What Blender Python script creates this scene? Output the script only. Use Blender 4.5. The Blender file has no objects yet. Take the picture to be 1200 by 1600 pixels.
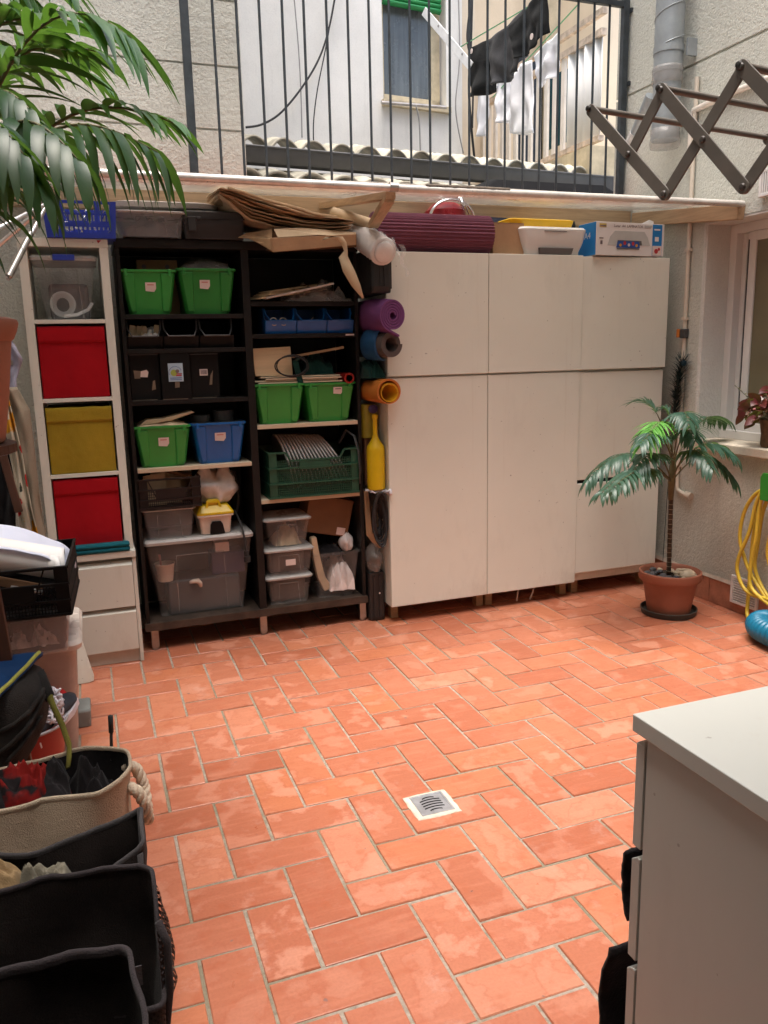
import bpy, math, random
from mathutils import Vector, Matrix, noise
random.seed(11)
PI = math.pi
C = bpy.context.scene.collection

# ---------------------------------------------------------------- camera measured from the paving grid
FPX = 1258.74
RIGHT = Vector((0.93798362, -0.34597106, -0.02215299))
UP = Vector((0.08873513, 0.17782115, 0.98005394))
FWD = Vector((0.33513103, 0.92124029, -0.19749311))
EYE = Vector((0, 0, 1.518))

def at(px, py, X=None, Y=None, Z=None):
    """a point of the photograph (1200 x 1600) on one plane of the yard"""
    d = RIGHT * ((px - 600) / FPX) + UP * ((800 - py) / FPX) + FWD
    k = ((X - EYE.x) / d.x if X is not None else (Y - EYE.y) / d.y if Y is not None else (Z - EYE.z) / d.z)
    return EYE + d * k

# ---------------------------------------------------------------- materials
def lin(c):
    return tuple(((v / 255) / 12.92 if v / 255 <= 0.04045 else ((v / 255 + 0.055) / 1.055) ** 2.4) for v in c)

class NT:
    def __init__(s, name):
        s.m = bpy.data.materials.new(name); s.m.use_nodes = True
        s.t = s.m.node_tree; s.n = s.t.nodes; s.l = s.t.links
        s.b = s.n['Principled BSDF']; s.out = s.n['Material Output']
        s.tc = s.n.new('ShaderNodeTexCoord')
    def node(s, ty, **kw):
        n = s.n.new(ty)
        for k, v in kw.items():
            if k in n.inputs.keys(): n.inputs[k].default_value = v
            else: setattr(n, k, v)
        return n
    def noise(s, scale, detail=4, rough=.55, src='Object', vec=None, stretch=None):
        n = s.node('ShaderNodeTexNoise', Scale=scale, Detail=detail, Roughness=rough)
        v = vec or s.tc.outputs[src]
        if stretch:
            mp = s.node('ShaderNodeMapping'); mp.inputs['Scale'].default_value = stretch
            s.l.new(v, mp.inputs['Vector']); v = mp.outputs[0]
        s.l.new(v, n.inputs['Vector']); return n.outputs['Fac']
    def ramp(s, fac, stops):
        r = s.node('ShaderNodeValToRGB'); e = r.color_ramp.elements
        while len(e) < len(stops): e.new(.5)
        for i, (p, c) in enumerate(stops):
            e[i].position = p; e[i].color = (*c, 1) if len(c) == 3 else c
        s.l.new(fac, r.inputs[0]); return r.outputs[0]
    def mix(s, fac, a, b, mode='MIX'):
        m = s.node('ShaderNodeMix', data_type='RGBA', blend_type=mode)
        for sock, v in ((m.inputs[0], fac), (m.inputs[6], a), (m.inputs[7], b)):
            if hasattr(v, 'is_linked') or hasattr(v, 'links'): s.l.new(v, sock)
            elif isinstance(v, (int, float)): sock.default_value = v
            else: sock.default_value = (*v, 1) if len(v) == 3 else v
        return m.outputs[2]
    def math(s, op, a, b=0.0):
        m = s.node('ShaderNodeMath', operation=op)
        for sock, v in ((m.inputs[0], a), (m.inputs[1], b)):
            if isinstance(v, (int, float)): sock.default_value = v
            else: s.l.new(v, sock)
        return m.outputs[0]
    def bump(s, h, strength=.3, dist=.01):
        b = s.node('ShaderNodeBump', Strength=strength, Distance=dist)
        s.l.new(h, b.inputs['Height']); s.l.new(b.outputs[0], s.b.inputs['Normal']); return b
    def set(s, **kw):
        for k, v in kw.items():
            k = k.replace('_', ' ')
            s.b.inputs[k].default_value = (*v, 1) if isinstance(v, tuple) and len(v) == 3 else v
    def col(s, sock): s.l.new(sock, s.b.inputs['Base Color'])

def plain(name, c, rough=.5, var=.12, scale=9, bump=0, bscale=60, metal=0, spec=.5, alpha=1, coat=0, stretch=None, sheen=0, trans=0):
    """one coloured surface with uneven wear and a little relief; alpha < 1 makes it see-through plastic"""
    k = NT(name); k.set(Roughness=rough, Metallic=metal, Specular_IOR_Level=spec)
    if coat: k.set(Coat_Weight=coat, Coat_Roughness=.2)
    if sheen: k.set(Sheen_Weight=sheen)
    f = k.noise(scale, 5, .6, stretch=stretch)
    k.col(k.ramp(f, [(.3, tuple(v * (1 - var) for v in c)), (.7, tuple(min(1, v * (1 + var)) for v in c))]))
    rr = k.noise(scale * 2.3, 3)
    k.l.new(k.math('ADD', k.math('MULTIPLY', rr, .25), rough - .12), k.b.inputs['Roughness'])
    if bump: k.bump(k.noise(bscale, 4, .6, stretch=stretch), bump, .004)
    if trans:
        tr = k.node('ShaderNodeBsdfTranslucent'); tr.inputs[0].default_value = (*c, 1)
        mx = k.node('ShaderNodeMixShader'); mx.inputs[0].default_value = trans
        k.l.new(k.b.outputs[0], mx.inputs[1]); k.l.new(tr.outputs[0], mx.inputs[2]); k.l.new(mx.outputs[0], k.out.inputs[0])
    if alpha < 1:
        tr = k.node('ShaderNodeBsdfTransparent'); mx = k.node('ShaderNodeMixShader')
        g = k.ramp(k.noise(5, 4, .7), [(.3, (alpha * .75,) * 3), (.75, (min(1, alpha * 1.3),) * 3)])
        k.l.new(g, mx.inputs[0])
        k.l.new(tr.outputs[0], mx.inputs[1]); k.l.new(k.b.outputs[0], mx.inputs[2]); k.l.new(mx.outputs[0], k.out.inputs[0])
    return k.m

def stucco(name, c, dark=.62, scale=1.0, bump=.8, stains=True):
    k = NT(name); k.set(Roughness=.93, Specular_IOR_Level=.15)
    big = k.noise(1.3, 5, .6); fine = k.noise(95 * scale, 3, .7); mid = k.noise(38 * scale, 4, .65)
    base = k.ramp(big, [(.25, tuple(v * .84 for v in c)), (.75, tuple(v * 1.06 for v in c))])
    sp = k.ramp(fine, [(.36, (dark,) * 3), (.52, (1,) * 3)])
    col = k.mix(.8, base, sp, 'MULTIPLY')
    if stains:
        st = k.noise(2.2, 5, .7, stretch=(3.2, 3.2, .35))
        col = k.mix(k.ramp(st, [(.56, (0, 0, 0)), (.78, (.45,) * 3)]), col, tuple(v * .55 for v in c))
    k.col(col)
    h = k.math('ADD', k.math('MULTIPLY', fine, .55), mid)
    k.bump(h, bump, .012); return k.m

def wood(name, c, scale=1.0, rough=.6, axis='X', contrast=.3):
    k = NT(name); k.set(Roughness=rough, Specular_IOR_Level=.3)
    st = {'X': (1.2, 22, 22), 'Y': (22, 1.2, 22), 'Z': (22, 22, 1.2)}[axis]
    g = k.noise(2.2 * scale, 6, .7, stretch=st)
    b = k.noise(2.0, 3, .5)
    col = k.ramp(g, [(.3, tuple(v * (1 - contrast) for v in c)), (.55, c), (.8, tuple(min(1, v * (1 + contrast * .5)) for v in c))])
    k.col(k.mix(.5, col, k.ramp(b, [(.3, (.72,) * 3), (.7, (1, 1, 1))]), 'MULTIPLY'))
    k.bump(g, .25, .003); return k.m

def metal(name, c, rough=.35, dirt=.35):
    k = NT(name); k.set(Metallic=1.0, Roughness=rough)
    f = k.noise(14, 6, .7)
    k.col(k.ramp(f, [(.3, tuple(v * (1 - dirt) for v in c)), (.65, c)]))
    k.l.new(k.math('ADD', k.math('MULTIPLY', f, .35), rough - .12), k.b.inputs['Roughness'])
    return k.m

def laminate(name, c, rough=.42, scuff=1.0):
    """board that has stood outdoors: faint smears, specks, splashed dirt along the lowest edge"""
    k = NT(name); k.set(Roughness=rough, Specular_IOR_Level=.45)
    b = k.noise(1.4, 4, .6); sm = k.noise(5, 6, .7, stretch=(1, 1, .35)); sp = k.noise(60, 2, .4); run = k.noise(7, 5, .7, stretch=(3, 3, .12))
    col = k.ramp(b, [(.3, tuple(v * .95 for v in c)), (.7, tuple(v * 1.03 for v in c))])
    col = k.mix(k.math('MULTIPLY', k.ramp(sm, [(.56, (0,) * 3), (.74, (1,) * 3)]), .16 * scuff), col, tuple(v * .55 for v in c))
    col = k.mix(k.math('MULTIPLY', k.ramp(run, [(.6, (0,) * 3), (.72, (1,) * 3)]), .10 * scuff), col, (.36, .26, .16))
    pos = k.node('ShaderNodeSeparateXYZ'); k.l.new(k.tc.outputs['Object'], pos.inputs[0])
    low = k.math('SUBTRACT', .62, k.math('MULTIPLY', pos.outputs[2], 2.2))
    d = k.math('MULTIPLY', k.ramp(k.math('ADD', k.math('MULTIPLY', sm, .75), k.math('MULTIPLY', low, .5)), [(.52, (0,) * 3), (.80, (1,) * 3)]), .34 * scuff)
    col = k.mix(d, col, (.36, .25, .17))
    col = k.mix(k.math('MULTIPLY', k.ramp(sp, [(.755, (0,) * 3), (.78, (1,) * 3)]), .55 * scuff), col, (.14, .11, .09))
    k.col(col); k.l.new(k.math('ADD', k.math('MULTIPLY', sm, .3), rough - .13), k.b.inputs['Roughness'])
    k.bump(k.noise(2.2, 3), .06, .02); return k.m

def cloth(name, c, var=.2, weave=260, bump=.35, rough=.92, alpha=1):
    k = NT(name); k.set(Roughness=rough, Specular_IOR_Level=.12, Sheen_Weight=.05)
    f = k.noise(6, 5, .6)
    k.col(k.ramp(f, [(.28, tuple(v * (1 - var) for v in c)), (.72, tuple(min(1, v * (1 + var)) for v in c))]))
    k.bump(k.math('ADD', k.noise(weave, 2, .5), k.math('MULTIPLY', k.noise(18, 4, .6), 1.6)), bump, .006)
    return k.m

def leafmat(name, c, c2, gloss=.35):
    k = NT(name); k.set(Roughness=gloss, Specular_IOR_Level=.5)
    f = k.noise(7, 4, .6); fine = k.noise(70, 2, .5, stretch=(1, 1, .2))
    col = k.ramp(f, [(.3, c), (.7, c2)])
    k.col(k.mix(.35, col, k.ramp(fine, [(.3, (.6,) * 3), (.7, (1, 1, 1))]), 'MULTIPLY'))
    tr = k.node('ShaderNodeBsdfTranslucent'); mx = k.node('ShaderNodeMixShader'); mx.inputs[0].default_value = .28
    k.l.new(k.mix(.5, col, (.25, .5, .05)), tr.inputs[0])
    k.l.new(k.b.outputs[0], mx.inputs[1]); k.l.new(tr.outputs[0], mx.inputs[2]); k.l.new(mx.outputs[0], k.out.inputs[0])
    return k.m

def mesh_net(name, c, cover=.75, scale=190):
    """woven net: small regular holes really open"""
    k = NT(name); k.set(Roughness=.7, Base_Color=c, Specular_IOR_Level=.2)
    w = []
    for d in ((1, 0, 1), (1, 0, -1)):
        dp = k.node('ShaderNodeVectorMath', operation='DOT_PRODUCT'); dp.inputs[1].default_value = (d[0], .8, d[2])
        k.l.new(k.tc.outputs['Object'], dp.inputs[0])
        w.append(k.math('SINE', k.math('MULTIPLY', dp.outputs['Value'], scale * 3)))
    hole = k.math('GREATER_THAN', k.math('MINIMUM', w[0], w[1]), 1 - 2 * (1 - cover) - .45)
    tr = k.node('ShaderNodeBsdfTransparent'); mx = k.node('ShaderNodeMixShader')
    k.l.new(hole, mx.inputs[0]); k.l.new(k.b.outputs[0], mx.inputs[1]); k.l.new(tr.outputs[0], mx.inputs[2]); k.l.new(mx.outputs[0], k.out.inputs[0])
    return k.m

def tile_mat():
    k = NT('terracotta_tile'); k.set(Specular_IOR_Level=.42)
    at_ = k.node('ShaderNodeAttribute', attribute_name='tone')
    sep = k.node('ShaderNodeSeparateColor'); k.l.new(at_.outputs['Color'], sep.inputs[0])
    base = k.ramp(sep.outputs[0], [(0, (.365, .115, .062)), (.3, (.42, .142, .079)), (.65, (.455, .163, .094)), (.85, (.48, .163, .080)), (1, (.51, .207, .128))])
    # worn patches, brushed streaks, pale bloom, spots: offset per tile so that none repeats
    off = k.node('ShaderNodeVectorMath', operation='MULTIPLY_ADD'); off.inputs[1].default_value = (37, 53, 0); k.l.new(at_.outputs['Color'], off.inputs[0]); k.l.new(k.tc.outputs['Object'], off.inputs[2])
    v = off.outputs[0]
    patch = k.noise(9, 5, .58, vec=v); patch2 = k.noise(15, 6, .62, vec=v); fine = k.noise(120, 3, .6, vec=v)
    streak = k.noise(10, 4, .6, vec=v, stretch=(.5, 4, 1))
    lo = k.node('ShaderNodeAttribute', attribute_name='loc'); ls = k.node('ShaderNodeSeparateColor'); k.l.new(lo.outputs['Color'], ls.inputs[0])
    ed = k.math('MINIMUM', k.math('PINGPONG', ls.outputs[0], .5), k.math('PINGPONG', ls.outputs[1], .5))
    sgn = k.math('MULTIPLY', k.math('SUBTRACT', sep.outputs[1], .5), 1.1)
    wear = k.math('ADD', patch, k.math('MULTIPLY', k.math('SUBTRACT', ed, .16), sgn))
    col = k.mix(k.math('MULTIPLY', k.ramp(wear, [(.51, (0,) * 3), (.60, (1,) * 3)]), k.math('MULTIPLY', sep.outputs[2], .60)), base, (.59, .275, .185))
    rim = k.ramp(wear, [(.48, (0,) * 3), (.52, (1,) * 3), (.56, (0,) * 3)])
    col = k.mix(k.math('MULTIPLY', rim, .34), col, (.38, .10, .05))
    col = k.mix(k.math('MULTIPLY', k.ramp(patch2, [(.57, (0,) * 3), (.66, (1,) * 3)]), .45), col, (.38, .10, .045))
    col = k.mix(k.math('MULTIPLY', k.ramp(streak, [(.5, (0,) * 3), (.75, (1,) * 3)]), .30), col, (.64, .27, .17))
    col = k.mix(.35, col, k.ramp(fine, [(.3, (.72,) * 3), (.6, (1, 1, 1))]), 'MULTIPLY')
    # lime bloom and grime; the grime deepens by the cabinets to paint in shade
    mp = k.node('ShaderNodeMapping'); k.l.new(k.tc.outputs['Object'], mp.inputs['Vector'])
    pos = k.node('ShaderNodeSeparateXYZ'); k.l.new(k.tc.outputs['Object'], pos.inputs[0])
    near = k.ramp(pos.outputs[1], [(0, (0,) * 3), (1, (1,) * 3)])
    edge = k.math('MULTIPLY', k.math('SUBTRACT', pos.outputs[1], 3.35), 1.5)
    gr = k.math('MULTIPLY', k.ramp(k.math('ADD', k.noise(3.5, 6, .7), k.math('MULTIPLY', edge, .44)), [(.58, (0,) * 3), (.78, (1,) * 3)]), .62)
    col = k.mix(gr, col, (.31, .205, .165))
    bloom = k.math('MULTIPLY', k.ramp(k.noise(5.5, 7, .75), [(.58, (0,) * 3), (.74, (1,) * 3)]), .30)
    col = k.mix(bloom, col, (.62, .46, .40))
    chips = k.ramp(k.noise(34, 2, .4), [(.765, (0,) * 3), (.785, (1,) * 3)])
    col = k.mix(k.math('MULTIPLY', chips, .8), col, (.22, .13, .11))
    k.col(col)
    k.l.new(k.math('ADD', k.math('MULTIPLY', patch, .50), .13), k.b.inputs['Roughness'])
    k.bump(k.math('ADD', k.math('MULTIPLY', k.noise(14, 3), .8), k.math('MULTIPLY', fine, .25)), .22, .006)
    return k.m

def mortar_mat():
    k = NT('mortar'); k.set(Roughness=.95)
    f = k.noise(45, 5, .7); b = k.noise(2.5, 4, .6)
    col = k.ramp(f, [(.3, (.22, .18, .14)), (.7, (.42, .36, .30))])
    col = k.mix(k.math('MULTIPLY', k.ramp(b, [(.42, (0,) * 3), (.62, (1,) * 3)]), .7), col, (.17, .145, .085))
    k.col(col); k.bump(f, .6, .006); return k.m

M = {}
def mm(key, fn, *a, **k): M[key] = fn(key, *a, **k)
mm('stucco_wall', stucco, (.60, .605, .54), dark=.78)
mm('stucco_upper', stucco, (.62, .62, .565), scale=.8, dark=.84)
mm('reveal_paint', stucco, (.70, .69, .65), dark=.90, bump=.7, stains=False)
mm('white_render', stucco, (.82, .80, .755), dark=.93, bump=.15)
mm('sill_stone', stucco, (.62, .55, .45), dark=.9, bump=.2); mm('cream_render', stucco, (.72, .62, .48), dark=.95, bump=.15)
mm('coping_brick', plain, (.42, .17, .10), .85, .3, 12, .5, 60)
mm('pine', wood, (.54, .39, .245)); mm('pine_y', wood, (.53, .37, .225), axis='Y')
mm('ply', wood, (.72, .54, .33), scale=.6, contrast=.15)
mm('pale_board', wood, (.66, .55, .40), contrast=.12)
mm('dark_wood', wood, (.085, .036, .022), axis='Z', rough=.5)
mm('white_laminate', laminate, (.72, .72, .645))
mm('white_foil', laminate, (.63, .62, .555))
mm('grey_laminate', laminate, (.53, .54, .505), .36, .8)
mm('black_brown', plain, (.009, .0075, .007), .5, .4, 6, .05, 90, spec=.3)
mm('black_brown_edge', plain, (.045, .030, .022), .5, .5, 14, .15, 60)
mm('steel', metal, (.50, .47, .44), .38); mm('alu', metal, (.80, .80, .80), .32, .15)
mm('galvanised', plain, (.30, .33, .345), .5, .18, 7, .1, 40, metal=.35)
mm('chrome', metal, (.82, .82, .82), .12, .1)
mm('railing_paint', plain, (.030, .038, .045), .5, .35, 20, .2, 90)
mm('rack_paint', plain, (.125, .108, .094), .42, .12, 18, .04, 120)
mm('rack_paint_dark', plain, (.06, .05, .045), .4, .2, 18)
mm('green_plastic', plain, (.036, .29, .050), .36, .08, 5); mm('green_plastic_deep', plain, (.022, .215, .034), .36, .08, 5)
mm('blue_plastic', plain, (.006, .11, .38), .33, .08, 5); mm('blue_bin', plain, (.003, .105, .36), .35, .08, 8)
mm('basket_blue', plain, (.025, .055, .42), .38, .08, 8)
mm('crate_green', plain, (.012, .075, .042), .45, .15, 8); mm('crate_brown', plain, (.016, .010, .009), .5, .2, 8, spec=.3)
mm('crate_black', plain, (.006, .0055, .0055), .55, .2, 8, spec=.2)
mm('red_fabric', cloth, (.36, .006, .012), .10, 320, .12)
mm('mustard_fabric', cloth, (.34, .235, .022), .12, 300, .35)
mm('teal_fabric', cloth, (.008, .095, .125), .15)
mm('clear_tub', plain, (.42, .40, .385), .22, .25, 6, alpha=.11); mm('clear_tub_cool', plain, (.48, .49, .50), .22, .25, 6, alpha=.12)
mm('ring_steel', plain, (.52, .51, .50), .32, .15, 12, metal=.6); mm('panel_line', plain, (.5, .48, .46), .3, alpha=.35)
mm('clear_lid', plain, (.52, .50, .48), .3, .08, 4, alpha=.75)
mm('milky_tub', plain, (.50, .40, .35), .4, .06, 3, alpha=.93); mm('milky_lid', plain, (.58, .52, .47), .28, .06, 3)
mm('dirty_clear', plain, (.50, .46, .46), .3, .2, 4, alpha=.26)
mm('cardboard', plain, (.36, .215, .115), .85, .14, 6, .2, 70); mm('cardboard_dark', plain, (.17, .085, .040), .85, .15, 6, .2, 70)
mm('kraft', plain, (.33, .21, .11), .8, .35, 7, .25, 40); mm('kraft_light', plain, (.52, .40, .26), .8, .15, 7, .2, 40)
mm('paper', plain, (.80, .79, .78), .6, .05, 6); mm('paper_blue', plain, (.70, .73, .86), .55, .05, 5, trans=.25)
mm('label_paper', plain, (.70, .60, .57), .7, .06, 20); mm('ink', plain, (.16, .12, .13), .7, .2)
mm('black_card', plain, (.006, .0055, .0055), .7, .3, 8, .1, 60, spec=.2); mm('torn_tape', plain, (.16, .12, .085), .55, .3, 12)
mm('purple_foam', plain, (.155, .040, .155), .75, .10, 9, .15, 160); mm('mauve_foam', plain, (.155, .042, .075), .8, .10, 9, .15, 160)
mm('grey_foam', plain, (.085, .065, .058), .8, .15, 9, .1, 120); mm('blue_foam', plain, (.010, .075, .19), .7, .15, 9)
mm('case_black', plain, (.017, .0155, .016), .5, .2, 7, .08, 200)
mm('bubble_wrap', plain, (.88, .86, .85), .25, .04, 6, .25, 110, trans=.15); mm('bubble_loose', plain, (.8, .8, .8), .2, .05, 6, .5, 110, alpha=.3)
mm('orange_vinyl', plain, (.55, .17, .03), .4, .1, 8); mm('amber_vinyl', plain, (.62, .30, .015), .3, .1, 8)
mm('yellow_plastic', plain, (.62, .42, .004), .35, .08, 6); mm('olive_yellow', plain, (.30, .235, .02), .4, .15, 6)
mm('bright_yellow', plain, (.80, .50, .008), .4, .05, 6)
mm('violet_plastic', plain, (.06, .045, .17), .4); mm('dark_green_cloth', cloth, (.008, .035, .028), .3)
mm('polythene', plain, (.74, .72, .69), .25, .15, 9, .5, 22, alpha=.72); mm('polythene_grey', plain, (.40, .38, .36), .22, .2, 9, .6, 25, alpha=.40)
mm('printer_white', plain, (.70, .71, .70), .4, .03, 6); mm('printer_grey', plain, (.12, .12, .12), .4)
mm('navy_cloth', cloth, (.020, .028, .055)); mm('black_cloth', cloth, (.014, .012, .013), .4); mm('black_jersey', cloth, (.012, .013, .014), .3, 400, .2)
mm('charcoal_cloth', cloth, (.052, .052, .056), .3, 400, .2); mm('white_cloth', cloth, (.84, .85, .89), .05, 300, .2); mm('grey_binding', cloth, (.050, .046, .048), .3)
mm('dark_binding', cloth, (.030, .025, .027), .3); mm('canvas', cloth, (.50, .405, .30), .10, 380, .9); mm('rope_cotton', cloth, (.58, .48, .37), .12, 220, .5)
mm('hamper_dark', cloth, (.016, .012, .011), .5, 330, .5); mm('hamper_net', mesh_net, (.011, .009, .008), .72, 170); mm('loose_net', mesh_net, (.02, .012, .010), .66, 150)
mm('olive_cloth', cloth, (.165, .15, .115), .2); mm('tan_cloth', cloth, (.23, .155, .08), .2); mm('red_cloth', cloth, (.22, .010, .008), .2)
mm('bag_black', cloth, (.030, .026, .024), .25, 420, .8); mm('bag_blue', cloth, (.006, .035, .115), .12, 300, .25); mm('lime_piping', cloth, (.36, .37, .08), .1); mm('olive_strap', cloth, (.14, .125, .025), .15)
mm('bucket_red', plain, (.33, .018, .012), .35, .08, 6); mm('bucket_rim', plain, (.35, .32, .33), .3)
mm('sneaker_dark', cloth, (.045, .048, .060), .2); mm('sneaker_red', plain, (.50, .015, .02), .5); mm('lace_white', cloth, (.66, .63, .68), .15)
mm('terracotta_pot', plain, (.29, .10, .058), .62, .12, 5, .12, 60); mm('terracotta_light', plain, (.30, .105, .058), .6, .12, 5, .1, 60); mm('saucer_dark', plain, (.035, .032, .026), .6, .3, 9)
mm('soil', plain, (.045, .03, .02), .95, .4, 30, .8, 60); mm('pebble_dark', plain, (.09, .085, .095), .6, .35, 9); mm('pebble_pale', plain, (.50, .40, .29), .6, .25, 9)
mm('palm_leaf', leafmat, (.020, .080, .016), (.045, .145, .02), .42); mm('palm_leaf_dark', leafmat, (.018, .055, .022), (.034, .088, .030), .40)
mm('parlour_leaf', leafmat, (.030, .085, .060), (.055, .125, .090), .35); mm('parlour_new', leafmat, (.12, .36, .06), (.17, .46, .10), .4)
mm('palm_stem', plain, (.10, .085, .035), .6, .3, 30); mm('trunk_brown', plain, (.05, .030, .017), .75, .4, 40, .3, 80); mm('trunk_ring', plain, (.34, .27, .18), .75, .3, 30)
mm('wine_leaf', leafmat, (.085, .008, .014), (.15, .016, .026), .4); mm('sage_leaf', plain, (.14, .13, .075), .8, .3, 30); mm('pink_flower', plain, (.55, .22, .22), .7, .2, 30); mm('white_flower', plain, (.78, .72, .68), .7)
mm('cork_pot', plain, (.115, .06, .028), .9, .45, 25, .9, 40)
mm('hose_yellow', plain, (.58, .40, .035), .42, .12, 9); mm('hanger_green', plain, (.018, .22, .015), .4, .1, 7); mm('pipe_blue', plain, (.004, .145, .26), .38, .1, 8)
mm('pvc_frame', plain, (.70, .68, .65), .35, .03, 5); mm('pvc_pipe', plain, (.60, .53, .44), .5, .1, 8); mm('white_conduit', plain, (.66, .60, .53), .45, .15, 10)
mm('frosted_glass', plain, (.16, .135, .075), .18, .25, 1.2, spec=.7); mm('far_glass', plain, (.11, .125, .13), .25, .35, 5, spec=.6, stretch=(6, 6, .3))
mm('gasket', plain, (.02, .017, .015), .6); mm('roller_green', plain, (.015, .24, .065), .5, .12, 14)
mm('roof_cement', plain, (.45, .42, .34), .9, .40, 5, .35, 40); mm('gutter_grey', plain, (.060, .062, .066), .5, .15, 8); mm('timber_cream', plain, (.52, .44, .30), .8, .25, 8)
mm('tarp_black', plain, (.006, .006, .007), .75, .3, 7, spec=.15); mm('cable', plain, (.015, .015, .016), .6); mm('cable_grey', plain, (.28, .27, .26), .6)
mm('rail_white', plain, (.72, .66, .58), .55, .1, 9); mm('panel_white', plain, (.72, .72, .70), .5, .08, 5, stretch=(1, 1, .2)); mm('rusty_white', plain, (.52, .42, .33), .7, .35, 16); mm('arm_white', plain, (.76, .77, .78), .4)
mm('teal_dark', cloth, (.004, .045, .06), .2); mm('door_dark', plain, (.012, .014, .018), .35); mm('line_green', plain, (.15, .45, .22), .5)
mm('sheet_poly', plain, (.80, .76, .71), .3, .10, 3, .08, 30, alpha=.42); mm('tube_cream', plain, (.66, .62, .58), .32, .2, 14, metal=.3); mm('rust_wrap', plain, (.10, .075, .055), .8, .4, 40, .6, 70)
mm('grout_patch', plain, (.56, .50, .42), .9, .18, 16, .5, 60); mm('grate_steel', plain, (.42, .43, .46), .32, .2, 20, metal=.55); mm('void', plain, (.006, .005, .005), .9)
mm('grille_white', plain, (.72, .70, .68), .5, .06, 9); mm('peacock', plain, (.014, .030, .028), .7, .4, 40); mm('peacock_eye', plain, (.01, .06, .10), .5)
mm('concrete', plain, (.34, .33, .31), .9, .2, 5, .4, 40); mm('wood_block', wood, (.40, .27, .15)); mm('purple_card', plain, (.055, .050, .11), .6)
mm('pink_plastic', plain, (.55, .22, .20), .5); mm('beige_plastic', plain, (.60, .50, .42), .45); mm('tape_grey', plain, (.40, .40, .41), .5); mm('stone_grey', plain, (.22, .235, .225), .8, .15, 10)
mm('box_blue', plain, (.012, .19, .50), .5, .05); mm('box_white', plain, (.70, .68, .67), .5, .04, 5); mm('gold_ink', plain, (.50, .36, .08), .5); mm('sky_paper', plain, (.42, .56, .68), .6, .1, 8); mm('red_ink', plain, (.45, .03, .04), .6); mm('leaf_ink', plain, (.35, .42, .08), .6); mm('blue_ink', plain, (.02, .08, .32), .6)
mm('print_grey', plain, (.46, .47, .46), .5, .06); mm('red_enamel', plain, (.30, .012, .02), .3); mm('fruit_orange', cloth, (.50, .22, .02)); mm('fruit_red', cloth, (.34, .02, .02)); mm('apron_cream', cloth, (.40, .34, .26)); mm('khaki_cloth', cloth, (.25, .205, .15), .12); mm('lilac_cloth', cloth, (.34, .32, .40), .1); mm('door_panel', plain, (.3, .28, .25), .6)
mm('anthracite', plain, (.05, .052, .055), .5); mm('slate_tub', plain, (.075, .075, .085), .45); mm('strip_clear', plain, (.65, .55, .45), .3, .1, 8, alpha=.5)
def blobs(name, base, cols, scale, cover, dark=None):
    """printed cloth: round blobs of several colours on a plain ground"""
    k = NT(name); k.set(Roughness=.9, Specular_IOR_Level=.12)
    v = k.node('ShaderNodeTexVoronoi', Scale=scale); k.l.new(k.tc.outputs['Object'], v.inputs['Vector'])
    sep = k.node('ShaderNodeSeparateColor'); k.l.new(v.outputs['Color'], sep.inputs[0])
    c = k.ramp(sep.outputs[0], [(i / len(cols), q) for i, q in enumerate(cols)]); c_ = k.n[-1]; c_.color_ramp.interpolation = 'CONSTANT'
    d = k.math('ADD', v.outputs['Distance'], k.math('MULTIPLY', k.math('SUBTRACT', k.noise(scale * 2.2, 3), .5), .5))
    k.col(k.mix(k.ramp(d, [(cover, (1,) * 3), (cover + .06, (0,) * 3)]), base, c)); k.bump(k.noise(30, 4), .3, .006); return k.m
M['fruit_cloth'] = blobs('fruit_cloth', (.44, .38, .29), [(.52, .23, .02), (.42, .36, .28), (.36, .02, .02), (.50, .22, .02), (.03, .03, .02)], 15, .42)
M['red_cloth'] = blobs('red_patterned_cloth', (.014, .011, .012), [(.15, .009, .008), (.18, .011, .009), (.12, .006, .006)], 8, .52)
M['tile'] = tile_mat(); M['mortar'] = mortar_mat()
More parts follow.
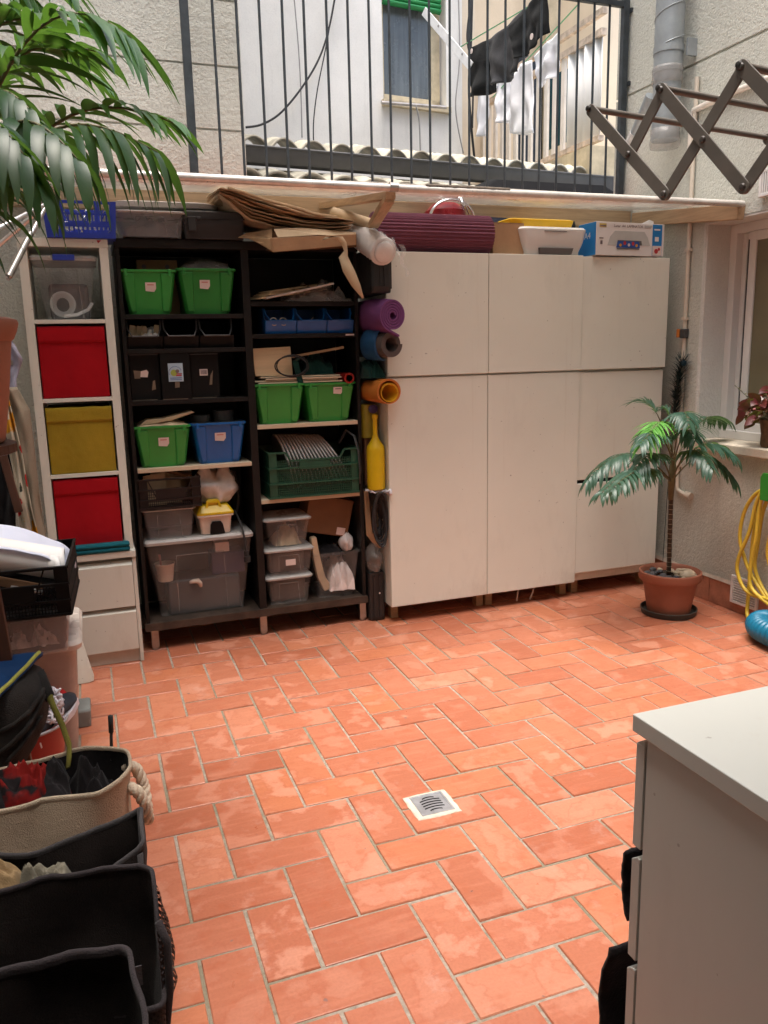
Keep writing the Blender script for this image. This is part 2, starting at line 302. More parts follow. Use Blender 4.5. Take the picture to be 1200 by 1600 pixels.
# ---------------------------------------------------------------- mesh building
ROOTLOC = {}
class MB:
    def __init__(s): s.v = []; s.f = []
    def add(s, vs, fs):
        o = len(s.v); s.v += [Vector(p) for p in vs]; s.f += [tuple(i + o for i in f) for f in fs]; return s
    def join(s, o): return s.add(o.v, o.f)
    def xf(s, m): s.v = [m @ p for p in s.v]; return s
    def turn(s, deg, c, axis='Z'):
        c = Vector(c); m = Matrix.Translation(c) @ Matrix.Rotation(math.radians(deg), 4, axis) @ Matrix.Translation(-c); return s.xf(m)
    def hexa(s, p):      # 4 bottom ccw, 4 top ccw
        return s.add(p, [(3, 2, 1, 0), (4, 5, 6, 7), (0, 1, 5, 4), (1, 2, 6, 5), (2, 3, 7, 6), (3, 0, 4, 7)])
    def box(s, x0, x1, y0, y1, z0, z1):
        return s.hexa([(x0, y0, z0), (x1, y0, z0), (x1, y1, z0), (x0, y1, z0), (x0, y0, z1), (x1, y0, z1), (x1, y1, z1), (x0, y1, z1)])
    def beam(s, a, b, w, h, up=(0, 0, 1)):   # square bar between two points
        a, b = Vector(a), Vector(b); d = (b - a).normalized(); u = Vector(up)
        if abs(d.dot(u)) > .98: u = Vector((0, 1, 0))
        r = d.cross(u).normalized() * (w / 2); u = r.cross(d).normalized() * (h / 2)
        return s.hexa([a - r - u, a + r - u, b + r - u, b - r - u, a - r + u, a + r + u, b + r + u, b - r + u])
    def tube(s, pts, r, n=8, cap=True, flat=1.0, closed=False):
        pts = [Vector(p) for p in pts]; m = len(pts); rr = r if isinstance(r, (list, tuple)) else [r] * m
        t0 = (pts[1] - pts[0]).normalized(); u = t0.orthogonal().normalized(); rings = []
        for i, p in enumerate(pts):
            a = pts[max(i - 1, 0)]; b = pts[min(i + 1, m - 1)]
            if closed: a = pts[i - 1]; b = pts[(i + 1) % m]
            t = (b - a).normalized(); u = (u - t * u.dot(t)).normalized(); w = t.cross(u)
            rings.append([p + (u * math.cos(2 * PI * k / n) + w * math.sin(2 * PI * k / n) * flat) * rr[i] for k in range(n)])
        fs = []
        for i in range(m if closed else m - 1):
            j = (i + 1) % m
            for k in range(n): fs.append((i * n + k, i * n + (k + 1) % n, j * n + (k + 1) % n, j * n + k))
        if cap and not closed: fs += [tuple(range(n - 1, -1, -1)), tuple((m - 1) * n + k for k in range(n))]
        return s.add([p for r_ in rings for p in r_], fs)
    def lathe(s, prof, c=(0, 0, 0), n=32, sx=1, sy=1, wob=None):
        c = Vector(c); vs = []; fs = []; m = len(prof)
        for r, z in prof:
            for k in range(n):
                a = 2 * PI * k / n; q = r * (wob(a) if wob else 1); vs.append(c + Vector((q * math.cos(a) * sx, q * math.sin(a) * sy, z)))
        for i in range(m - 1):
            for k in range(n): fs.append((i * n + k, i * n + (k + 1) % n, (i + 1) * n + (k + 1) % n, (i + 1) * n + k))
        if prof[0][0] > 1e-5: fs.append(tuple(range(n - 1, -1, -1)))
        if prof[-1][0] > 1e-5: fs.append(tuple((m - 1) * n + k for k in range(n)))
        return s.add(vs, fs)
    def disc(s, c, r, n=16, axis='Y', th=.002):
        q = MB().lathe([(r, 0), (r, th)], (0, 0, 0), n)
        if axis == 'Y': q.xf(Matrix.Rotation(PI / 2, 4, 'X'))
        if axis == 'X': q.xf(Matrix.Rotation(-PI / 2, 4, 'Y'))
        return s.join(q.xf(Matrix.Translation(Vector(c))))
    def grid(s, nx, ny, fn):
        vs = [fn(i / nx, j / ny) for j in range(ny + 1) for i in range(nx + 1)]
        return s.add(vs, [(j * (nx + 1) + i, j * (nx + 1) + i + 1, (j + 1) * (nx + 1) + i + 1, (j + 1) * (nx + 1) + i) for j in range(ny) for i in range(nx)])
    def prism(s, poly, d):
        n = len(poly); d = Vector(d); p = [Vector(q) for q in poly]
        return s.add(p + [q + d for q in p], [tuple(range(n - 1, -1, -1)), tuple(range(n, 2 * n))] + [(i, (i + 1) % n, n + (i + 1) % n, n + i) for i in range(n)])
    def ring(s, loops, close_ends=(True, True)):   # stack of equal loops
        n = len(loops[0]); vs = [p for l in loops for p in l]
        fs = [(i * n + k, i * n + (k + 1) % n, (i + 1) * n + (k + 1) % n, (i + 1) * n + k) for i in range(len(loops) - 1) for k in range(n)]
        if close_ends[0]: fs.append(tuple(range(n - 1, -1, -1)))
        if close_ends[1]: fs.append(tuple((len(loops) - 1) * n + k for k in range(n)))
        return s.add(vs, fs)
    def build(s, name, mat, parent=None, smooth=False, bevel=0, solid=0, sub=0, seg=2):
        me = bpy.data.meshes.new(name); base = ROOTLOC.get(parent.name, Vector()) if parent else Vector()
        own = Vector()
        if not parent and s.v:
            xs = [p.x for p in s.v]; ys = [p.y for p in s.v]; zs = [p.z for p in s.v]
            own = Vector(((min(xs) + max(xs)) / 2, (min(ys) + max(ys)) / 2, min(zs)))
        me.from_pydata([tuple(p - base - own) for p in s.v], [], s.f); me.validate()
        me.materials.append(M[mat] if isinstance(mat, str) else mat)
        o = bpy.data.objects.new(name, me); C.objects.link(o)
        if parent: o.parent = parent
        o.location = own; ROOTLOC[o.name] = base + own
        if smooth:
            for p in me.polygons: p.use_smooth = True
            if smooth is not True: me.set_sharp_from_angle(angle=math.radians(smooth))
        if solid:
            m = o.modifiers.new('thick', 'SOLIDIFY'); m.thickness = solid; m.offset = 0
        if sub:
            m = o.modifiers.new('soft', 'SUBSURF'); m.levels = sub; m.render_levels = sub
        if bevel:
            m = o.modifiers.new('edge', 'BEVEL'); m.width = bevel; m.segments = seg; m.limit_method = 'ANGLE'; m.angle_limit = math.radians(35)
        return o

def tag(o, label, cat, group=None):
    o['label'] = label; o['category'] = cat
    if group: o['group'] = group
    return o

def thing(name, label, cat, loc=(0, 0, 0), group=None):
    o = bpy.data.objects.new(name, None); C.objects.link(o); o.location = loc; o.empty_display_size = .05
    ROOTLOC[o.name] = Vector(loc); return tag(o, label, cat, group)

def structure(o): o['kind'] = 'structure'; return o
def stuff(o): o['kind'] = 'stuff'; return o
def B(*a): return MB().box(*a)

def folds(x0, x1, y0, y1, z0, h, seed, nx=70, ny=56, freq=3.4, pw=.42):
    """cloth thrown in a heap: soft creased ridges"""
    def fn(u, v):
        e = max(0, math.sin(PI * u) * math.sin(PI * v)) ** pw; q = Vector((u * freq * (x1 - x0) / .2, v * freq * (y1 - y0) / .2, seed))
        wv = noise.noise_vector(q * .6) * 1.3; r = 1 - abs(noise.noise(q * .8 + wv)) * 1.9; r2 = 1 - abs(noise.noise(q * 2.1 + wv * 1.7 + Vector((4, 1, 7)))) * 1.9
        return Vector((x0 + u * (x1 - x0) + .012 * wv.x, y0 + v * (y1 - y0) + .010 * wv.y, z0 + h * e * (.35 + .48 * r + .17 * r2)))
    return MB().grid(nx, ny, fn)

def tree_copy(o, parent=None):
    c = o.copy(); C.objects.link(c); c.parent = parent
    for ch in list(o.children): tree_copy(ch, c)
    ROOTLOC[c.name] = Vector(c.location); return c

def nz(x, y, z=0, s=1.0):
    return noise.noise(Vector((x * s, y * s, z * s)))

def rr_loop(x0, x1, y0, y1, z, r, n=4):
    """rounded rectangle seen from above"""
    out = []
    for cx, cy, a in ((x1 - r, y1 - r, 0), (x0 + r, y1 - r, 90), (x0 + r, y0 + r, 180), (x1 - r, y0 + r, 270)):
        for k in range(n + 1):
            t = math.radians(a + 90 * k / n); out.append(Vector((cx + r * math.cos(t), cy + r * math.sin(t), z)))
    return out

def open_tub(x0, x1, y0, y1, z0, z1, t=.003, tp=.02, r=.02, lip=0, n=4):
    """open container: tapered towards the bottom, with wall thickness"""
    m = MB(); L = []
    L.append(rr_loop(x0 + tp, x1 - tp, y0 + tp, y1 - tp, z0, r, n))
    if lip: L += [rr_loop(x0 + .002, x1 - .002, y0 + .002, y1 - .002, z1 - lip, r, n), rr_loop(x0 - .008, x1 + .008, y0 - .008, y1 + .008, z1 - lip + .001, r, n), rr_loop(x0 - .008, x1 + .008, y0 - .008, y1 + .008, z1, r, n)]
    else: L.append(rr_loop(x0, x1, y0, y1, z1, r, n))
    L.append(rr_loop(x0 + t, x1 - t, y0 + t, y1 - t, z1, max(r - t, .002), n))
    L.append(rr_loop(x0 + tp + t, x1 - tp - t, y0 + tp + t, y1 - tp - t, z0 + t, max(r - t, .002), n))
    return m.ring(L)

def text_mesh(txt, size, loc, rot=(PI / 2, 0, 0), name='lettering', mat='ink', parent=None, ext=.0006, width=None):
    cu = bpy.data.curves.new('t', 'FONT'); cu.body = txt; cu.size = size; cu.extrude = ext; cu.align_x = 'CENTER'; cu.align_y = 'CENTER'
    o = bpy.data.objects.new('t', cu); dg = bpy.context.evaluated_depsgraph_get(); C.objects.link(o); dg.update()
    me = bpy.data.meshes.new_from_object(o.evaluated_get(dg)); bpy.data.objects.remove(o)
    m = MB(); mt = Matrix.Translation(Vector(loc)) @ (rot if isinstance(rot, Matrix) else (Matrix.Rotation(rot[2], 4, 'Z') @ Matrix.Rotation(rot[1], 4, 'Y') @ Matrix.Rotation(rot[0], 4, 'X')))
    if width:
        xs = [v.co.x for v in me.vertices]; mt = mt @ Matrix.Diagonal((width / (max(xs) - min(xs)), 1, 1, 1))
    m.add([mt @ v.co for v in me.vertices], [tuple(p.vertices) for p in me.polygons])
    return m.build(name, mat, parent)

# ---------------------------------------------------------------- the paving: herringbone of single tiles
U = .145; GX, GY = .870, 2.004
fm = MB(); tones = []; locs = []
def add_tile(x0, x1, y0, y1):
    j = .0046; e = .0022; w = lambda: random.uniform(-.0013, .0013)
    x0 += j + w(); x1 -= j + w(); y0 += j + w(); y1 -= j + w()
    zt = random.uniform(-.0008, .0008); a = math.radians(random.uniform(-.25, .25)); cx, cy = (x0 + x1) / 2, (y0 + y1) / 2
    def q(x, y, z):
        dx, dy = x - cx, y - cy
        return (cx + dx * math.cos(a) - dy * math.sin(a), cy + dx * math.sin(a) + dy * math.cos(a), z)
    tx, ty = random.uniform(-.0012, .0012), random.uniform(-.0012, .0012)
    lo = [q(x0, y0, -.008), q(x1, y0, -.008), q(x1, y1, -.008), q(x0, y1, -.008)]
    hi = [q(x0, y0, -.0025 + zt), q(x1, y0, -.0025 + zt), q(x1, y1, -.0025 + zt), q(x0, y1, -.0025 + zt)]
    tp = [q(x0 + e, y0 + e, zt - tx - ty), q(x1 - e, y0 + e, zt + tx - ty), q(x1 - e, y1 - e, zt + tx + ty), q(x0 + e, y1 - e, zt - tx + ty)]
    o = len(fm.v)
    fm.add(lo + hi + tp, [(8, 9, 10, 11)] + [(k, (k + 1) % 4, 4 + (k + 1) % 4, 4 + k) for k in range(4)] + [(4 + k, 4 + (k + 1) % 4, 8 + (k + 1) % 4, 8 + k) for k in range(4)])
    locs.extend([(0, 0), (1, 0), (1, 1), (0, 1)] * 3)
    tones.extend([(random.random(), random.random(), random.random(), 1)] * 12)
XMIN, XMAX, YMIN, YMAX = -1.05, 3.41, -.5, 4.56
for u in range(-16, 20):
    for v in range(-20, 20):
        if (v + u) % 4 == 0:
            x0, x1, y1, y0 = GX + u * U, GX + (u + 1) * U, GY - v * U, GY - (v + 2) * U
            if x1 > XMIN and x0 < XMAX and y1 > YMIN and y0 < YMAX: add_tile(x0, x1, y0, y1)
        if (u + 2 + v) % 4 == 0:
            x0, x1, y1, y0 = GX + u * U, GX + (u + 2) * U, GY - v * U, GY - (v + 1) * U
            if x1 > XMIN and x0 < XMAX and y1 > YMIN and y0 < YMAX: add_tile(x0, x1, y0, y1)
fl = fm.build('floor', 'tile')
ca = fl.data.color_attributes.new('tone', 'FLOAT_COLOR', 'POINT')
for i, t in enumerate(tones): ca.data[i].color = t
cl2 = fl.data.color_attributes.new('loc', 'FLOAT_COLOR', 'POINT')
for i, t in enumerate(locs): cl2.data[i].color = (t[0], t[1], 0, 1)
structure(fl)
mo = B(-1.3, 3.5, -.7, 4.6, -.05, -.0042)
structure(mo.build('mortar_bed', 'mortar'))
structure(B(-40, 40, -40, 40, -.4, -.06).build('ground', 'concrete'))

# floor drain set in a patch of grout
dr = thing('floor_drain', 'small square steel drain grate set in a pale mortar patch', 'drain', (.98, 2.285, 0))
g = MB(); lp = []
for k in range(64):
    a = 2 * PI * k / 64; c_, s_ = math.cos(a), math.sin(a); q = max(abs(c_), abs(s_)); rr = .080 / q * (1 - .035 * (abs(c_ * s_) * 2) ** 8) + .004 * nz(c_ * 3, s_ * 3, 2, 1.7)
    lp.append((.98 + c_ * rr, 2.285 + s_ * rr * .93))
g.ring([[Vector((x, y, -.004)) for x, y in lp], [Vector((x, y, .0025)) for x, y in lp], [Vector((.98 + (x - .98) * .94, 2.285 + (y - 2.285) * .94, .0055)) for x, y in lp]])
g.build('mortar_patch', 'grout_patch', dr, bevel=.002)
fr = MB(); s_ = .059
for a in ((-s_, s_, -s_, -s_ + .008), (-s_, s_, s_ - .008, s_), (-s_, -s_ + .008, -s_ + .008, s_ - .008), (s_ - .008, s_, -s_ + .008, s_ - .008)):
    fr.box(.98 + a[0], .98 + a[1], 2.285 + a[2], 2.285 + a[3], .0035, .0085)
fr.build('grate_frame', 'grate_steel', dr, bevel=.001)
B(.98 - .0515, .98 + .0515, 2.285 - .0515, 2.285 + .0515, .0035, .0068).build('grate_plate', 'grate_steel', dr)
sl = MB()
for i in range(6):
    y = 2.285 - .037 + i * .0148; hw = .036 if 0 < i < 5 else .022
    sl.grid(8, 1, lambda a, b: Vector((.98 + (a - .5) * 2 * hw, y + (b - .5) * .0070 + .006 * (1 - (2 * a - 1) ** 2) - .003, .0071)))
sl.build('slots', 'void', dr)
# ---------------------------------------------------------------- walls of the yard
XR = 3.40; YB = 4.55
bw = thing('back_wall', 'low grey stucco wall behind the shelves and cabinets, capped with red brick', 'wall', (1.2, YB, 0))
B(-1.1, XR, YB, 4.76, -.05, 2.385).build('wall_body', 'stucco_wall', bw)
cp = MB(); x = -1.1
while x < XR - .02:
    cp.box(x + .003, min(x + .277, XR - .003), YB - .02, 4.775, 2.386, 2.428); x += .28
cp.build('coping', 'coping_brick', bw, bevel=.003)

# right wall with the window opening
WY0, WY1, WZ0, WZ1 = 2.72, 3.875, .955, 2.185
rw = thing('right_wall', 'rough beige stucco wall on the right with scored grooves and a white window', 'wall', (XR, 2, 0))
w = MB()
w.box(XR, XR + .25, WY1, 4.765, -.05, 3.055); w.box(XR, XR + .25, WY0, WY1, -.05, WZ0 - .05); w.box(XR, XR + .25, -.6, WY0, -.05, 3.055)
w.box(XR, XR + .25, WY0, WY1, WZ1, 3.055)
for z0, z1 in ((3.07, 3.66), (3.675, 5.2), (5.215, 7.2)):
    w.box(XR, XR + .25, -.6, 4.765, z0, z1); 
w.box(XR + .012, XR + .24, -.59, 4.755, 3.02, 7.0)
w.build('wall_body', 'stucco_wall', rw)
rv = MB()
rv.box(XR + .002, XR + .25, WY1 - .012, WY1 - .002, WZ0, WZ1); rv.box(XR + .002, XR + .25, WY0, WY1 - .012, WZ1 - .012, WZ1 - .002)
rv.box(XR - .002, XR + .004, WY1 - .002, WY1 + .012, WZ0, WZ1)
rv.build('reveal', 'reveal_paint', rw)
sil = MB().box(XR - .055, XR + .25, WY0 - .05, WY1 + .03, WZ0 - .05, WZ0)
sil.build('sill', 'sill_stone', rw, bevel=.006)
wf = MB(); fx = XR + .165
def frame(mb, x0, x1, y0, y1, z0, z1, t):
    mb.box(x0, x1, y0, y0 + t, z0, z1); mb.box(x0, x1, y1 - t, y1, z0, z1); mb.box(x0, x1, y0 + t, y1 - t, z0, z0 + t); mb.box(x0, x1, y0 + t, y1 - t, z1 - t, z1)
frame(wf, fx, fx + .07, WY0, WY1 - .012, WZ0 + .001, WZ1 - .013, .05)
wfo = wf.build('window_frame', 'pvc_frame', rw, bevel=.003)
sa = MB(); frame(sa, fx + .02, fx + .045, WY0 + .05, WY1 - .14, WZ0 + .051, WZ1 - .064, .05)
sa.build('window_sash', 'pvc_frame', rw, bevel=.003)
s2 = MB(); frame(s2, fx + .048, fx + .066, 3.1, WY1 - .062, WZ0 + .051, WZ1 - .064, .035)
s2.build('window_sash', 'pvc_frame', rw, bevel=.003)
B(fx + .030, fx + .034, WY0 + .1, WY1 - .19, WZ0 + .101, WZ1 - .114).build('window_pane', 'frosted_glass', rw)
B(fx + .055, fx + .058, 3.135, WY1 - .097, WZ0 + .086, WZ1 - .099).build('window_pane', 'gasket', rw)
sk = MB(); y = 4.54
while y > .2:
    sk.box(XR - .014, XR - .001, y - .286, y, .001, .150 + random.uniform(-.002, .002)); y -= .29
sk.build('skirting', 'coping_brick', rw, bevel=.003)
sk2 = MB().grid(60, 1, lambda a, b: Vector((XR - .016 - (1 - b) * .004 + .004 * nz(a * 40, b, 3), 4.5 - a * 4.2, .150 + b * .022 + .006 * nz(a * 30, 1))))
sk2.build('mortar_bead', 'grout_patch', rw)

# wall at the left, house wall and added shading slab at the photographer's back (outside the frame)
lw = thing('left_wall', 'tall stucco wall closing the yard on the left behind the plant stand', 'wall', (-1.1, 2, 0))
B(-1.35, -1.1, -.6, 4.76, -.05, 7.2).build('wall_body', 'stucco_wall', lw)

# stucco block at upper left behind the railing
pb = thing('stucco_block', 'tall grey stucco building corner with horizontal grooves behind the railing', 'building', (0, 5, 0))
PX = .968; YP = 4.80
zg = [2.2]
for (px, py) in ((300, 200), (300, 99)): zg.append(at(px, py, Y=YP).z)
zg += [zg[-1] + .33, zg[-1] + .66, zg[-1] + 2.2, 7.5]
w = MB()
for a, b in zip(zg[:-1], zg[1:]): w.box(-3, PX, YP, 7.5, a + .006, b - .006)
w.box(-3, PX - .012, YP + .012, 7.45, 0, 7.4)
w.build('wall_body', 'stucco_upper', pb)

# ---------------------------------------------------------------- railing on the coping
YRL = 4.65
rl = thing('railing', 'dark grey iron railing of thin upright bars on top of the back wall', 'railing', (2, YRL, 2.428))
pl = MB().box(.655 - .022, .655 + .022, YRL - .012, YRL + .012, 2.428, 3.62); pl.build('post', 'railing_paint', rl, bevel=.002)
pr = MB().box(3.365 - .022, 3.365 + .02, YRL - .018, YRL + .018, 2.40, 3.62); pr.build('post', 'railing_paint', rl, bevel=.002)
bxs = [.803, .927, 1.051, 1.172, 1.294, 1.423, 1.544, 1.667, 1.788, 1.911, 2.033, 2.16, 2.286, 2.405, 2.526, 2.649, 2.765, 2.888, 3.026, 3.140, 3.252]
for x in bxs:
    MB().tube([(x, YRL, 2.43), (x + random.uniform(-.003, .003), YRL, 3.57)], .0076, 8).build('bar', 'railing_paint', rl, smooth=60)
B(.677, 3.343, YRL - .016, YRL + .016, 3.565, 3.60).build('top_rail', 'railing_paint', rl, bevel=.003)
for z in (3.55, 3.13, 2.70): B(3.3855, 3.40, YRL - .03, YRL + .03, z - .012, z + .012).build('wall_bracket', 'railing_paint', rl)

# ---------------------------------------------------------------- lean-to roof over the cabinets: beams, clear sheet, edge tube
YT = 3.58; ZT = 2.232; ZB = 2.345
rf = thing('lean_to_roof', 'narrow lean-to roof of translucent sheet on pine beams over the cabinets', 'roof', (1.2, 4.1, 2.2))
MB().beam((-1.09, YB - .024, 2.295), (XR - .05, YB - .024, 2.295), .046, .098).build('wall_beam', 'pine', rf, bevel=.003)
MB().beam((XR - .024, YB - .05, 2.292), (XR - .024, YT + .01, 2.198), .046, .080).build('side_beam', 'pine_y', rf, bevel=.003)
a = at(505, 325, Y=4.50); b = at(612, 309, Y=3.61)
MB().beam((a.x, 4.50, 2.30), (b.x, 3.62, 2.205), .05, .032).build('rafter', 'pine_y', rf, bevel=.002)
c = at(583, 352, Y=4.02)
MB().beam((c.x, 4.02, c.z), (b.x - .005, 3.63, 2.192), .050, .030).build('brace', 'pine_y', rf, bevel=.002)
def sheet(u, v):
    x = -1.08 + u * (XR + 1.06); y = YB - .005 + v * (YT - YB + .008)
    z = 2.352 + v * (ZT + .016 - 2.352) + .006 * nz(x * 1.3, y * 1.5, 4) + .003 * nz(x * 6, y * 2, 9)
    return Vector((x, y, z))
MB().grid(70, 10, sheet).build('clear_sheet', 'sheet_poly', rf, smooth=True, solid=.004)
MB().tube([(-1.08, YT, ZT - .004), (.6, YT, ZT), (1.5, YT, ZT - .003), (2.4, YT, ZT + .002), (3.375, YT, ZT + .004)], .0165, 14).build('edge_tube', 'tube_cream', rf, smooth=50)
a = at(665, 314, Y=YT); b = at(795, 318, Y=YT); c = at(615, 312, Y=YT)
MB().tube([(a.x + (b.x - a.x) * t, YT - .003, ZT + .012 + .003 * nz(t * 30, 0)) for t in [i / 24 for i in range(25)]], [.010 + .004 * abs(nz(i * 1.7, 2)) for i in range(25)], 8).build('rusty_tie', 'rust_wrap', rf, smooth=True)
MB().tube([(c.x - .02, YT, ZT), (c.x + .02, YT, ZT)], .021, 12).build('coupling', 'steel', rf)

# ---------------------------------------------------------------- things on the right wall
dp = thing('downpipe', 'wide galvanised spiral downpipe with a taped open end on the right wall', 'pipe', (3.305, 4.10, 2.6))
px_, py_ = 3.285, 4.125
MB().lathe([(.080, 3.03), (.080, 6.9)], (px_, py_, 0), 24).build('pipe_body', 'galvanised', dp, smooth=50)
sp = MB(); n = 260
sp.tube([(px_ + .081 * math.cos(t * 2 * PI * 14), py_ + .081 * math.sin(t * 2 * PI * 14), 3.06 + t * 2.5) for t in [i / n for i in range(n + 1)]], .0035, 5); sp.build('seam', 'galvanised', dp, smooth=True)
MB().lathe([(.074, 2.67), (.077, 2.70), (.077, 3.03), (.074, 3.03)], (px_, py_, 0), 24).build('lower_piece', 'galvanised', dp, smooth=50)
MB().lathe([(.083, 2.97), (.088, 2.99), (.084, 3.02), (.088, 3.045), (.083, 3.06)], (px_, py_, 0), 24, wob=lambda a: 1 + .02 * nz(a * 3, 1)).build('tape_wrap', 'polythene_grey', dp, smooth=True)
MB().lathe([(.082, 2.63), (.088, 2.66), (.080, 2.69), (.084, 2.73)], (px_, py_, 0), 24, wob=lambda a: 1 + .03 * nz(a * 3, 5)).build('tape_wrap', 'polythene_grey', dp, smooth=True)
MB().lathe([(.0845, 3.13), (.0845, 3.165)], (px_, py_, 0), 24).box(px_ + .05, XR - .001, py_ - .10, py_ - .085, 3.10, 3.19).build('clamp', 'galvanised', dp)
p2 = thing('branch_pipe', 'thin grey pipe slanting down from the big downpipe towards the railing', 'pipe', (3.25, 4.3, 2.5))
a = at(1018, 150, Y=4.22); b = at(988, 222, Y=4.42)
MB().tube([a, a * .55 + b * .45, b], .036, 14).build('pipe_body', 'galvanised', p2, smooth=50)
MB().tube([a * .2 + b * .8, b * 1.0], .040, 14).build('tape_wrap', 'polythene', p2, smooth=50)
wp = thing('gas_pipe', 'thin cream pipe with a small green valve running up the right wall beside the cabinets', 'pipe', (3.385, 3.99, .6))
MB().tube([(3.384, 3.995, 2.98), (3.384, 3.993, .66), (3.384, 3.985, .63), (3.384, 3.94, .615), (3.384, 3.90, .61)], .0125, 10).build('pipe_run', 'pvc_pipe', wp, smooth=50)
MB().tube([(3.380, 3.905, .612), (3.380, 3.86, .607)], .022, 12).build('elbow', 'pvc_pipe', wp, smooth=50)
MB().box(3.362, 3.399, 3.972, 4.012, 1.545, 1.60).build('valve', 'anthracite', wp, bevel=.006)
MB().box(3.355, 3.372, 4.012, 4.032, 1.55, 1.60).build('valve_lever', 'orange_vinyl', wp, bevel=.003)
for z in (.78, 1.42, 1.66, 2.05): B(3.368, 3.399, 3.976, 4.010, z - .008, z + .008).build('clip', 'pvc_pipe', wp)
cb = thing('cable_duct', 'white plastic cable duct bending up along the right wall behind the drying rack', 'duct', (3.38, 3.7, 2.8))
a = at(1085, 172, X=3.385); b = at(1150, 142, X=3.385); c = at(1300, 85, X=3.385)
MB().tube([at(1078, 262, X=3.385), at(1080, 190, X=3.385), a, b, c], .017, 8).build('duct_run', 'white_conduit', cb, smooth=50)
for nm, lab, (y0, y1, z0, z1) in (('vent_grille', 'white slatted vent grille high on the wall above the window', (3.25, 3.475, 2.25, 2.385)), ('floor_vent', 'white slatted vent grille low on the skirting behind the yellow hose', (3.29, 3.49, .055, .215))):
    v = thing(nm, lab, 'vent', (XR - .02, (y0 + y1) / 2, z0)); f = MB(); frame(f, XR - .030, XR - .0155 if z0 < 1 else XR - .002, y0, y1, z0, z1, .016); f.build('grille_frame', 'grille_white', v, bevel=.002)
    B(XR - .0185, XR - .0165, y0 + .016, y1 - .016, z0 + .016, z1 - .016).build('dark_back', 'void', v)
    if z0 < 1:
        for k in range(9):
            zz = z0 + .023 + k * .0138; MB().hexa([(XR - .029, y0 + .016, zz), (XR - .029, y1 - .016, zz), (XR - .020, y1 - .016, zz + .005), (XR - .020, y0 + .016, zz + .005), (XR - .029, y0 + .016, zz + .0042), (XR - .029, y1 - .016, zz + .0042), (XR - .020, y1 - .016, zz + .0085), (XR - .020, y0 + .016, zz + .0085)]).build('slat', 'grille_white', v)
    else:
        for k in range(13):
            yy = y0 + .022 + k * .0145; B(XR - .029, XR - .020, yy, yy + .008, z0 + .016, z1 - .016).build('slat', 'grille_white', v)
hw = thing('house_wall', 'stucco house wall at the near end of the yard with an unseen slab added overhead for shade', 'wall', (1.2, -.6, 0))
B(-1.1, XR, -.75, -.5, -.05, 7.2).build('wall_body', 'stucco_wall', hw)
B(-1.095, XR - .005, -.499, .55, 2.75, 2.95).build('balcony_or_shade_slab', 'stucco_upper', hw)  # unseen slab added overhead, its depth set to shade the near end
# ---------------------------------------------------------------- black-brown shelving unit
YF, YK = 4.17, 4.54
su = thing('shelving_unit', 'tall black-brown open shelving unit of two bays on metal feet', 'shelf', (.80, 4.35, 0))
B(.194, .212, YF, YK, .118, 2.02).build('side_panel', 'black_brown', su, bevel=.001)
B(.788, .826, YF, YK, .118, 2.02).build('divider', 'black_brown', su, bevel=.001)
B(1.378, 1.398, YF, YK, .118, 2.02).build('side_panel', 'black_brown', su, bevel=.001)
B(.190, 1.402, YF - .003, YK, 2.0215, 2.062).build('top_panel', 'black_brown', su, bevel=.002)
B(.213, 1.377, YK + .001, YK + .006, .16, 2.02).build('back_panel', 'black_brown', su)
bb = MB()
for x0, x1 in ((.186, .800), (.801, 1.404)): bb.box(x0, x1, YF - .012, YK, .117 - .0, .152)
bo = MB().grid(60, 1, lambda a, b: Vector((.186 + a * 1.218, YF - .0135, .116 + b * .036 + (0 if b else -.004 + .006 * nz(a * 22, 3)))))
bb.build('bottom_board', 'black_brown_edge', su, bevel=.002); bo.build('worn_edge', 'black_brown_edge', su)
for x0, x1, zs in ((.213, .787, (1.712, 1.547, 1.296)), (.827, 1.377, (1.771, 1.610))):
    for z in zs: B(x0, x1, YF + .004, YK, z - .022, z).build('shelf_board', 'black_brown', su, bevel=.001)
for x0, x1, z in ((.213, .787, .958), (.827, 1.377, 1.145), (.827, 1.377, .748)):
    B(x0, x1, YF + .001, YK, z - .020, z).build('wooden_shelf_board', 'pale_board', su, bevel=.001)
for x in (.232, .806, 1.380):
    for y in (YF + .028, YK - .05):
        l = B(x - .019, x + .019, y - .019, y + .019, .014, .117).build('leg', 'steel', su, bevel=.002)
        MB().lathe([(.016, .0008), (.018, .006), (.018, .0145)], (x, y, 0), 16).build('foot', 'steel', l)

